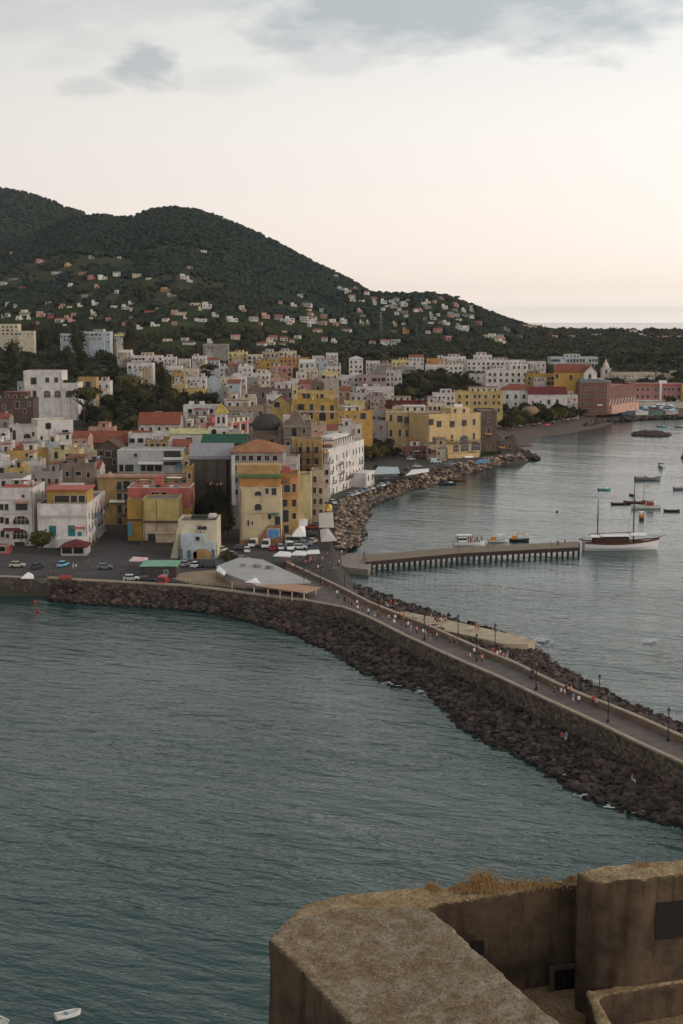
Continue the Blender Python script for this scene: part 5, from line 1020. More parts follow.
boat(619,504.5,5.4,'dark blue dinghy left of the schooner foremast','dinghy',R(3),BD,'dinghy')
boat(646,508.5,10.5,'white fishing boat with short mast and red cabin under way','mast',R(178),BW,'fishing_boat')
boat(635,503.5,8,'slim brown boat close behind the white fishing boat','open',R(2),BB)
boat(641.5,518.5,5.5,'small dark boat with white canopy and orange engine box behind the schooner bow','canopy',R(80),BD)
boat(672,511.5,5.4,'dark grey dinghy at far right of the schooner','dinghy',R(-6),BD,'dinghy')
boat(682,489.5,7,'grey open boat cut by the right edge of the picture','open',R(12),BG)
boat(683,458,7,'dark boat with mast at right edge near the white cabin cruiser','mast',R(90),BD)
boat(448,484.5,7,'black open boat moored beside the tan shore rocks','open',R(5),BD)
boat(458,481,7,'reddish rowing boat drawn close under the shore rocks','dinghy',R(8),BB,'rowing_boat')
boat(498,542,6,'small white boat with dark awning moored behind the middle of jetty','canopy',R(5),BW)
boat(519,541,6,'second small boat with orange canopy moored behind jetty nearer the schooner','canopy',R(-4),BD)
boat(662,427,6,'small blue boat floating just above the rock islet','open',R(0),BT)
boat(680,427.5,6,'small blue grey boat at right edge above the rock islet','open',R(0),BG)
boat(68,1017,2.5,'small white dinghy with grey seat alone in the dark near water','tender',R(28),BW,'dinghy')
boat(-1,1024,2.7,'white dinghy bow cut by the lower left corner of the picture','tender',R(-38),BW,'dinghy')
# excursion boat beside the jetty
c=at_z(469,546.5,0); r=empty('excursion_boat',(c.x,c.y+1,0),R(5)); tag(r,'white excursion boat crowded with people moored alongside the jetty','boat'); ALL.append(r)
mb=MB(); hull(mb,9.5,3.2,1.3,0); mb.build('hull',[BW,DK],r); mb=MB(); mb.box(-3.4,-.8,-1.2,1.2,1.2,3.0); cb=mb.build('cabin',BW,r); mb=MB(); mb.box(-3.42,-.78,-1.22,1.22,2.0,2.6); mb.build('windows',GLASS,cb)
mb=MB(); mb.box(-3.8,.8,-1.4,1.4,3.4,3.5); mb.build('canopy',WHITE,r)
for x in (-3.7,.7):
    for y in (-1.3,1.3): mb=MB(); mb.tube((x,y,1.1),(x,y,3.4),.05,n=4); mb.build('post',METAL,r)
# schooner
c=at_z(620,549.5,0); sh=empty('schooner',(c.x,c.y,0),R(5.0)); tag(sh,'large two masted wooden schooner with white hull and long white awnings at jetty end','sailing ship'); ALL.append(sh)
Ls=22.5; mb=MB(); secs=hull(mb,Ls,5.6,2.1,0,n=18,sheer=.5,tr=.7); mb.build('hull',[BW,DK],sh,smooth=False)
mb=MB()
for sgn in (1,-1):
    for a_,b_ in zip(secs,secs[1:]):
        p1,p2=a_[3],b_[3]; q1,q2=a_[2],b_[2]
        f1=[q1[k]+(p1[k]-q1[k])*.78 for k in range(3)]; f2=[q2[k]+(p2[k]-q2[k])*.78 for k in range(3)]
        e=.05; mb.add([(f1[0],sgn*(f1[1]+e),f1[2]),(f2[0],sgn*(f2[1]+e),f2[2]),(p2[0],sgn*(p2[1]+e),p2[2]+.25),(p1[0],sgn*(p1[1]+e),p1[2]+.25)],[(0,1,2,3)])
mb.build('bulwark_band',BB,sh)
mb=MB(); mb.box(-8.2,2.2,-1.9,1.9,1.8,3.9); cb=mb.build('deckhouse',mat('deckhouse_brown',(78,46,38),scale=1,amt=.3),sh)
for x in np.arange(-7.8,2,1.05): mb=MB(); mb.box(x,x+.6,-1.95,-1.903,2.7,3.5); mb.build('window',GLASS,cb)
mb=MB(); mb.box(4.2,6.8,-1.2,1.2,1.9,2.9); mb.build('fore_hatch',BB,sh)
for x0,x1,z in ((-9.4,-6.6,4.1),(-6.4,2.4,4.25),(2.7,7.6,4.5)):
    mb=MB(); mb.add([(x0,-2.3,z),(x1,-2.3,z),(x1,0,z+.45),(x0,0,z+.45),(x1,2.3,z),(x0,2.3,z),(x0,-2.3,z+.08),(x1,-2.3,z+.08),(x1,0,z+.53),(x0,0,z+.53),(x1,2.3,z+.08),(x0,2.3,z+.08)],[(0,1,2,3),(3,2,4,5),(6,7,8,9),(9,8,10,11),(0,6,7,1),(5,11,10,4)]); mb.build('awning',WHITE,sh)
for x,t in ((-7.0,15.2),(4.0,19.2)):
    mb=MB(); mb.lathe(x,0,[(.2,1.8),(.18,t*.6),(.09,t)],8); ms=mb.build('mast',BB,sh)
    mb=MB(); mb.tube((x,-1.6,t*.62),(x,1.6,t*.62),.06,n=5); mb.build('crosstree',BB,ms)
    for sx_ in (-2.6,2.6):
        for sy in (-2.5,2.5): mb=MB(); mb.tube((x+sx_*.5,sy,2.3),(x,0,t*.9),.025,n=3); mb.build('shroud',METAL,ms)
mb=MB(); mb.tube((-9.6,0,4.8),(-7.2,0,5.0),.1); mb.tube((-6.9,0,4.95),(3.6,0,5.2),.11); mb.build('boom',BB,sh)
mb=MB(); mb.tube((Ls*.44,0,3.0),(Ls*.62,0,4.3),.16,.08); bsp=mb.build('bowsprit',BB,sh); mb=MB(); mb.tube((Ls*.62,0,4.3),(4.0,0,17.5),.025,n=3); mb.build('forestay',METAL,sh)
mb=MB(); mb.tube((-Ls*.5,0,3.1),(-Ls*.56,0,3.3),.2); mb.build('stern_davit',BB,sh)
rm=MB()
for i in range(0,19):
    for sgn in (1,-1): p_=secs[min(i,18)][3]; rm.tube((p_[0],sgn*p_[1],p_[2]+.2),(p_[0],sgn*p_[1],p_[2]+1.0),.03,n=3)
for a_,b_ in zip(secs,secs[1:]):
    for sgn in (1,-1): rm.tube((a_[3][0],sgn*a_[3][1],a_[3][2]+1.0),(b_[3][0],sgn*b_[3][1],b_[3][2]+1.0),.04,n=3)
rm.build('deck_railing',BB,sh)
# buoys
for (x,y,l) in ((35,603,'red round buoy floating near the boat slip, upper one of two'),(38,612,'red round buoy lower and further out from the boat slip'),(557,512,'small dark mooring buoy in the open bay')):
    c=at_z(x,y,0); mb=MB(); mb.lathe(0,0,[(.05,-.3),(.35,-.15),(.45,.1),(.35,.35),(.08,.5),(.06,.8)],10); o=mb.build('buoy',mat('buoy_red',(170,50,44)) if y>550 else METAL); o.location=(c.x,c.y,0); tag(o,l,'buoy')
# ================================================================ cars
def car_mesh(Lc,Wc,hb,hc,van=False):
    b=MB(); z0=.28
    pr=[(-Lc/2,z0),(-Lc/2+.05,hb*.85),(-Lc/2+.25,hb),(Lc/2-1.0,hb*.97),(Lc/2-.12,hb*.78),(Lc/2,z0+.2),(Lc/2-.1,z0)]
    b.yprism(pr,-Wc/2,Wc/2)
    cab=[(-Lc/2+.3,hb-.02),(-Lc/2+.6,hc),(Lc*.10,hc),(Lc/2-1.25,hb-.03)] if not van else [(-Lc/2+.05,hb-.02),(-Lc/2+.12,hc),(Lc*.22,hc),(Lc/2-.75,hb-.03)]
    c=MB(); c.add([(x,-Wc/2+.06+(.14 if z>hb else 0),z) for x,z in cab]+[(x,Wc/2-.06-(.14 if z>hb else 0),z) for x,z in cab],[(0,1,2,3),(7,6,5,4),(0,4,5,1),(2,6,7,3),(0,3,7,4)])
    r=MB(); x1=cab[1][0]; x2=cab[2][0]; r.box(x1-.02,x2+.02,-Wc/2+.19,Wc/2-.19,hc-.01,hc+.05)
    if van: r.box(-Lc/2+.1,Lc*.08,-Wc/2+.03,Wc/2-.03,hb,hc+.02)
    return b,c,r
wh=MB(); wh.add([(0.32*math.cos(a),-.1,.32*math.sin(a)) for a in [i*math.pi/6 for i in range(12)]]+[(0.32*math.cos(a),.1,.32*math.sin(a)) for a in [i*math.pi/6 for i in range(12)]],[tuple(range(12)),tuple(range(12,24))[::-1]]+[(i,(i+1)%12,12+(i+1)%12,12+i) for i in range(12)])
WHM=wh.mesh('wheel',mat('tyre',(30,30,32)))
hl=MB(); hl.box(-.03,.03,-.2,.2,-.08,.08); HLM=hl.mesh('headlight',mat('lamp_lens',(210,210,200),rough=.2)); TLM=hl.mesh('tail_light',mat('tail_red',(120,26,24),rough=.3))
PAINT={}
def car(px,py,rz,col,label,van=False,group='cars parked around the square and shore road',z=None,Ls_=None,kind=None):
    c=at_z(px,py,4.06); k=kind or ('delivery_van' if van else 'parked_car'); r=empty(k,(c.x,c.y,4.08),rz); tag(r,label,'van' if van else 'car',group); ALL.append(r)
    key_=(col,van)
    Lc,Wc,hb,hc=(4.9,1.95,1.15,2.15) if van else (4.1,1.7,.95,1.45)
    if key_ not in PAINT:
        m=mat('car_paint_%s'%('_'.join(map(str,col))),col,rough=.35,scale=3,amt=.08,spec=.5); b,cc,rr_=car_mesh(Lc,Wc,hb,hc,van); PAINT[key_]=(b.mesh('body',m),cc.mesh('cabin_glass',GLASS),rr_.mesh('roof_panel',m))
    b,cc,ro=PAINT[key_]; bo=link('body',b,r); link('cabin_glass',cc,r); link('roof_panel',ro,r)
    for x in (-Lc*.31,Lc*.31):
        for y in (-Wc/2+.06,Wc/2-.06): link('wheel',WHM,r,loc=(x,y,.32))
    for y in (-Wc*.36,Wc*.36): link('headlight',HLM,r,loc=(Lc/2-.04,y,.66)); link('tail_light',TLM,r,loc=(-Lc/2-.0,y,.75))
    return r
car(17.5,567,R(5),(186,174,156),'beige off-road car parked at left near the white parasol')
car(37,568.5,R(70),(60,64,66),'dark green car facing the sea left of the light blue car')
car(63,566.5,R(75),(120,176,200),'light blue small car in the middle of the left car park')
car(105,569,R(10),(104,108,108),'grey hatchback parked right of the light blue car')
car(131.6,580.5,R(3),(206,206,206),'white car against the quay wall left of the mint roofed hut')
car(147,582.0,R(3),(52,52,56),'black car against the quay wall beside the white car')
car(253,546.5,R(-100),(216,214,212),'white van, left of two at foot of the corner block',True)
car(266,547.5,R(-95),(214,214,216),'white van, right of two at foot of the corner block',True)
car(289,543.5,R(-80),(214,214,212),'white van below the mural, nearer the buildings',True)
car(289.5,549.5,R(-80),(222,222,222),'white van below the mural, nearer the awnings',True)
car(281,549.5,R(-85),(190,194,198),'silver car squeezed left of the vans below the mural')
car(299.5,542.5,R(-30),(150,154,154),'grey car before the street mouth beside the white stalls')
car(243,561,R(20),(120,124,130),'grey car standing at the corner above the flat grey pavilion')
for i in range(8):
    t=i/7; px=351+36*t; py=496.5-11.5*t
    car(px,py,R(62),[(150,156,160),(190,192,196),(120,126,132),(90,110,130),(170,170,172),(60,62,66),(200,200,200),(110,116,120)][i],['silver','pale silver','slate grey','steel blue','light grey','black','white','mid grey'][i]+' car in the shore road row before the white waterfront block')
car(333,504,R(-70),(180,186,190),'silver car alone where the shore road meets the street')
for px,py,c,l,v in ((403,455,(170,176,184),'pale car at top left of the yard below the palace',0),(411,460,(210,210,210),'white car in the yard left of the terracotta pink house',0),(416,455,(120,126,134),'slate car in the yard behind the white one',0),(407,470.5,(70,76,84),'dark car beside the shore rocks left of the flat canopy',0),(417,467.5,(196,196,198),'white estate car above the flat white canopy',0),(447,467,(80,84,90),'dark car parked in front of the sea front range',0),(434,471,(120,56,52),'dark red car right of the flat white canopy',0),(436,463,(190,206,204),'long pale green white truck under the palace terrace',1),(383,480,(150,152,150),'grey car in front of the glass pavilion',0),(452,465,(150,156,160),'silver car right of the dark car before the sea front range',0),(398,476.5,(160,168,172),'silver blue car right of the glass pavilion',0)):
    car(px,py,R(rr.choice([0,20,75,100])),c,l,bool(v))
ex=[(150,150,154),(214,214,210),(70,74,80),(150,46,44),(110,140,160),(190,184,172)]
exn=['grey','white','dark blue','red','blue','cream']
for i,(px,py) in enumerate(((232,556.5),(247,552),(240,549.5),(274,550),(305,546),(313,543),(296,546.5),(300,549),(310,536),(312,529),(316,520),(222,551.5),(185,566),(196,567),(209,567),(164,584))):
    car(px,py,R(rr.choice([0,15,80,95,70])),ex[i%6],exn[i%6]+' car '+('beside the pale yellow house' if 180<px<212 else 'by the sandy yard' if px<180 else 'in the square near the round tree' if px<250 else 'at the street mouth under the orange tower house')+' , '+['nearest the sea','farther from the sea','the last one'][i//6],rr.random()<.2)
for o_ in ALL:
    if ' , ' in o_['label']: o_['label']=o_['label'].replace(' , ',', ')
# ================================================================ stalls, awnings, pavilion
def tent(pts,z,h0,label,m=WHITE,kind='market_awning',cat='awning',rise=.12,zg=4.05):
    c=[at_z(x,y,z) for x,y in pts]; cx=sum(p.x for p in c)/len(c); cy=sum(p.y for p in c)/len(c); r=empty(kind,(cx,cy,zg)); tag(r,label,cat); ALL.append(r)
    mb=MB(); n=len(c); hz=z-zg; vs=[(p.x-cx,p.y-cy,hz) for p in c]+[(0,0,hz+rise)]+[(p.x-cx,p.y-cy,hz-.25) for p in c]
    mb.add(vs,[(i,(i+1)%n,n) for i in range(n)]+[(i,n+1+i,n+1+(i+1)%n,(i+1)%n) for i in range(n)]); mb.build('canopy',m,r)
    for p in c: mb=MB(); mb.tube(((p.x-cx)*.96,(p.y-cy)*.96,0),((p.x-cx)*.96,(p.y-cy)*.96,hz-.1),.05,n=4); mb.build('post',METAL,r)
    return r
tent([(273,555.5),(280,551),(291,552),(291,556.5)],7,3,'white market awning, left of the row by the causeway root')
tent([(290,554.5),(296,550.5),(306,551),(306,555)],7,3,'white market awning, middle of the row by the causeway root')
tent([(305,553.5),(308,550),(319,549.5),(320,553)],7,3,'white market awning, right of the row by the causeway root')
tent([(319,527),(318.5,513),(333,512),(334,527)],7.5,3,'long pale flat stall roof beside the street and tan rocks',mat('stall_roof',(186,178,168),scale=1,amt=.3))
tent([(321,541),(320,530),(328,527.5),(337,540)],7.0,3,'pointed pale awning below the long stall roof',mat('stall_roof',(186,178,168)),rise=.5)
tent([(319,511),(320,505),(326,504.5),(325,510)],7,3,'yellow parasol left of two above the long stall roof',mat('canvas_yellow',(222,184,96)),'parasol','parasol',1.2); tent([(326,510.5),(326,504),(332,505),(332,511)],7,3,'yellow parasol right of two above the long stall roof',mat('canvas_yellow',(222,184,96)),'parasol','parasol',1.2)
tent([(297.5,526),(300,512.5),(308,512),(307.5,525)],7,3,'striped white awning on left side of the street by orange tower house')
tent([(292,536),(294,527),(305,526),(306,536)],7,3,'white hooped kiosk roof at foot of the orange tower house',rise=1.5)
tent([(372,474),(378,466.5),(398,467),(400,473)],8.5,3,'glass sided white framed pavilion by the shore road',mat('pavilion_roof',(176,184,188)),'pavilion','pavilion')
tent([(406,475),(412,469.5),(429,468.5),(429,471)],7,3,'flat white canopy among parked cars by the shore rocks')
tent([(474,463),(478,459.5),(490,459),(490,462)],6,3,'blue boat cover tent at the foot of the palace',mat('canvas_blue',(92,126,160)))
tent([(21,578),(26,573.5),(33,574.5),(34,578)],6.6,3,'white square parasol at corner of the boat slip',rise=1.0,kind='parasol',cat='parasol')
tent([(129,560.5),(133,556.5),(148,557.5),(148,561)],6.4,2,'red and white striped stall cover before the dark stone store',mat('canvas_redwhite',(196,120,116),scale=1.2,amt=.1,col2=(216,212,210)))
tent([(58,578),(60,574.5),(72,575),(71,578)],5.6,2,'small red cafe canopy behind the quay wall',mat('canvas_red',(150,52,50)))
# flat roofed pavilion on the quay
pv=empty('pavilion',tuple(at_z(262,572,4.05))); tag(pv,'low quay pavilion with broad flat grey roof and roof vents','pavilion'); ALL.append(pv); po=pv.location
def loc(pts,z): return [(p.x-po.x,p.y-po.y) for p in world(pts,z)]
mb=MB(); mb.prism(loc([(216,566),(240,557),(262,559),(311,581.5),(256,584.5),(226,573)],6.6),2.1,2.5); rf_=mb.build('roof',mat('roof_felt',(164,160,156),scale=.25,amt=.2,bump=.02),pv)
mb=MB(); mb.prism(loc([(219,566.3),(241,558),(260,560),(305,580.5),(256,583),(228,572.5)],6.6),0,2.09); mb.build('wall',mat('plaster_chalk',(178,166,158)),pv)
for px,py in ((243,566),(256,566),(258.5,567),(268,568),(271,568.5)): p_=loc([(px,py)],6.7)[0]; mb=MB(); mb.box(p_[0]-.6,p_[0]+.6,p_[1]-.5,p_[1]+.5,2.505,3.1); mb.box(p_[0]-.75,p_[0]+.75,p_[1]-.65,p_[1]+.65,3.103,3.2); mb.build('roof_vent',wall('grey'),rf_)
mb=MB(); mb.add([tuple(list(loc([(x,y)],6.9)[0])+[z]) for x,y,z in ((244,581,2.52),(256,576,2.52),(261,582,2.52),(252,580,3.0))],[(0,1,3),(1,2,3),(2,0,3),(0,2,1)]); mb.build('skylight',WHITE,rf_)
pv=empty('terrace_shelter',tuple(at_z(275,588,4.05))); tag(pv,'open sided shelter with thin faded terracotta roof on posts by sea wall','shelter'); ALL.append(pv); po=pv.location
mb=MB(); mb.prism(loc([(228,581),(252,584),(278,581),(321,587),(306,592.5),(268,587)],6.4),2.1,2.25); mb.build('roof',mat('shelter_roof',(172,132,108),scale=.4,amt=.25,bump=.03),pv)
for px,py in ((232,582),(254,587),(268,589),(280,590.5),(292,592),(304,593),(316,588)): p_=loc([(px,py-.5)],6.4)[0]; mb=MB(); mb.tube((p_[0],p_[1]+.3,0),(p_[0],p_[1]+.3,2.1),.09,n=6); mb.build('post',WHITE,pv)
mb=MB(); mb.prism(loc([(240,585),(250,584),(300,589),(296,592)],6),0,1.0); mb.build('bench_counter',wall('brown'),pv)
tent([(216,570),(219,566),(226,572),(224,575)],6.8,2,'tilted white awning on left corner of the grey roofed pavilion',rise=.2)
for k,(px,py) in enumerate(((226,577),(233,573))):
    c=at_z(px,py,4.1); mb=MB(); mb.add([(-.2,0,0),(.2,0,0),(1.2,.1,2.2),(.8,.1,2.3),(-.2,.3,0),(.2,.3,0),(1.2,.4,2.2),(.8,.4,2.3)],[(0,1,2,3),(4,7,6,5),(0,4,5,1),(1,5,6,2),(2,6,7,3),(3,7,4,0)]); o=mb.build('folded_parasol',WHITE); o.location=c; tag(o,['white folded parasol leaning on the sandy yard','folded white parasol nearer the round bush'][k],'parasol'); o.scale=(.6,.6,.6)
# beach: parasols and yellow kiosk, lido
c=at_ground(576,419); kb=empty('beach_kiosk',(c.x,c.y+2,c.z),0); tag(kb,'small white and yellow kiosk at the beach foot of brick hotel','kiosk'); ALL.append(kb); mb=MB(); mb.box(-2,2,0,3,0,4.4); mb.build('wall',wall('white'),kb); mb=MB(); mb.box(-1.1,1.1,-.06,-.003,1.6,4.1); mb.build('yellow_panel',mat('panel_yellow',(214,196,60)),kb); mb=MB(); mb.prism([(-2.4,-.4),(2.4,-.4),(2.4,3.4),(-2.4,3.4)],4.41,4.6); mb.build('roof',WHITE,kb)
def parasol(px,py,col,label,grp=None,z=None,r_=1.7):
    c=at_ground(px,py); r=empty('beach_parasol',(c.x,c.y,c.z)); tag(r,label,'parasol',grp); ALL.append(r)
    mb=MB(); mb.lathe(0,0,[(r_,2.1),(r_*.6,2.6),(.05,2.9)],8); mb.build('canopy',mat('canvas_%d_%d_%d'%col,col,amt=.1),r); mb=MB(); mb.tube((0,0,0),(0,0,2.5),.05,n=5); mb.build('pole',METAL,r)
parasol(547,428.5,(206,60,110),'bright pink beach parasol on the dark sand',r_=2.4)
for i,px in enumerate((520,527,533,539,553,558,563,568,572)):
    parasol(px,poly_at([(515,431),(540,427),(575,422)],px),[(110,110,120),(60,90,110),(150,60,60),(120,120,120)][i%4],['grey','dark teal','dark red','pale grey'][i%4]+' beach parasol, '+ordn(i//4,len([q for q in range(9) if q%4==i%4]))+' of that colour on the sand')
for i in range(26):
    px=634+rr.random()*48; py=407.5+rr.random()*7
    col=[(210,216,220),(120,170,190),(210,216,220),(80,130,160)][i%4]
    parasol(px,py,col,('white' if i%4 in(0,2) else 'blue')+' parasol crowded on the lido deck below the pink hotel',('white' if i%4 in(0,2) else 'blue')+' parasols on the lido deck',r_=1.9)
for i in range(5):
    c=at_z(612+i*15,413.5,2.6); mb=MB(); mb.box(-4.5,4.5,0,3,-1,1.6); mb.box(-4.8,4.8,-.4,3.2,1.603,1.75); o=mb.build('beach_cabin_row',[mat('cabin_teal',(104,134,138),amt=.25),mat('cabin_blue',(94,116,136),amt=.25),WHITE,mat('cabin_green',(104,132,120),amt=.2),wall('offwhite')][i]); o.location=c; tag(o,['teal','blue','white','green','off-white'][i]+' row of beach cabins on the rocks below the hotels','beach cabins')
# ================================================================ street lamps
def lamp(px,py,label,near=True):
    c=at_z(px,py,4.45); r=empty('street_lamp',(c.x,c.y,4.45)); tag(r,label,'street lamp','lamps along the causeway'); ALL.append(r)
    mb=MB(); mb.lathe(0,0,[(.26,0),(.26,.3),(.12,.5),(.09,.9),(.075,4.2),(.12,4.25)],8); mb.build('pole',METAL,r)
    mb=MB(); mb.lathe(0,0,[(.12,4.25),(.24,4.85),(.28,4.88)],6); mb.build('lantern',mat('lantern_glass',(120,120,112),rough=.3),r); mb=MB(); mb.lathe(0,0,[(.32,4.883),(.2,5.05),(.05,5.2),(.03,5.4)],6); mb.build('lantern_cap',METAL,r)
    mb=MB(); mb.tube((-.35,0,3.7),(.35,0,3.7),.03,n=4); mb.build('crossbar',METAL,r)
LP=[(304,590),(321,583),(344.5,590),(378.5,616.5),(424.5,640),(476.5,661),(531,679),(608,722),(668,741),(599,705),(536,690),(495,650),(458,640)]
LPs=sorted(LP); 
for i,(x,y) in enumerate(LPs): lamp(x,y,'dark iron lantern post on the causeway, '+ordn(i,len(LPs)))
# ================================================================ people
def person_mesh(seed,pose,shirt,pants):
    r=random.Random(seed); vs=[];es=[];rd=[]
    def V_(x,y,z,a,b=None,par=None):
        vs.append((x,y,z)); rd.append((a,b or a)); 
        if par is not None: es.append((par,len(vs)-1))
        return len(vs)-1
    st=.22 if pose=='walk' else .04; sit=pose=='sit'
    hz=.95 if not sit else .42
    pel=V_(0,0,hz,.13,.10); sp=V_(0,.0,hz+.22,.12,.09,pel); ch=V_(0,0,hz+.42,.15,.1,sp); nk=V_(0,.0,hz+.57,.055,None,ch); hd=V_(0,-.01,hz+.67,.085,.095,nk); V_(0,-.01,hz+.78,.075,.085,hd)
    for s in (-1,1):
        sh_=V_(s*.18,0,hz+.50,.055,None,ch); el=V_(s*.23,-.05*s*(1 if pose=='walk' else 0),hz+.22,.042,None,sh_); wr=V_(s*.22,-.12*s if pose=='walk' else -.12,hz+.0+(.08 if sit else 0),.03,None,el); V_(s*.21,-.15*s if pose=='walk' else -.15,hz-.08+(.1 if sit else 0),.034,.02,wr)
        hp=V_(s*.09,0,hz-.06,.085,None,pel)
        if sit: kn=V_(s*.12,-.42,hz-.02,.06,None,hp); an=V_(s*.11,-.44,.08,.04,None,kn); V_(s*.11,-.58,.04,.035,None,an)
        else: kn=V_(s*.09,-.06-st*s*.5,.5,.058,None,hp); an=V_(s*.09,.02-st*s,.09,.038,None,kn); V_(s*.09,-.13-st*s,.035,.034,None,an)
    me=bpy.data.meshes.new('person'); me.from_pydata(vs,es,[]); ob=bpy.data.objects.new('tmp',me); COL.objects.link(ob)
    sk=ob.modifiers.new('s','SKIN'); sk.use_smooth_shade=True
    for i,v in enumerate(me.skin_vertices[0].data): v.radius=rd[i]; v.use_root=(i==0)
    dg=bpy.context.evaluated_depsgraph_get(); ev=ob.evaluated_get(dg); nm=bpy.data.meshes.new_from_object(ev); bpy.data.objects.remove(ob)
    nm.name='person'; nm.materials.clear()
    for m in (SKIN,mat('cloth_%d_%d_%d'%shirt,shirt,amt=.1),mat('cloth_%d_%d_%d'%pants,pants,amt=.1)): nm.materials.append(m)
    short=r.random()<.5
    for p_ in nm.polygons:
        c=p_.center; z=c.z-(0 if not sit else -.53)
        if z>1.46: k=0
        elif z>.95 or (abs(c.x)>.16 and z>.9): k=1 if not(abs(c.x)>.2 and z<1.28) else 0
        elif abs(c.x)>.185 and z>.7: k=0
        else: k=2 if (sit or c.z>(.5 if short else .1)) else 0
        p_.material_index=k; p_.use_smooth=True
    return nm
HAIR=[mat('hair_dark',(44,34,30)),mat('hair_brown',(90,66,48))]
hb=MB(); hb.lathe(0,0,[(.105,0),(.118,.07),(.1,.14),(.03,.18)],8)
HM=[hb.mesh('hair',h) for h in HAIR]
PC=[((216,216,214),(60,66,84)),((70,74,84),(50,50,54)),((180,60,54),(70,70,84)),((90,140,180),(200,196,186)),((52,52,58),(44,46,60)),((208,130,120),(60,60,70)),((226,220,206),(120,110,100)),((60,100,92),(60,56,54)),((200,110,60),(190,186,180)),((40,42,48),(150,140,130))]
CNm=['white','slate grey','red','light blue','black','pink','cream','dark green','orange','charcoal']
PM={}
def person(px,py,k,pose,where,z=4.47,rz=None):
    if (k,pose) not in PM: PM[(k,pose)]=person_mesh(k*3+len(pose),pose,*PC[k])
    c=at_z(px,py,z); o=link('person',PM[(k,pose)],None,loc=(c.x,c.y,z),rot=(0,0,rr.uniform(0,6.3) if rz is None else rz),scale=(1,1,1)); hz=.95 if pose!='sit' else .42
    link('hair',HM[(k+int(px))%2],o,loc=(0,.0,hz+.70)); PEOPLE.append((o,px,k,pose,where)); return o
PEOPLE=[]
W1='on the upper causeway near the bathing platform'; W2='on the middle of the causeway'; W3='on the lower right causeway'
for px,py,k,po_,wh_ in ((346,603,4,'stand',W1),(357,607,0,'stand',W1),(362,608,1,'walk',W1),(367,611,2,'sit',W1),(395,622,0,'stand',W1),(400,619,2,'walk',W1),(404,621,8,'walk',W1),(408,629,0,'walk',W1),(411,630,3,'walk',W1),(425,631,4,'stand',W1),(429,633,1,'walk',W1),(430,642,9,'stand',W1),
  (450,646,4,'walk',W2),(454,645,1,'walk',W2),(457,646,9,'stand',W2),(467,658,2,'sit',W2),(470,661,6,'walk',W2),(474,656,0,'stand',W2),(479,657,4,'walk',W2),(482,663,5,'walk',W2),(493,656,2,'stand',W2),(497,659,6,'walk',W2),(500,658,0,'walk',W2),(503,661,5,'walk',W2),(507,660,3,'stand',W2),
  (536.5,691,4,'stand',W3),(554.5,696,1,'stand',W3),(561,697,0,'walk',W3),(564.5,698,6,'walk',W3),(566,694,4,'walk',W3),(571,695,5,'walk',W3),(573,703,3,'walk',W3),(578.5,705,0,'stand',W3),(593,705,2,'walk',W3),(596,708,5,'walk',W3),(598,704,4,'walk',W3),(533,678,9,'walk',W3)):
    person(px,py,k,po_,wh_)
W4='sitting on the bathing platform'; W5='standing on the bathing platform'
for px,py,k,po_ in ((435,621,4,'sit'),(438,622,2,'sit'),(441,622,0,'sit'),(444,621,9,'stand'),(446,622,5,'sit'),(476,630,2,'stand'),(478,631,4,'stand'),(431,619,8,'sit'),(469,631,6,'sit')): person(px,py,k,po_,W4 if po_=='sit' else W5,2.32)
W6='on the rocks beside the bathing platform'
for px,py,k,po_ in ((382,604,2,'sit'),(386,606,8,'sit'),(391,607,2,'stand'),(395,605,8,'sit'),(378,602,4,'sit')): person(px,py,k,po_,W6,3.6)
W7='standing on the jetty'
for px,py,k,po_ in ((558,546,4,'stand'),(565,545,2,'stand'),(552,546,0,'walk'),(459,552,1,'stand'),(364,558,4,'stand'),(367,559,9,'stand'),(360,560,3,'walk'),(488,549,2,'walk')): person(px,py,k,po_,W7,2.42)
W8='by the parasols at the causeway root'
for px,py,k,po_ in ((290,566,3,'stand'),(296,562,0,'stand'),(300,560,4,'walk'),(306,561,1,'walk'),(311,563,5,'walk'),(315,560,9,'stand'),(322,562,6,'walk'),(327,558,2,'walk'),(330,563,4,'walk'),(318,571,0,'walk'),(310,577,4,'walk'),(322,588,1,'walk'),(330,592,2,'walk'),(337,597,6,'walk')): person(px,py,k,po_,W8,4.47)
W9='in the left car park'
for px,py,k,po_ in ((73,569,3,'stand'),(76,570,6,'stand'),(121,575,4,'stand'),(50,572,1,'walk'),(88,562,9,'walk')): person(px,py,k,po_,W9,4.07)
W10='among boulders below the causeway wall'
for px,py,k,z_ in ((562,739,2,2.0),(566,739,3,2.0),(632,782,3,1.6)): person(px,py,k,'sit',W10,z_)
W13='on the inner causeway by the landing'
for i in range(20): person(338+i*5.2+rr.uniform(-2,2),601+i*2.15+rr.uniform(-2,3),rr.randrange(10),rr.choice(['walk','stand']),W13)
W14='among the awnings in the square'
for i in range(20): person(rr.uniform(282,345),rr.uniform(556,573),rr.randrange(10),rr.choice(['walk','stand']),W14,4.47)
W11='aboard the excursion boat'
for i in range(9): p_=person(464+i*2.2,541.5+(i%2),[4,2,9,1,8,5,4,0,2][i],'stand',W11,1.25)
W12='on deck of the anchored launch'
for i,x in enumerate((645,648)): person(x,480,[2,0][i],'stand',W12,1.0)
grp={}
for p_ in PEOPLE: grp.setdefault((p_[2],p_[3],p_[4]),[]).append(p_)
for (k,po_,wh_),l in grp.items():
    l.sort(key=lambda q:q[1])
    for i,q in enumerate(l):
        v={'stand':'standing','walk':'walking','sit':'sitting'}[po_]; w_=wh_.replace('standing ','').replace('sitting ','')
        lab=nth(i,len(l),'person %s in %s top'%(v,CNm[k]),w_)
        tag(q[0],lab,'person')
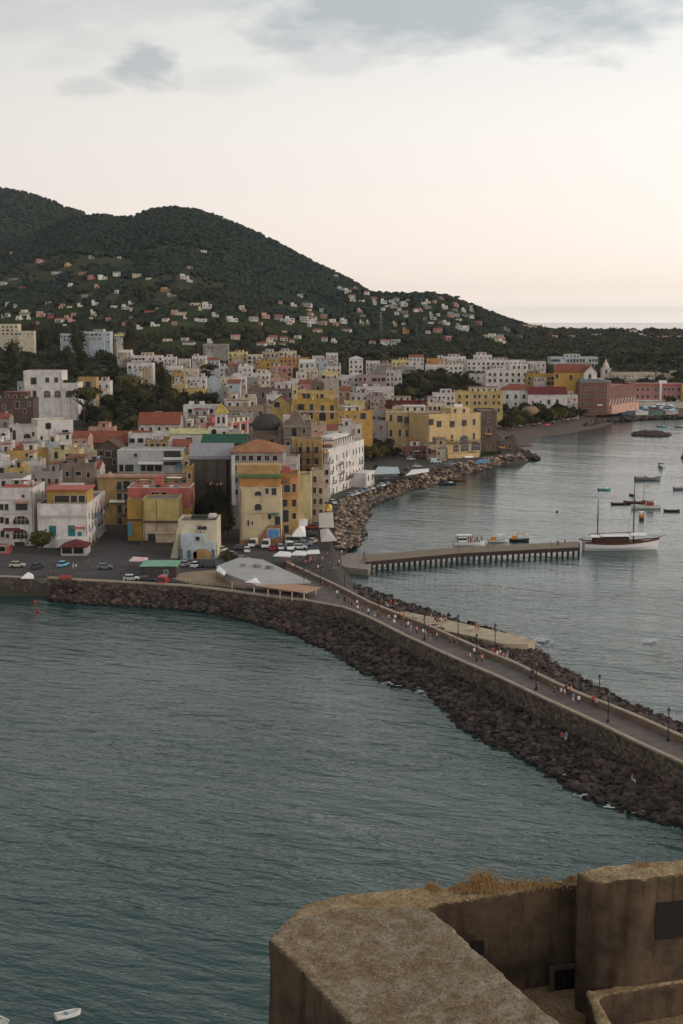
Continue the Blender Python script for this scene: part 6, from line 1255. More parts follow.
# boat on the terrace table clutter etc.
# ================================================================ the bastion in front (fortress parapet close to the viewer)
BST_=mat('bastion_render',(128,104,84),scale=.9,amt=.5,col2=(88,66,50),bump=.05,bscale=9,streak=.6)
def bastion_top(name,c1,c2,c3):
    if name in MATS: return MATS[name]
    m=bpy.data.materials.new(name); m.use_nodes=True; nt=m.node_tree; nt.nodes.clear(); L=nt.links.new
    out=node(nt,'ShaderNodeOutputMaterial'); p=node(nt,'ShaderNodeBsdfPrincipled'); L(p.outputs[0],out.inputs[0]); p.inputs['Roughness'].default_value=.95; p.inputs['Specular IOR Level'].default_value=.2
    g=node(nt,'ShaderNodeNewGeometry')
    def N(s,d=8,r=.7,dist=0):
        n=node(nt,'ShaderNodeTexNoise'); n.inputs['Scale'].default_value=s; n.inputs['Detail'].default_value=d; n.inputs['Roughness'].default_value=r; n.inputs['Distortion'].default_value=dist; L(g.outputs['Position'],n.inputs['Vector']); return n.outputs['Fac']
    def RM(v,a,b):
        r=node(nt,'ShaderNodeMapRange'); r.inputs['From Min'].default_value=a; r.inputs['From Max'].default_value=b; L(v,r.inputs['Value']); return r.outputs[0]
    def MX(f,a,b):
        n=node(nt,'ShaderNodeMix',data_type='RGBA'); L(f,n.inputs[0])
        for i,v in ((6,a),(7,b)):
            if isinstance(v,tuple): n.inputs[i].default_value=v
            else: L(v,n.inputs[i])
        return n.outputs[2]
    a=MX(RM(N(1.1,12,.8),.42,.58),lin(c1),lin(c2)); b=MX(RM(N(3.2,12,.85,.3),.46,.66),a,lin(c3)); c0=MX(RM(N(11,8,.85),.50,.60),b,lin((84,66,48))); c=MX(RM(N(16,6,.8),.56,.64),c0,lin((176,164,146)))
    e=MX(RM(N(2.2,8,.75,1),.62,.72),c,lin((58,44,36))); L(e,p.inputs['Base Color'])
    bp=node(nt,'ShaderNodeBump'); bp.inputs['Distance'].default_value=.06; L(N(5,12,.8),bp.inputs['Height']); L(bp.outputs[0],p.inputs['Normal']); MATS[name]=m; return m
SLAB=bastion_top('bastion_slab',(132,118,112),(116,94,76),(92,66,46)); LEDGE=bastion_top('bastion_ledge',(142,118,92),(126,96,66),(104,74,48)); BWAL=mat('bastion_face',(90,74,62),scale=.6,amt=.5,bump=.04,bscale=5,streak=.6)
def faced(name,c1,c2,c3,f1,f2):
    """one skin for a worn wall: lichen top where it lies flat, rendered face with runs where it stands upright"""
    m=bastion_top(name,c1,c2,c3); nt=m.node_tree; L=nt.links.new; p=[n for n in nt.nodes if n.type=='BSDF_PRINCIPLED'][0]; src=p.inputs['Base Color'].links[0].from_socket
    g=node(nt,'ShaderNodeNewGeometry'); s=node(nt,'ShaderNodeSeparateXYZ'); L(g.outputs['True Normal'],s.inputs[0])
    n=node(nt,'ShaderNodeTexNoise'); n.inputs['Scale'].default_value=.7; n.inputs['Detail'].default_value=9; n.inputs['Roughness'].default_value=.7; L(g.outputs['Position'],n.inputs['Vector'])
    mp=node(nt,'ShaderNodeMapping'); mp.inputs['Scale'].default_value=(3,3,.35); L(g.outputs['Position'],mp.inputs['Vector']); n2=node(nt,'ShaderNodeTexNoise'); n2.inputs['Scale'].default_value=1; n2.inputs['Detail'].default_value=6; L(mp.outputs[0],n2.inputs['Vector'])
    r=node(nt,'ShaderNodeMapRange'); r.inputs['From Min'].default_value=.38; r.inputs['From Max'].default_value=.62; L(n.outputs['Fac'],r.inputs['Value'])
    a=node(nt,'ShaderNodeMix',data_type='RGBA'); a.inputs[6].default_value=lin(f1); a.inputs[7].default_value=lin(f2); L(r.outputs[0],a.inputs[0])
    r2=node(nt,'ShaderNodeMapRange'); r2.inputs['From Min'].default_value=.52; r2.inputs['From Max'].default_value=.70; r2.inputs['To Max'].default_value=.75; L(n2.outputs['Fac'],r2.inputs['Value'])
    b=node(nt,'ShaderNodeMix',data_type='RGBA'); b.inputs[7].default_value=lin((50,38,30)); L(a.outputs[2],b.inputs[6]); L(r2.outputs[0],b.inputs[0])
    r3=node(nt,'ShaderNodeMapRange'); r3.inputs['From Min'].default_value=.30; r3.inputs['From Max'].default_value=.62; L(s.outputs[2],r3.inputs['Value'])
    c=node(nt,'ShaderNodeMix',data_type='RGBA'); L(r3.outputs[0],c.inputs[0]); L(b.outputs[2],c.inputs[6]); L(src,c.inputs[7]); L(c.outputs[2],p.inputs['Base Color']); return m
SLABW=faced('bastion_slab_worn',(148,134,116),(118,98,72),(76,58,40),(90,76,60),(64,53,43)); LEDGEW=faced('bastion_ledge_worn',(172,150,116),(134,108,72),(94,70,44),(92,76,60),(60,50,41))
def rough_solid(name,top,zb,mats,parent,bev=.12,batter=0):
    """top: list of (x,y,z); walls drop to zb; fine subdivision and small noise so that edges are worn"""
    n=len(top); mb=MB(); mb.add([(p[0],p[1],zb) for p in top]+[tuple(p) for p in top],[tuple(range(n))[::-1]]+[(i,(i+1)%n,n+(i+1)%n,n+i) for i in range(n)],1); mb.f.append(tuple(range(n,2*n))); mb.m.append(0)
    o=mb.build(name,mats,parent)
    if zb>30:
        q=o.modifiers.new('r','REMESH'); q.mode='VOXEL'; q.voxel_size=.10; q.use_smooth_shade=True; q=o.modifiers.new('s','SMOOTH'); q.iterations=3
        for sc__,st__ in ((1.6,.16),(.35,.07)):
            t_=bpy.data.textures.new('wear','CLOUDS'); t_.noise_scale=sc__; t_.noise_depth=3; q=o.modifiers.new('d','DISPLACE'); q.texture=t_; q.strength=st__; q.texture_coords='GLOBAL'
        return o
    b=o.modifiers.new('b','BEVEL'); b.width=bev; b.segments=3; b.limit_method='ANGLE'; b.angle_limit=R(25)
    return o
ba=empty('bastion',(2,38,0)); tag(ba,'weathered brown fortress bastion wall with broad sloping slab top close below','fortress wall'); ALL.append(ba)
def lp(x,y,z,org): p=at_z(x,y,z); return (p.x-org[0],p.y-org[1],z)
bo_=(2,38,0)
# near slab: broad glacis top (slopes a little towards the viewer)
slab=[lp(267,937,50,bo_),lp(289,920,50.02,bo_),lp(360,906,50.05,bo_),lp(428,906,50.08,bo_),lp(486,957,49.7,bo_),lp(561,1024,49.3,bo_),lp(640,1100,48.9,bo_),lp(420,1110,48.6,bo_),lp(351,1024,49.1,bo_),lp(289,957,49.75,bo_)]
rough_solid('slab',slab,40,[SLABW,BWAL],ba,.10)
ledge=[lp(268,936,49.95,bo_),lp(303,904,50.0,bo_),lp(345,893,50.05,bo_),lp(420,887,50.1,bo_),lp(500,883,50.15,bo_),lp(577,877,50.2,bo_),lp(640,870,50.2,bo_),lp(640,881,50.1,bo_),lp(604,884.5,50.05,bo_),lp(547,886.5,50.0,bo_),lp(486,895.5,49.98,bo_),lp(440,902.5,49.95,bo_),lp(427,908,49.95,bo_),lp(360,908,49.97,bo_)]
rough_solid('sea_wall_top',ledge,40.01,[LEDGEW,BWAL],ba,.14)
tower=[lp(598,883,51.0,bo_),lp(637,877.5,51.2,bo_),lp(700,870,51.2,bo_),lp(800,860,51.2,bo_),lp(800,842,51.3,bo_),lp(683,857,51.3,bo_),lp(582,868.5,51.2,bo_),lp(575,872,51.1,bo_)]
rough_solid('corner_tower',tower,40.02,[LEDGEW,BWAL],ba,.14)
# pale worn edge of the tower
court=[lp(430,912,46.6,bo_),lp(900,880,46.6,bo_),lp(1000,1200,46.6,bo_),lp(500,1150,46.6,bo_)]
mb=MB(); mb.prism([(p[0],p[1]) for p in court],40.03,46.6); mb.build('courtyard_floor',LEDGE,ba)
low=[lp(584,990,47.7,bo_),lp(683,974,47.7,bo_),lp(800,955,47.7,bo_),lp(800,962,47.7,bo_),lp(683,981,47.7,bo_),lp(600,996,47.7,bo_),lp(612,1024,47.5,bo_),lp(640,1080,47.3,bo_),lp(622,1085,47.3,bo_),lp(596,1026,47.5,bo_)]
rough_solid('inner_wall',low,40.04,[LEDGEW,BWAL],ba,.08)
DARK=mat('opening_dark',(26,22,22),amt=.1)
def face_pt(px,py,A,B):
    """point on the vertical plane through A-B seen at a pixel"""
    dx,dy,dz=ray(px,py); n=Vector((-(B[1]-A[1]),B[0]-A[0],0)); o=Vector((0,0,H)); a=Vector((A[0],A[1],0)); t=(a-o).dot(n)/Vector((dx,dy,dz)).dot(n); return o+Vector((dx,dy,dz))*t
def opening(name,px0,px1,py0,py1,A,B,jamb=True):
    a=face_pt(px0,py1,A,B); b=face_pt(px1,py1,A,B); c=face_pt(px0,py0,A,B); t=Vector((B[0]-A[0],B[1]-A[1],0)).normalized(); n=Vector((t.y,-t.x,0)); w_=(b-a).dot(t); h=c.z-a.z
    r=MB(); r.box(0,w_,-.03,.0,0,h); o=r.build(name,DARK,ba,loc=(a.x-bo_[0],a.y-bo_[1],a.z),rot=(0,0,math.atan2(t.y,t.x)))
    if jamb:
        m=MB(); m.box(-.16,-.002,-.09,0,-.05,h); m.box(w_+.002,w_+.16,-.09,0,-.05,h); m.box(-.16,w_+.16,-.09,0,h+.002,h+.14); m.build('jamb',BWAL,o)
        m=MB()
        for k in range(1,5): m.tube((w_*k/5,-.05,0),(w_*k/5,-.05,h),.015,n=4)
        m.build('grille',METAL,o)
    return o
Aw=at_z(440,902.5,50); Bw=at_z(604,884.5,50)
opening('window',553,579,970,993,Aw,Bw); opening('window',472,484,942,955,Aw,Bw,False)
At=at_z(637,877.5,51.2); Bt=at_z(700,870,51.2); opening('window',655,700,903,940,At,Bt,False)
# dry grass tufts on the ledge
GR=mat('dry_grass',(150,118,80),scale=3,amt=.35)
def tuft(px,py,z,n,sp,h,label,grp='dry grass tufts on the bastion'):
    c=at_z(px,py,z); vs=[];fs=[]
    for _ in range(n):
        x=rr.gauss(0,sp); y=rr.gauss(0,sp*.35); hh=h*rr.uniform(.3,1.1)*math.exp(-(x/sp)**2*.3); a=rr.uniform(0,6.3); l=hh*rr.uniform(.2,.8); dx_,dy_=math.cos(a)*l,math.sin(a)*l; w_=.012
        b=len(vs); vs+=[(x-w_,y,0),(x+w_,y,0),(x+dx_*.5+w_*.8,y+dy_*.5,hh*.7),(x+dx_*.5-w_*.8,y+dy_*.5,hh*.7),(x+dx_,y+dy_,hh)]; fs+=[(b,b+1,b+2,b+3),(b+3,b+2,b+4)]
        if rr.random()<.6:
            q=.03; b=len(vs); vs+=[(x+dx_-q,y+dy_,hh-q),(x+dx_+q,y+dy_,hh-q*.5),(x+dx_+q*.4,y+dy_+.01,hh+q*1.3)]; fs.append((b,b+1,b+2))
    mb=MB(); mb.add(vs,fs); o=mb.build('grass_tuft',GR); o.location=(c.x,c.y,z-.02); tag(o,label,'grass tuft'); return o
tuft(484,889,50.1,420,.34,.62,'tallest dry orange grass tuft on the bastion ledge'); tuft(518,888,50.12,200,.4,.30,'low spread of dry grass right of the tallest tuft')
tuft(545,886,50.14,110,.35,.25,'thin dry grass near the stepped corner of the bastion'); tuft(432,889,50.1,90,.12,.28,'sparse dry sprig alone at left end of the ledge'); tuft(463,890,50.1,260,.25,.22,'short dry grass just left of the tallest tuft'); tuft(571,881,50.18,90,.12,.2,'tiny dry sprig against the tower corner'); tuft(643,866,51.25,70,.15,.16,'faint dry sprig on top of the tower block')
# ================================================================ vegetation
def leafmat(name,c1,c2,c3):
    m=bpy.data.materials.new(name); m.use_nodes=True; nt=m.node_tree; nt.nodes.clear(); L=nt.links.new
    out=node(nt,'ShaderNodeOutputMaterial'); p=node(nt,'ShaderNodeBsdfPrincipled'); L(p.outputs[0],out.inputs[0]); p.inputs['Roughness'].default_value=.8; p.inputs['Specular IOR Level'].default_value=.15
    g=node(nt,'ShaderNodeNewGeometry'); n=node(nt,'ShaderNodeTexNoise'); n.inputs['Scale'].default_value=.035; n.inputs['Detail'].default_value=5; L(g.outputs['Position'],n.inputs['Vector'])
    r=node(nt,'ShaderNodeValToRGB'); L(n.outputs['Fac'],r.inputs[0]); e=r.color_ramp.elements; e[0].position=.36; e[0].color=lin(c1); e[1].position=.66; e[1].color=lin(c3); q=e.new(.5); q.color=lin(c2)
    mx=node(nt,'ShaderNodeMix',data_type='RGBA'); mx.blend_type='MULTIPLY'; mx.inputs[0].default_value=.6; L(r.outputs[0],mx.inputs[6])
    rr2=node(nt,'ShaderNodeValToRGB'); L(g.outputs['Random Per Island'],rr2.inputs[0]); rr2.color_ramp.elements[0].color=(.45,.45,.42,1); rr2.color_ramp.elements[1].color=(1.0,1.0,.92,1); L(rr2.outputs[0],mx.inputs[7])
    L(mx.outputs[2],p.inputs['Base Color']); return m
LDARK=leafmat('foliage_evergreen',(36,38,27),(48,48,31),(62,58,36)); LOLIVE=leafmat('foliage_olive',(56,56,34),(74,70,40),(94,84,48)); LHILL=leafmat('foliage_hill',(32,42,38),(39,50,43),(50,58,46)); LPALE=leafmat('foliage_pale',(76,82,48),(104,104,60),(120,116,66)); BARK=mat('bark',(74,58,46),scale=3,amt=.4,bump=.03)  # hill foliage tinted bluish: distance haze put into the leaf colour
def leaf_cloud(cent,rad,nleaf,size,r,lobes=7,flat=.0):
    """quads spread over uneven lobes of ellipsoidal crowns. cent (N,3) rad (N,3)"""
    N=len(cent); lo=r.normal(size=(N,lobes,3)); lo/=np.linalg.norm(lo,axis=2,keepdims=True); lo*=r.uniform(.25,.62,(N,lobes,1)); lo[:,:,2]=np.abs(lo[:,:,2])*.9-.18
    lr=r.uniform(.38,.62,(N,lobes)); k=r.randint(0,lobes,(N,nleaf)); ii=np.arange(N)[:,None]
    d=r.normal(size=(N,nleaf,3)); d/=np.linalg.norm(d,axis=2,keepdims=True); d[:,:,2]=np.where(d[:,:,2]<-.3,-d[:,:,2],d[:,:,2])
    P=lo[ii,k]+d*(lr[ii,k]*r.uniform(.72,1.06,(N,nleaf)))[:,:,None]
    P=cent[:,None,:]+P*rad[:,None,:]; P=P.reshape(-1,3); M_=len(P)
    nrm=d.reshape(-1,3)*.7+r.normal(size=(M_,3))*.55; nrm/=np.linalg.norm(nrm,axis=1,keepdims=True)
    a=np.cross(nrm,r.normal(size=(M_,3))); a/=np.linalg.norm(a,axis=1,keepdims=True); b=np.cross(nrm,a); s=(np.repeat(size,nleaf) if np.ndim(size) else size)*r.uniform(.6,1.3,M_); a*=s[:,None]; b*=(s*r.uniform(.6,1,M_))[:,None]
    V=np.stack([P-a,P-b*.8,P+a,P+b*.8],1).reshape(-1,3); Fq=np.arange(len(V)).reshape(-1,4); return V,Fq
def core(cent,rad,k=.62):
    bm=bmesh.new(); bmesh.ops.create_icosphere(bm,subdivisions=1,radius=1); v=np.array([q.co[:] for q in bm.verts]); f=np.array([[w_.index for w_ in q.verts] for q in bm.faces]); bm.free()
    V=(cent[:,None,:]+v[None]*rad[:,None,:]*k).reshape(-1,3); Fa=(f[None]+(np.arange(len(cent))*len(v))[:,None,None]).reshape(-1,3); return V,Fa
def crown_mesh(name,seed,rx,ry,rz,n,size,m,lobes=8,zc=0.0,kk=.6):
    r=np.random.RandomState(seed); c=np.array([[0,0,zc]]); rd=np.array([[rx,ry,rz]]); V,Fq=leaf_cloud(c,rd,n,size,r,lobes); V2,F2=core(c,rd,kk)
    V2=V2+r.normal(size=V2.shape)*.08*rx; F2=np.concatenate([F2,F2[:,2:3]],1)+len(V)
    me=bpy.data.meshes.new(name); me.from_pydata(np.concatenate([V,V2]).tolist(),[],[tuple(f) for f in Fq.tolist()]+[tuple(f[:3]) for f in F2.tolist()]); me.materials.append(m); return me
def trunk_mesh(h,r0,limbs,seed,spread,bare=.6):
    mb=MB(); r=random.Random(seed); top=(r.uniform(-.3,.3),r.uniform(-.2,.2),h*bare); mb.tube((0,0,-1.5),top,r0,r0*.7,7)
    for i in range(limbs): a=6.28*i/limbs+r.uniform(-.4,.4); mb.tube(top,(top[0]+math.cos(a)*spread,top[1]+math.sin(a)*spread,h*r.uniform(.85,1.0)),r0*.55,r0*.2,5)
    return mb.mesh('trunk',BARK)
CR={}
for i in range(5):
    CR[('broad',i)]=(crown_mesh('crown',i,1,1,.85,420,.085,LDARK,9),trunk_mesh(1.0,.07,4,i,.35,.4))
    CR[('olive',i)]=(crown_mesh('crown',30+i,1,1,.8,420,.085,LOLIVE,9),trunk_mesh(1.0,.07,4,i,.35,.4))
    CR[('tall',i)]=(crown_mesh('crown',60+i,1,1,1.9,460,.10,LDARK,10),trunk_mesh(1.2,.07,3,i,.2,.4))
    CR[('pine',i)]=(crown_mesh('crown',90+i,1,1,.34,420,.075,LOLIVE if i%2 else LDARK,9,0,.55),trunk_mesh(1.0,.06,6,i,.6,.62))
TREES=[]
def tree(px,py,wpx,kind,zone,Y=None,hfac=1.0,p=None):
    if p is None: p=at_ground(px,py) if Y is None else None
    if p is None: q=at_Y(px,py,Y); p=Vector((q.x,Y,tz(q.x,Y)))
    R_=wpx/2*p.y/F; i=rr.randrange(5); cm,tm=CR[(kind,i)]; s=R_*1.05
    r=empty({'pine':'umbrella_pine','tall':'cypress_tree'}.get(kind,'broadleaf_tree'),(p.x,p.y,p.z),rr.uniform(0,6.3)); TREES.append((r,px,kind,zone))
    zc={'broad':.85,'olive':.8,'tall':1.9,'pine':1.25}[kind]*R_*hfac
    link('crown',cm,r,loc=(0,0,zc),scale=(s,s,s*hfac)); link('trunk',tm,r,loc=(0,0,0),scale=(R_,R_,zc)); return r
def grove(pts,n,kinds,zone,w=(14,22),hf=(.85,1.2)):
    """trees scattered over an image-side outline, standing on the real ground there"""
    xs_=[p[0] for p in pts]; ys_=[p[1] for p in pts]; k=0; P=np.array(pts,float); t=0; got=[]
    while k<n and t<n*40:
        t+=1; x=rr.uniform(min(xs_),max(xs_)); y=rr.uniform(min(ys_),max(ys_))
        if poly_sd(np.array([x]),np.array([y]),P)[0]<0: continue
        g_=at_ground(x,y)
        if inbox(g_.x,g_.y,2.2): continue
        if any((g_.x-q.x)**2+((g_.y-q.y)*.5)**2<(w[0]/2*g_.y/F)**2*.38 for q in got): continue
        tree(x,y,rr.uniform(*w)*.9,rr.choice(kinds),zone,p=g_,hfac=rr.uniform(*hf)); got.append(g_); k+=1
# single trees first
tree(229,567,22,'olive','x',hfac=.95,p=at_z(229,566,4.05)); T1=TREES.pop()[0]; tag(T1,'round dark green tree beside the grey roofed pavilion','tree')
for i,(x,y,w_,Y_) in enumerate(((213,520,36,426),(224,534,24,414),(203,505,26,432),(219,500,26,424))):
    tree(x,y,w_,'olive' if i%2 else 'broad','x',Y=Y_,hfac=2.0); T1=TREES.pop()[0]; tag(T1,['large dark tree filling the yard left of beige corner block','dark tree in front of the yard beside the beige corner block','dark tree below the grey hall at left of the yard','topmost dark tree crown against the grey hall'][i],'tree')
tree(40,556,36,'olive','x',Y=392,hfac=.95); T1=TREES.pop()[0]; tag(T1,'shaggy olive green tree between the two white blocks on the quay','tree')
pn=tree(86,398,42,'pine','x',Y=735,hfac=1.25); T1=TREES.pop()[0]; tag(T1,'large umbrella pine with bare forked trunk right of the white villa','tree')
grove([(80,398),(190,398),(215,400),(212,408),(120,436),(90,432),(80,415)],95,['broad','broad','broad','olive'],'on the dark hedge slope behind the old town roofs',(14,24))
grove([(30,408),(78,408),(84,420),(40,420)],7,['broad'],'below the large white villa',(11,17))
grove([(0,366),(80,362),(140,362),(210,366),(215,388),(150,384),(110,384),(60,380),(0,384)],40,['broad','olive','broad','tall','pine'],'in the wood behind the white villa',(16,28))
tree(128,392,40,'olive','x',Y=900,hfac=.9); T1=TREES.pop()[0]; tag(T1,'broad yellowish green tree right of the umbrella pine','tree')
tree(165,392,22,'tall','x',Y=880,hfac=.85); T1=TREES.pop()[0]; tag(T1,'tall dark tree standing above the low yellow sheds','tree')
grove([(186,392),(250,388),(262,398),(215,402),(190,398)],12,['broad'],'in the hedge right of the low yellow walls',(12,18))
grove([(388,396),(398,382),(440,376),(482,384),(480,396),(400,402)],46,['broad','broad','olive'],'in the dense group above the yellow palace',(14,26))
grove([(392,383),(500,385),(502,392),(392,393)],30,['broad','broad','olive'],'just above the yellow three storey block',(9,15))
grove([(360,453),(388,449),(390,458),(366,464)],16,['broad','broad','olive'],'in garden between waterfront block and palace',(13,20),hf=(1.0,1.4))
grove([(425,372),(466,370),(460,377),(430,378)],7,['broad'],'between the white houses near the belt',(9,13))
grove([(499,424),(520,417),(578,414),(584,418),(575,421),(545,426),(505,431)],60,['broad','broad','olive'],'above the beach below the dark red roof',(12,22),hf=(.75,1.25))
grove([(570,402),(582,400),(582,414),(570,412)],5,['olive'],'left of the red brick hotel',(9,13))
grove([(360,440),(384,436),(386,446),(372,462),(360,452)],18,['broad'],'between the white waterfront block and the palace',(10,16))
grove([(384,452),(400,446),(405,452),(392,462)],5,['broad'],'left of the terracotta pink house',(8,13))
grove([(244,372),(256,372),(256,378),(244,378)],3,['broad'],'among the white cubes of the upper town',(8,11))
grove([(246,386),(262,384),(262,388),(246,390)],4,['broad'],'before the cream boxes of the upper town',(8,11))
grove([(350,392),(366,390),(370,396),(352,398)],4,['broad'],'below the mauve block',(8,11))
grove([(338,398),(346,398),(346,412),(338,412)],3,['broad'],'beside the cream box house',(8,11))
grove([(616,404),(680,402),(680,405),(616,407)],6,['broad'],'in front of the pink hotel terrace',(6,9))
grove([(0,350),(70,347),(75,356),(0,362)],14,['broad','tall','broad'],'at upper left under the grey blue hotel',(15,24))
grove([(186,400),(187,401),(195,372),(200,372),(200,384)],4,['broad'],'among the white houses at left of upper town',(8,12))
grove([(324,372),(340,368),(341,374),(326,378)],4,['broad'],'left of the white turret house',(8,12))
grove([(590,366),(683,364),(683,370),(590,372)],16,['broad','olive','broad'],'behind the long cream building',(12,20))
grove([(455,396),(470,389),(456,390)],2,['broad'],'left of the yellow three storey block',(9,12))
KN={'broad':'dark broad crowned tree','olive':'olive green tree','tall':'tall narrow dark tree','pine':'umbrella pine'}
grove([(228,394),(300,398),(338,400),(338,404),(228,402)],8,['broad','olive'],'behind the orange palazzo and coral palazzo',(8,12))
grove([(400,372),(470,366),(560,374),(560,384),(470,380),(400,382)],26,['broad','olive','broad'],'in front of the long white houses of the upper town',(9,15))
grove([(165,376),(330,366),(340,384),(300,390),(170,392)],26,['broad','olive'],'in gardens of the upper town',(7,11))
grove([(200,356),(330,352),(330,364),(200,368)],20,['broad','broad','tall'],'in front of the far yellow row',(8,12))
gz_={}
for t_ in TREES: gz_.setdefault((t_[2],t_[3]),[]).append(t_)
for (k,z_),l in gz_.items():
    l.sort(key=lambda q:q[1])
    for i,q in enumerate(l):
        if len(l)<=7: tag(q[0],nth(i,len(l),KN[k],z_),'tree','trees '+z_)
        else: tag(q[0],KN[k]+' '+z_,'tree',KN[k]+'s '+z_)
# climbing plants etc: shrubs by the waterfront wing
for px,py,w_,l in ((344,486,9,'dark shrub in the corner of the white waterfront block'),(376,470,8,'yellow green shrub left of the glass pavilion'),(401,478,9,'yellow green shrub right of the glass pavilion'),(437,440,6,'small green shrub on the beige terrace house')):
    tree(px,py,w_,'olive' if 'yellow' in l else 'broad','x',p=at_z(px,py,4.1)); T1=TREES.pop()[0]; T1.name='shrub'; tag(T1,l,'shrub')
# more than 300 broad trees would be in view: the smallest ones become one mass
bl=[o for o in bpy.data.objects if o.parent is None and o.name.startswith('broadleaf_tree')]
bl.sort(key=lambda o:-o.children[0].scale[0]/max(1,o.location.y))
sm=bl[270:]; VV=[];FF=[];MM=[];bb=0; mats_=[LDARK,LOLIVE]
for o in sm:
    cr=[c for c in o.children if c.name.startswith('crown')][0]; me=cr.data
    M4=Matrix.Translation(o.location)@Matrix.Rotation(o.rotation_euler.z,4,'Z')@Matrix.Translation(cr.location)@Matrix.Diagonal((*cr.scale,1)); A_=np.array(M4)
    v=np.empty(len(me.vertices)*3); me.vertices.foreach_get('co',v); v=v.reshape(-1,3)@A_[:3,:3].T+A_[:3,3]
    f=[tuple(p_.vertices) for p_ in me.polygons]; VV.append(v); FF+=[tuple(i+bb for i in t) for t in f]; MM+=[mats_.index(me.materials[0])]*len(f); bb+=len(v)
    for c in list(o.children): bpy.data.objects.remove(c)
    bpy.data.objects.remove(o)
if sm:
    me=bpy.data.meshes.new('small_tree_mass'); me.from_pydata(np.concatenate(VV).tolist(),[],FF)
    for m in mats_: me.materials.append(m)
    me.polygons.foreach_set('material_index',MM); tag(link('small_tree_mass',me),'small distant dark trees between the houses of the upper town','trees',kind='stuff')
# ---------------------------------------------------------------- houses scattered over the hillside
FARH=[]
HB={}
def far_house(px,py,wpx,hpx,c,zone):
    p=at_ground(px,py); W_=wpx*.72*p.y/F; Hh=hpx*.66*p.y/F; mb=MB(); d=W_*.6+3; k=rr.random(); 
    mb.box(-W_/2,W_/2,0,d,-3,Hh,0)
    if k<.35: mb.xprism([(-.5,Hh+.02),(d+.5,Hh+.02),(d/2,Hh+2)],-W_/2-.4,W_/2+.4,1)
    elif k<.7: mb.box(-W_/2,W_/2*rr.uniform(-.2,.4),d*.3,d,Hh,Hh+2.8,0)
    if W_>14: mb.box(-W_*.2,W_*.3,-3,0,-3,Hh*.55,2); 
    nf=max(1,int(Hh/3.4))
    for f in range(nf):
        nw=max(1,int(W_/4.2))
        for i in range(nw):
            if rr.random()<.2: continue
            x=-W_/2+W_*(i+.5)/nw; z=Hh-2.0-f*3.4; 
            if z<.4: continue
            w_=rr.choice([.6,.8,1.2]); mb.box(x-w_,x+w_,-.06,-.003,z-.9,z+.9,3)
    o=mb.build('hillside_house',[wall(c),roofm(rr.choice(['terracotta','brownroof','grey','pinkdeck'])),wall('offwhite'),GLASS]); o.location=(p.x,p.y,p.z+.3); o.rotation_euler=(0,0,rr.uniform(-.35,.35)); FARH.append((o,px,c,zone,wpx)); HB.setdefault('l',[]).append((p.x,p.y,max(W_,d)/2))
UP='high on the wooded mountainside'; MID='on the green terraces below the mountain'; LOW='along the foot of the left hill'; KN_='on the far knoll with pines'; BELT='in the wooded belt at the knoll foot'; RT='on the wooded shore far right'
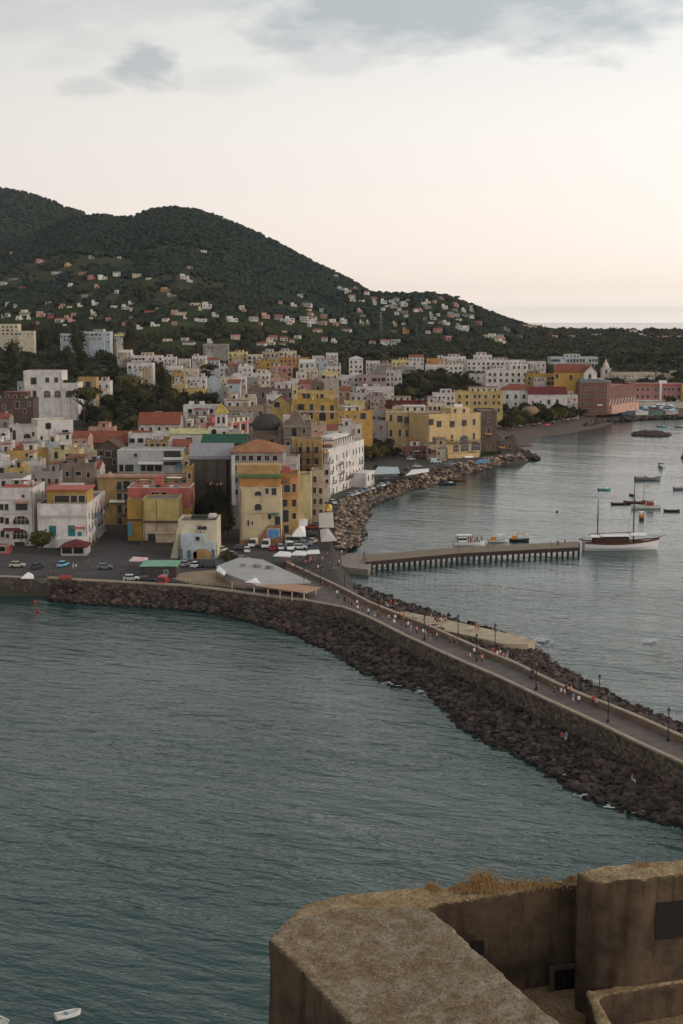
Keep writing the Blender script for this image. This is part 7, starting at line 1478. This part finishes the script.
for a in [(40,263,12,3,'pink',UP),(12,254,6,2,'offwhite',UP),(119,259,5,2.5,'white',UP),(91,259,7,3,'grey',UP),(56,274,13,3,'white',UP),(67,267,8,3,'yellow',UP),(204,253,8,3,'white',UP),(190,269,8,3,'grey',UP),(82,275,11,3,'salmon',UP),
 (12,281,12,3,'grey',MID),(2,286,9,4,'white',MID),(22,289,9,2.5,'coral',MID),(90,280,8,4,'pink',MID),(97,289,7,3,'salmon',MID),(103,280,12,4,'white',MID),(117,277,10,5,'white',MID),(137,278,12,5,'cream',MID),(149,280,8,2.5,'white',MID),(184,280,11,5,'white',MID),(190,283,8,3,'offwhite',MID),(70,287,7,2,'white',MID),(116,294,5,5,'white',MID),(164,292,11,4,'ochre',MID),(172,297,12,3,'grey',MID),(84,298,8,2.5,'grey',MID),
 (95,306,9,4.5,'white',LOW),(80,307,7,2.5,'offwhite',LOW),(114,308,9,3,'white',LOW),(125,310,9,4.5,'white',LOW),(24,316,14,5,'cream',LOW),(40,317,11,5,'salmon',LOW),(50,319,7,4,'coral',LOW),(18,321,8,3,'white',LOW),(58,323,10,5,'white',LOW),(72,322,10,3,'pink',LOW),(93,320,11,3,'white',LOW),(150,313,14,2.5,'coral',LOW),(165,321,9,3,'white',LOW),(178,315,20,4,'salmon',LOW),(196,306,14,3,'cream',LOW),(207,309,13,7,'white',LOW),(200,322,16,4,'white',LOW),(233,322,14,5,'white',LOW),(242,310,7,6,'white',LOW),(254,322,12,5,'offwhite',LOW),(266,319,11,5,'salmon',LOW),(278,320,11,6,'grey',LOW),(290,323,13,6,'white',LOW),(303,322,10,7,'white',LOW),(312,322,12,6,'offwhite',LOW),(322,325,12,5,'grey',LOW),(333,323,8,5,'white',LOW),(344,324,9,6,'white',LOW),(188,345,16,3,'white',LOW),(216,318,9,4,'offwhite',LOW),(155,327,12,3,'white',LOW),(140,330,8,3,'offwhite',LOW),
 (304,323,9,5,'white',KN_),(300,297,8,4,'white',KN_),(306,307,13,4,'offwhite',KN_),(294,307,8,3,'white',KN_),(324,319,9,4,'pink',KN_),(312,324,14,6,'white',KN_),(336,277,6,2,'offwhite',KN_),(341,290,10,3,'offwhite',KN_),(348,293,9,4,'white',KN_),(352,298,9,3,'white',KN_),(356,290,8,3,'grey',KN_),(367,295,7,4,'white',KN_),(374,300,9,3,'salmon',KN_),(384,304,8,5,'white',KN_),(391,303,6,4,'offwhite',KN_),(394,309,9,3,'grey',KN_),(404,307,9,5,'white',KN_),(404,314,9,4,'mauve',KN_),(417,312,8,4,'white',KN_),(425,292,13,3,'mauve',KN_),(428,309,9,4,'grey',KN_),(433,320,8,4,'offwhite',KN_),(442,300,7,2.5,'grey',KN_),(445,309,8,4,'white',KN_),(451,317,9,4,'salmon',KN_),(447,325,9,4,'offwhite',KN_),(463,331,17,7,'white',KN_),(455,311,7,3,'grey',KN_),(472,319,7,4,'white',KN_),(478,325,8,4,'mauve',KN_),(343,323,8,4,'white',KN_),(363,317,8,3,'grey',KN_),
 (406,334,9,6,'orange',BELT),(437,333,11,5,'salmon',BELT),(428,334,7,4,'offwhite',BELT),(393,333,9,3,'grey',BELT),(485,338,9,4,'white',BELT),(496,338,6,3,'offwhite',BELT),(346,332,12,3,'white',BELT),(318,333,12,3,'offwhite',BELT),(284,333,6,2,'cream',BELT),
 (527,329,28,6,'salmon',RT),(563,325,14,3.5,'cream',RT),(578,326,13,3,'offwhite',RT),(590,327,10,3,'mauve',RT),(555,339,8,3,'white',RT),(571,339,9,3,'cream',RT),(597,338,13,4,'orange',RT),(634,335,9,7,'white',RT),(643,338,12,4,'offwhite',RT),(655,340,11,5,'white',RT),(668,340,14,4,'cream',RT),(625,340,9,3,'white',RT),(680,341,9,5,'salmon',RT),(548,330,9,3,'mauve',RT),(507,331,9,3,'grey',RT),(610,331,8,3,'white',RT),(675,335,9,3,'grey',RT)]:
    far_house(*a)
# small houses peeping out of the belt right behind the town
rb=random.Random(5); TOPT='half hidden by the treetops behind the town'
for i in range(26):
    px=rb.uniform(160,520); far_house(px,rb.uniform(338,347),rb.uniform(7,13),rb.uniform(3,4.5),rb.choice(['white','offwhite','cream','white','pink','paleblue']),TOPT)
rq=random.Random(9)
for i in range(46):
    px=rq.uniform(300,478); far_house(px,rq.uniform(301,328),rq.uniform(4,8),rq.uniform(2.5,4.5),rq.choice(['white','white','offwhite','cream','salmon','grey','paleblue']),'scattered small on the knoll slope')
for i in range(34):
    px=rq.uniform(0,290); far_house(px,rq.uniform(302,327),rq.uniform(4,8),rq.uniform(2,4),rq.choice(['white','white','offwhite','cream','salmon','grey']),'scattered small on the lower mountain slope')
gz_={}
for t_ in FARH: gz_.setdefault((t_[2],t_[3]),[]).append(t_)
for (k,z_),l in gz_.items():
    l.sort(key=lambda q:q[1])
    for i,q in enumerate(l):
        tag(q[0],nth(i,len(l),'small '+CN[k]+' house',z_),'house')
# lattice mast
c=at_ground(381,336); r=empty('lattice_mast',tuple(c)); tag(r,'slim pale lattice radio mast standing in the wooded belt','mast'); h=26*c.y/F*1.0
for sx_ in (-1,1):
    for sy in (-1,1): mb=MB(); mb.tube((sx_*1.6,sy*1.6,0),(sx_*.5,sy*.5,h*.9),.2,n=4); mb.build('leg',wall('grey'),r)
for k in range(8):
    t=k/8; w_=1.6-1.1*t; z=h*.9*t; mb=MB()
    w2=1.6-1.1*(t+.125); z2=h*.9*(t+.125); mb.tube((-w_,-w_,z),(w2,-w2,z2),.12,n=4); mb.tube((w_,-w_,z),(-w2,-w2,z2),.12,n=4); mb.build('brace',wall('grey'),r)
mb=MB(); mb.tube((0,0,h*.9),(0,0,h*1.05),.12,n=4); mb.box(-1.2,1.2,-.8,.8,h*.72,h*.76); mb.build('antenna',wall('grey'),r)
# knoll pines seen against the sky
for i,(x,y,w_) in enumerate(((419,292,12),(424,292,10),(441,296,9),(446,300,8),(396,298,8),(457,303,9),(438,293,7),(540,327,8),(471,309,8))):
    tree(x,y,w_,'pine','x',hfac=1.0); T1=TREES.pop()[0]; tag(T1,'umbrella pine on the knoll skyline against the sky','tree','umbrella pines on the knoll skyline')
for i,(x,y) in enumerate(((563,326),(614,331),(652,330))):
    tree(x,y+3,10,'broad','x',Y=2500,hfac=1.1); T1=TREES.pop()[0]; tag(T1,'tall round tree above the far right treeline, '+['left','middle','right'][i]+' of three','tree')
# ---------------------------------------------------------------- woods too many to count
r=np.random.RandomState(5)
def wood(name,label,n,u0,u1,Y0,Y1,rad,nleaf,mats,cond,lobes=5,zf=.8,pw=1.0):
    u=r.uniform(u0,u1,n); Yw=Y0+(Y1-Y0)*r.uniform(0,1,n)**pw; X=u*Yw; h=terrain(X,Yw); ok=cond(X,Yw,h,u)&(poly_sd(X,Yw,TPa)>18)
    for cx,cy,a_,hw_,d_ in BOX:
        m_=3.0 if cy<1180 else 4.5; lx=(X-cx)*math.cos(a_)+(Yw-cy)*math.sin(a_); ly=-(X-cx)*math.sin(a_)+(Yw-cy)*math.cos(a_); ok&=~((np.abs(lx)<hw_+m_)&(ly>-m_-2)&(ly<d_+m_))
    B=np.array(HB.get('l',[]))
    for bx,by,br in B: 
        ok&=~((np.abs(X-bx)<br+6)&(Yw>by-(br+ (75 if by>1350 else 14)))&(Yw<by+br+6))
    X,Yw,h=X[ok],Yw[ok],h[ok]; R_=rad*r.uniform(.6,1.35,len(X)); ce=np.stack([X,Yw,h+R_*zf*.7],1); rd=np.stack([R_,R_,R_*zf],1)
    V,Fq=leaf_cloud(ce,rd,nleaf,R_*.24,r,lobes); V2,F2=core(ce,rd,.74); F2=np.concatenate([F2,F2[:,2:3]],1)
    me=big_mesh(name,V,Fq,mats); o=link(name,me); tag(o,label,'woodland',kind='stuff')
    me2=bpy.data.meshes.new('c'); F3=F2[:,:3]+0; m2=big_mesh('tree_crown_mass',V2,F3,mats); o2=link('crown_mass',m2,o); return len(X)
n1_=wood('hillside_wood','dense dark green woodland covering the mountain and hill slopes',30000,-.30,.13,1750,3050,5.2,16,[LHILL],lambda X,Y,h,u:~((vn(X,Y,70,6)+vn(X,Y,31,8)*.6>.15)&(u<-.08)&(Y<2550)&(r.uniform(size=len(X))>.12)))
n2_=wood('mountain_wood','dark woodland on the far higher mountain shoulder',9000,-.30,-.10,3050,4350,7,14,[LHILL],lambda X,Y,h,u:h>120)
n3_=wood('belt_wood','dark wooded belt of evergreen trees between the town and the hills',12000,-.30,.30,1180,2050,5.4,32,[LDARK],lambda X,Y,h,u:(Y>1280)|(u>.17)|(u<-.10)|(r.uniform(size=len(X))<.4),6)
n4_=wood('shore_wood','evergreen wood stretching to the far right shore',8000,.06,.30,1100,2800,5.5,26,[LDARK],lambda X,Y,h,u:(Y>1330)|(u>.18),5)
# undergrowth in town gardens
n5_=wood('garden_greenery','dark garden shrubs and small trees filling gaps between the town houses',9000,-.30,.17,610,1350,3.6,44,[LDARK],lambda X,Y,h,u:(vn(X,Y,38,11)>-.25)&~((u>-.005)&(Y<760))&(poly_sd(X,Y,TPa)>45),5)
print('woods',n1_,n2_,n3_,n4_,n5_)
# ---------------------------------------------------------------- camera, light, sky, air
cam=bpy.data.cameras.new('camera'); co=bpy.data.objects.new('camera',cam); COL.objects.link(co); co.location=(0,0,H); co.rotation_euler=(math.pi/2-PIT,0,0)
cam.sensor_fit='VERTICAL'; cam.sensor_height=36; cam.lens=F/1024*36; cam.clip_end=100000; cam.clip_start=.5; sc.camera=co
sun=bpy.data.lights.new('sun','SUN'); sun.energy=.8; sun.angle=R(14); sun.color=(1,.86,.72); so=bpy.data.objects.new('sun',sun); COL.objects.link(so)
SAZ,SEL=R(98),R(20)   # azimuth from +Y towards +X
d=Vector((math.sin(SAZ)*math.cos(SEL),math.cos(SAZ)*math.cos(SEL),math.sin(SEL))); so.rotation_euler=d.to_track_quat('Z','Y').to_euler()
w=bpy.data.worlds.new('World'); sc.world=w; w.use_nodes=True; nt=w.node_tree; nt.nodes.clear(); L=nt.links.new
out=node(nt,'ShaderNodeOutputWorld'); bg=node(nt,'ShaderNodeBackground'); L(bg.outputs[0],out.inputs[0])
sky=node(nt,'ShaderNodeTexSky',sky_type='NISHITA'); sky.sun_disc=False; sky.sun_elevation=SEL; sky.sun_rotation=SAZ; sky.air_density=1.2; sky.dust_density=2
tc=node(nt,'ShaderNodeTexCoord'); sx=node(nt,'ShaderNodeSeparateXYZ'); L(tc.outputs['Generated'],sx.inputs[0])
def M(op,a,b=None,c=None,clamp=False):
    n=node(nt,'ShaderNodeMath',operation=op); n.use_clamp=clamp
    for i,v in enumerate((a,b,c)):
        if v is None: continue
        if isinstance(v,(int,float)): n.inputs[i].default_value=v
        else: L(v,n.inputs[i])
    return n.outputs[0]
def MIX(f,a,b):
    n=node(nt,'ShaderNodeMix',data_type='RGBA')
    for i,v in ((0,f),(6,a),(7,b)):
        if isinstance(v,(int,float,tuple)): n.inputs[i].default_value=v
        else: L(v,n.inputs[i])
    return n.outputs[2]
X,Yv,Z=sx.outputs
ym=M('MAXIMUM',Yv,.03); u=M('DIVIDE',X,ym); v=M('DIVIDE',Z,ym)
# overcast layer: warm and pale at the horizon, cooler and darker towards the zenith
rp=node(nt,'ShaderNodeValToRGB'); L(M('MAXIMUM',Z,0),rp.inputs[0]); e=rp.color_ramp.elements
e[0].position=0; e[0].color=(1.22,1.07,.92,1); e[1].position=1; e[1].color=(.36,.40,.43,1)
for ps,c in ((.022,(238,222,210)),(.05,(236,224,214)),(.13,(228,223,217)),(.21,(212,212,209)),(.40,(196,195,190)),(.62,(160,163,163))):
    q=rp.color_ramp.elements.new(ps); q.color=lin(c)
base=rp.outputs[0]
# dimmer towards the left, brighter on the right where the sun went down
side=M('MULTIPLY_ADD',X,.5,1.0); side=M('MINIMUM',M('MAXIMUM',side,.6),1.5)
back=M('MULTIPLY_ADD',Yv,-.22,1.22); 
def blob(px,py,w,h,rot=0.0):
    dx,dy,dz=ray(px,py); a=M('SUBTRACT',u,dx/dy); b=M('SUBTRACT',v,dz/dy)
    return M('SUBTRACT',1.0,M('SQRT',M('ADD',M('POWER',M('DIVIDE',M('ADD',a,M('MULTIPLY',b,rot)),w/F),2),M('POWER',M('DIVIDE',b,h/F),2))))
cv=node(nt,'ShaderNodeCombineXYZ'); L(u,cv.inputs[0]); L(M('MULTIPLY',v,2.6),cv.inputs[1]); 
n1=node(nt,'ShaderNodeTexNoise'); n1.inputs['Scale'].default_value=14; n1.inputs['Detail'].default_value=8; n1.inputs['Roughness'].default_value=.6; L(cv.outputs[0],n1.inputs['Vector'])
def cloud(m,k=1.0,off=-.5,gain=2.2):
    return M('MULTIPLY',M('MULTIPLY',M('ADD',m,M('MULTIPLY',M('ADD',n1.outputs['Fac'],off),gain)),1.6,clamp=True),k)
c1=cloud(blob(450,2,270,60,.25),1.0,-.48,2.0); c2=cloud(blob(150,70,40,26),.8,-.5,3.4); c3=cloud(blob(92,88,40,12),.4,-.5,4); c4=cloud(blob(330,62,60,20),.35)
c5=cloud(blob(60,-50,420,110),.35); c6=cloud(blob(225,78,60,16),.25)
tot=M('MAXIMUM',M('MAXIMUM',M('MAXIMUM',c1,c2),M('MAXIMUM',c3,c4)),M('MAXIMUM',c5,c6))
colr=MIX(tot,base,lin((170,176,180)))
vm=node(nt,'ShaderNodeVectorMath',operation='SCALE'); L(colr,vm.inputs[0]); L(M('MULTIPLY',side,back),vm.inputs['Scale'])
v2=node(nt,'ShaderNodeVectorMath',operation='SCALE'); L(sky.outputs[0],v2.inputs[0]); v2.inputs['Scale'].default_value=.05
mx=MIX(.08,vm.outputs[0],v2.outputs[0])
L(mx,bg.inputs[0]); bg.inputs[1].default_value=1.0
HZ=.000016
if HZ:
    hm=bpy.data.materials.new('haze_air'); hm.use_nodes=True; nt2=hm.node_tree; nt2.nodes.clear()
    o_=nt2.nodes.new('ShaderNodeOutputMaterial'); pv=nt2.nodes.new('ShaderNodeVolumePrincipled'); pv.inputs['Color'].default_value=(.86,.9,.95,1); pv.inputs['Density'].default_value=HZ
    nt2.links.new(pv.outputs[0],o_.inputs['Volume'])
    mb=MB(); mb.box(-31000,31000,-600,59000,-4.2,560); tag(mb.build('haze',hm),kind='stuff')
sc.view_settings.view_transform='Standard'; sc.view_settings.look='None'; sc.view_settings.gamma=1; sc.view_settings.exposure=.38
sc.render.engine='CYCLES'
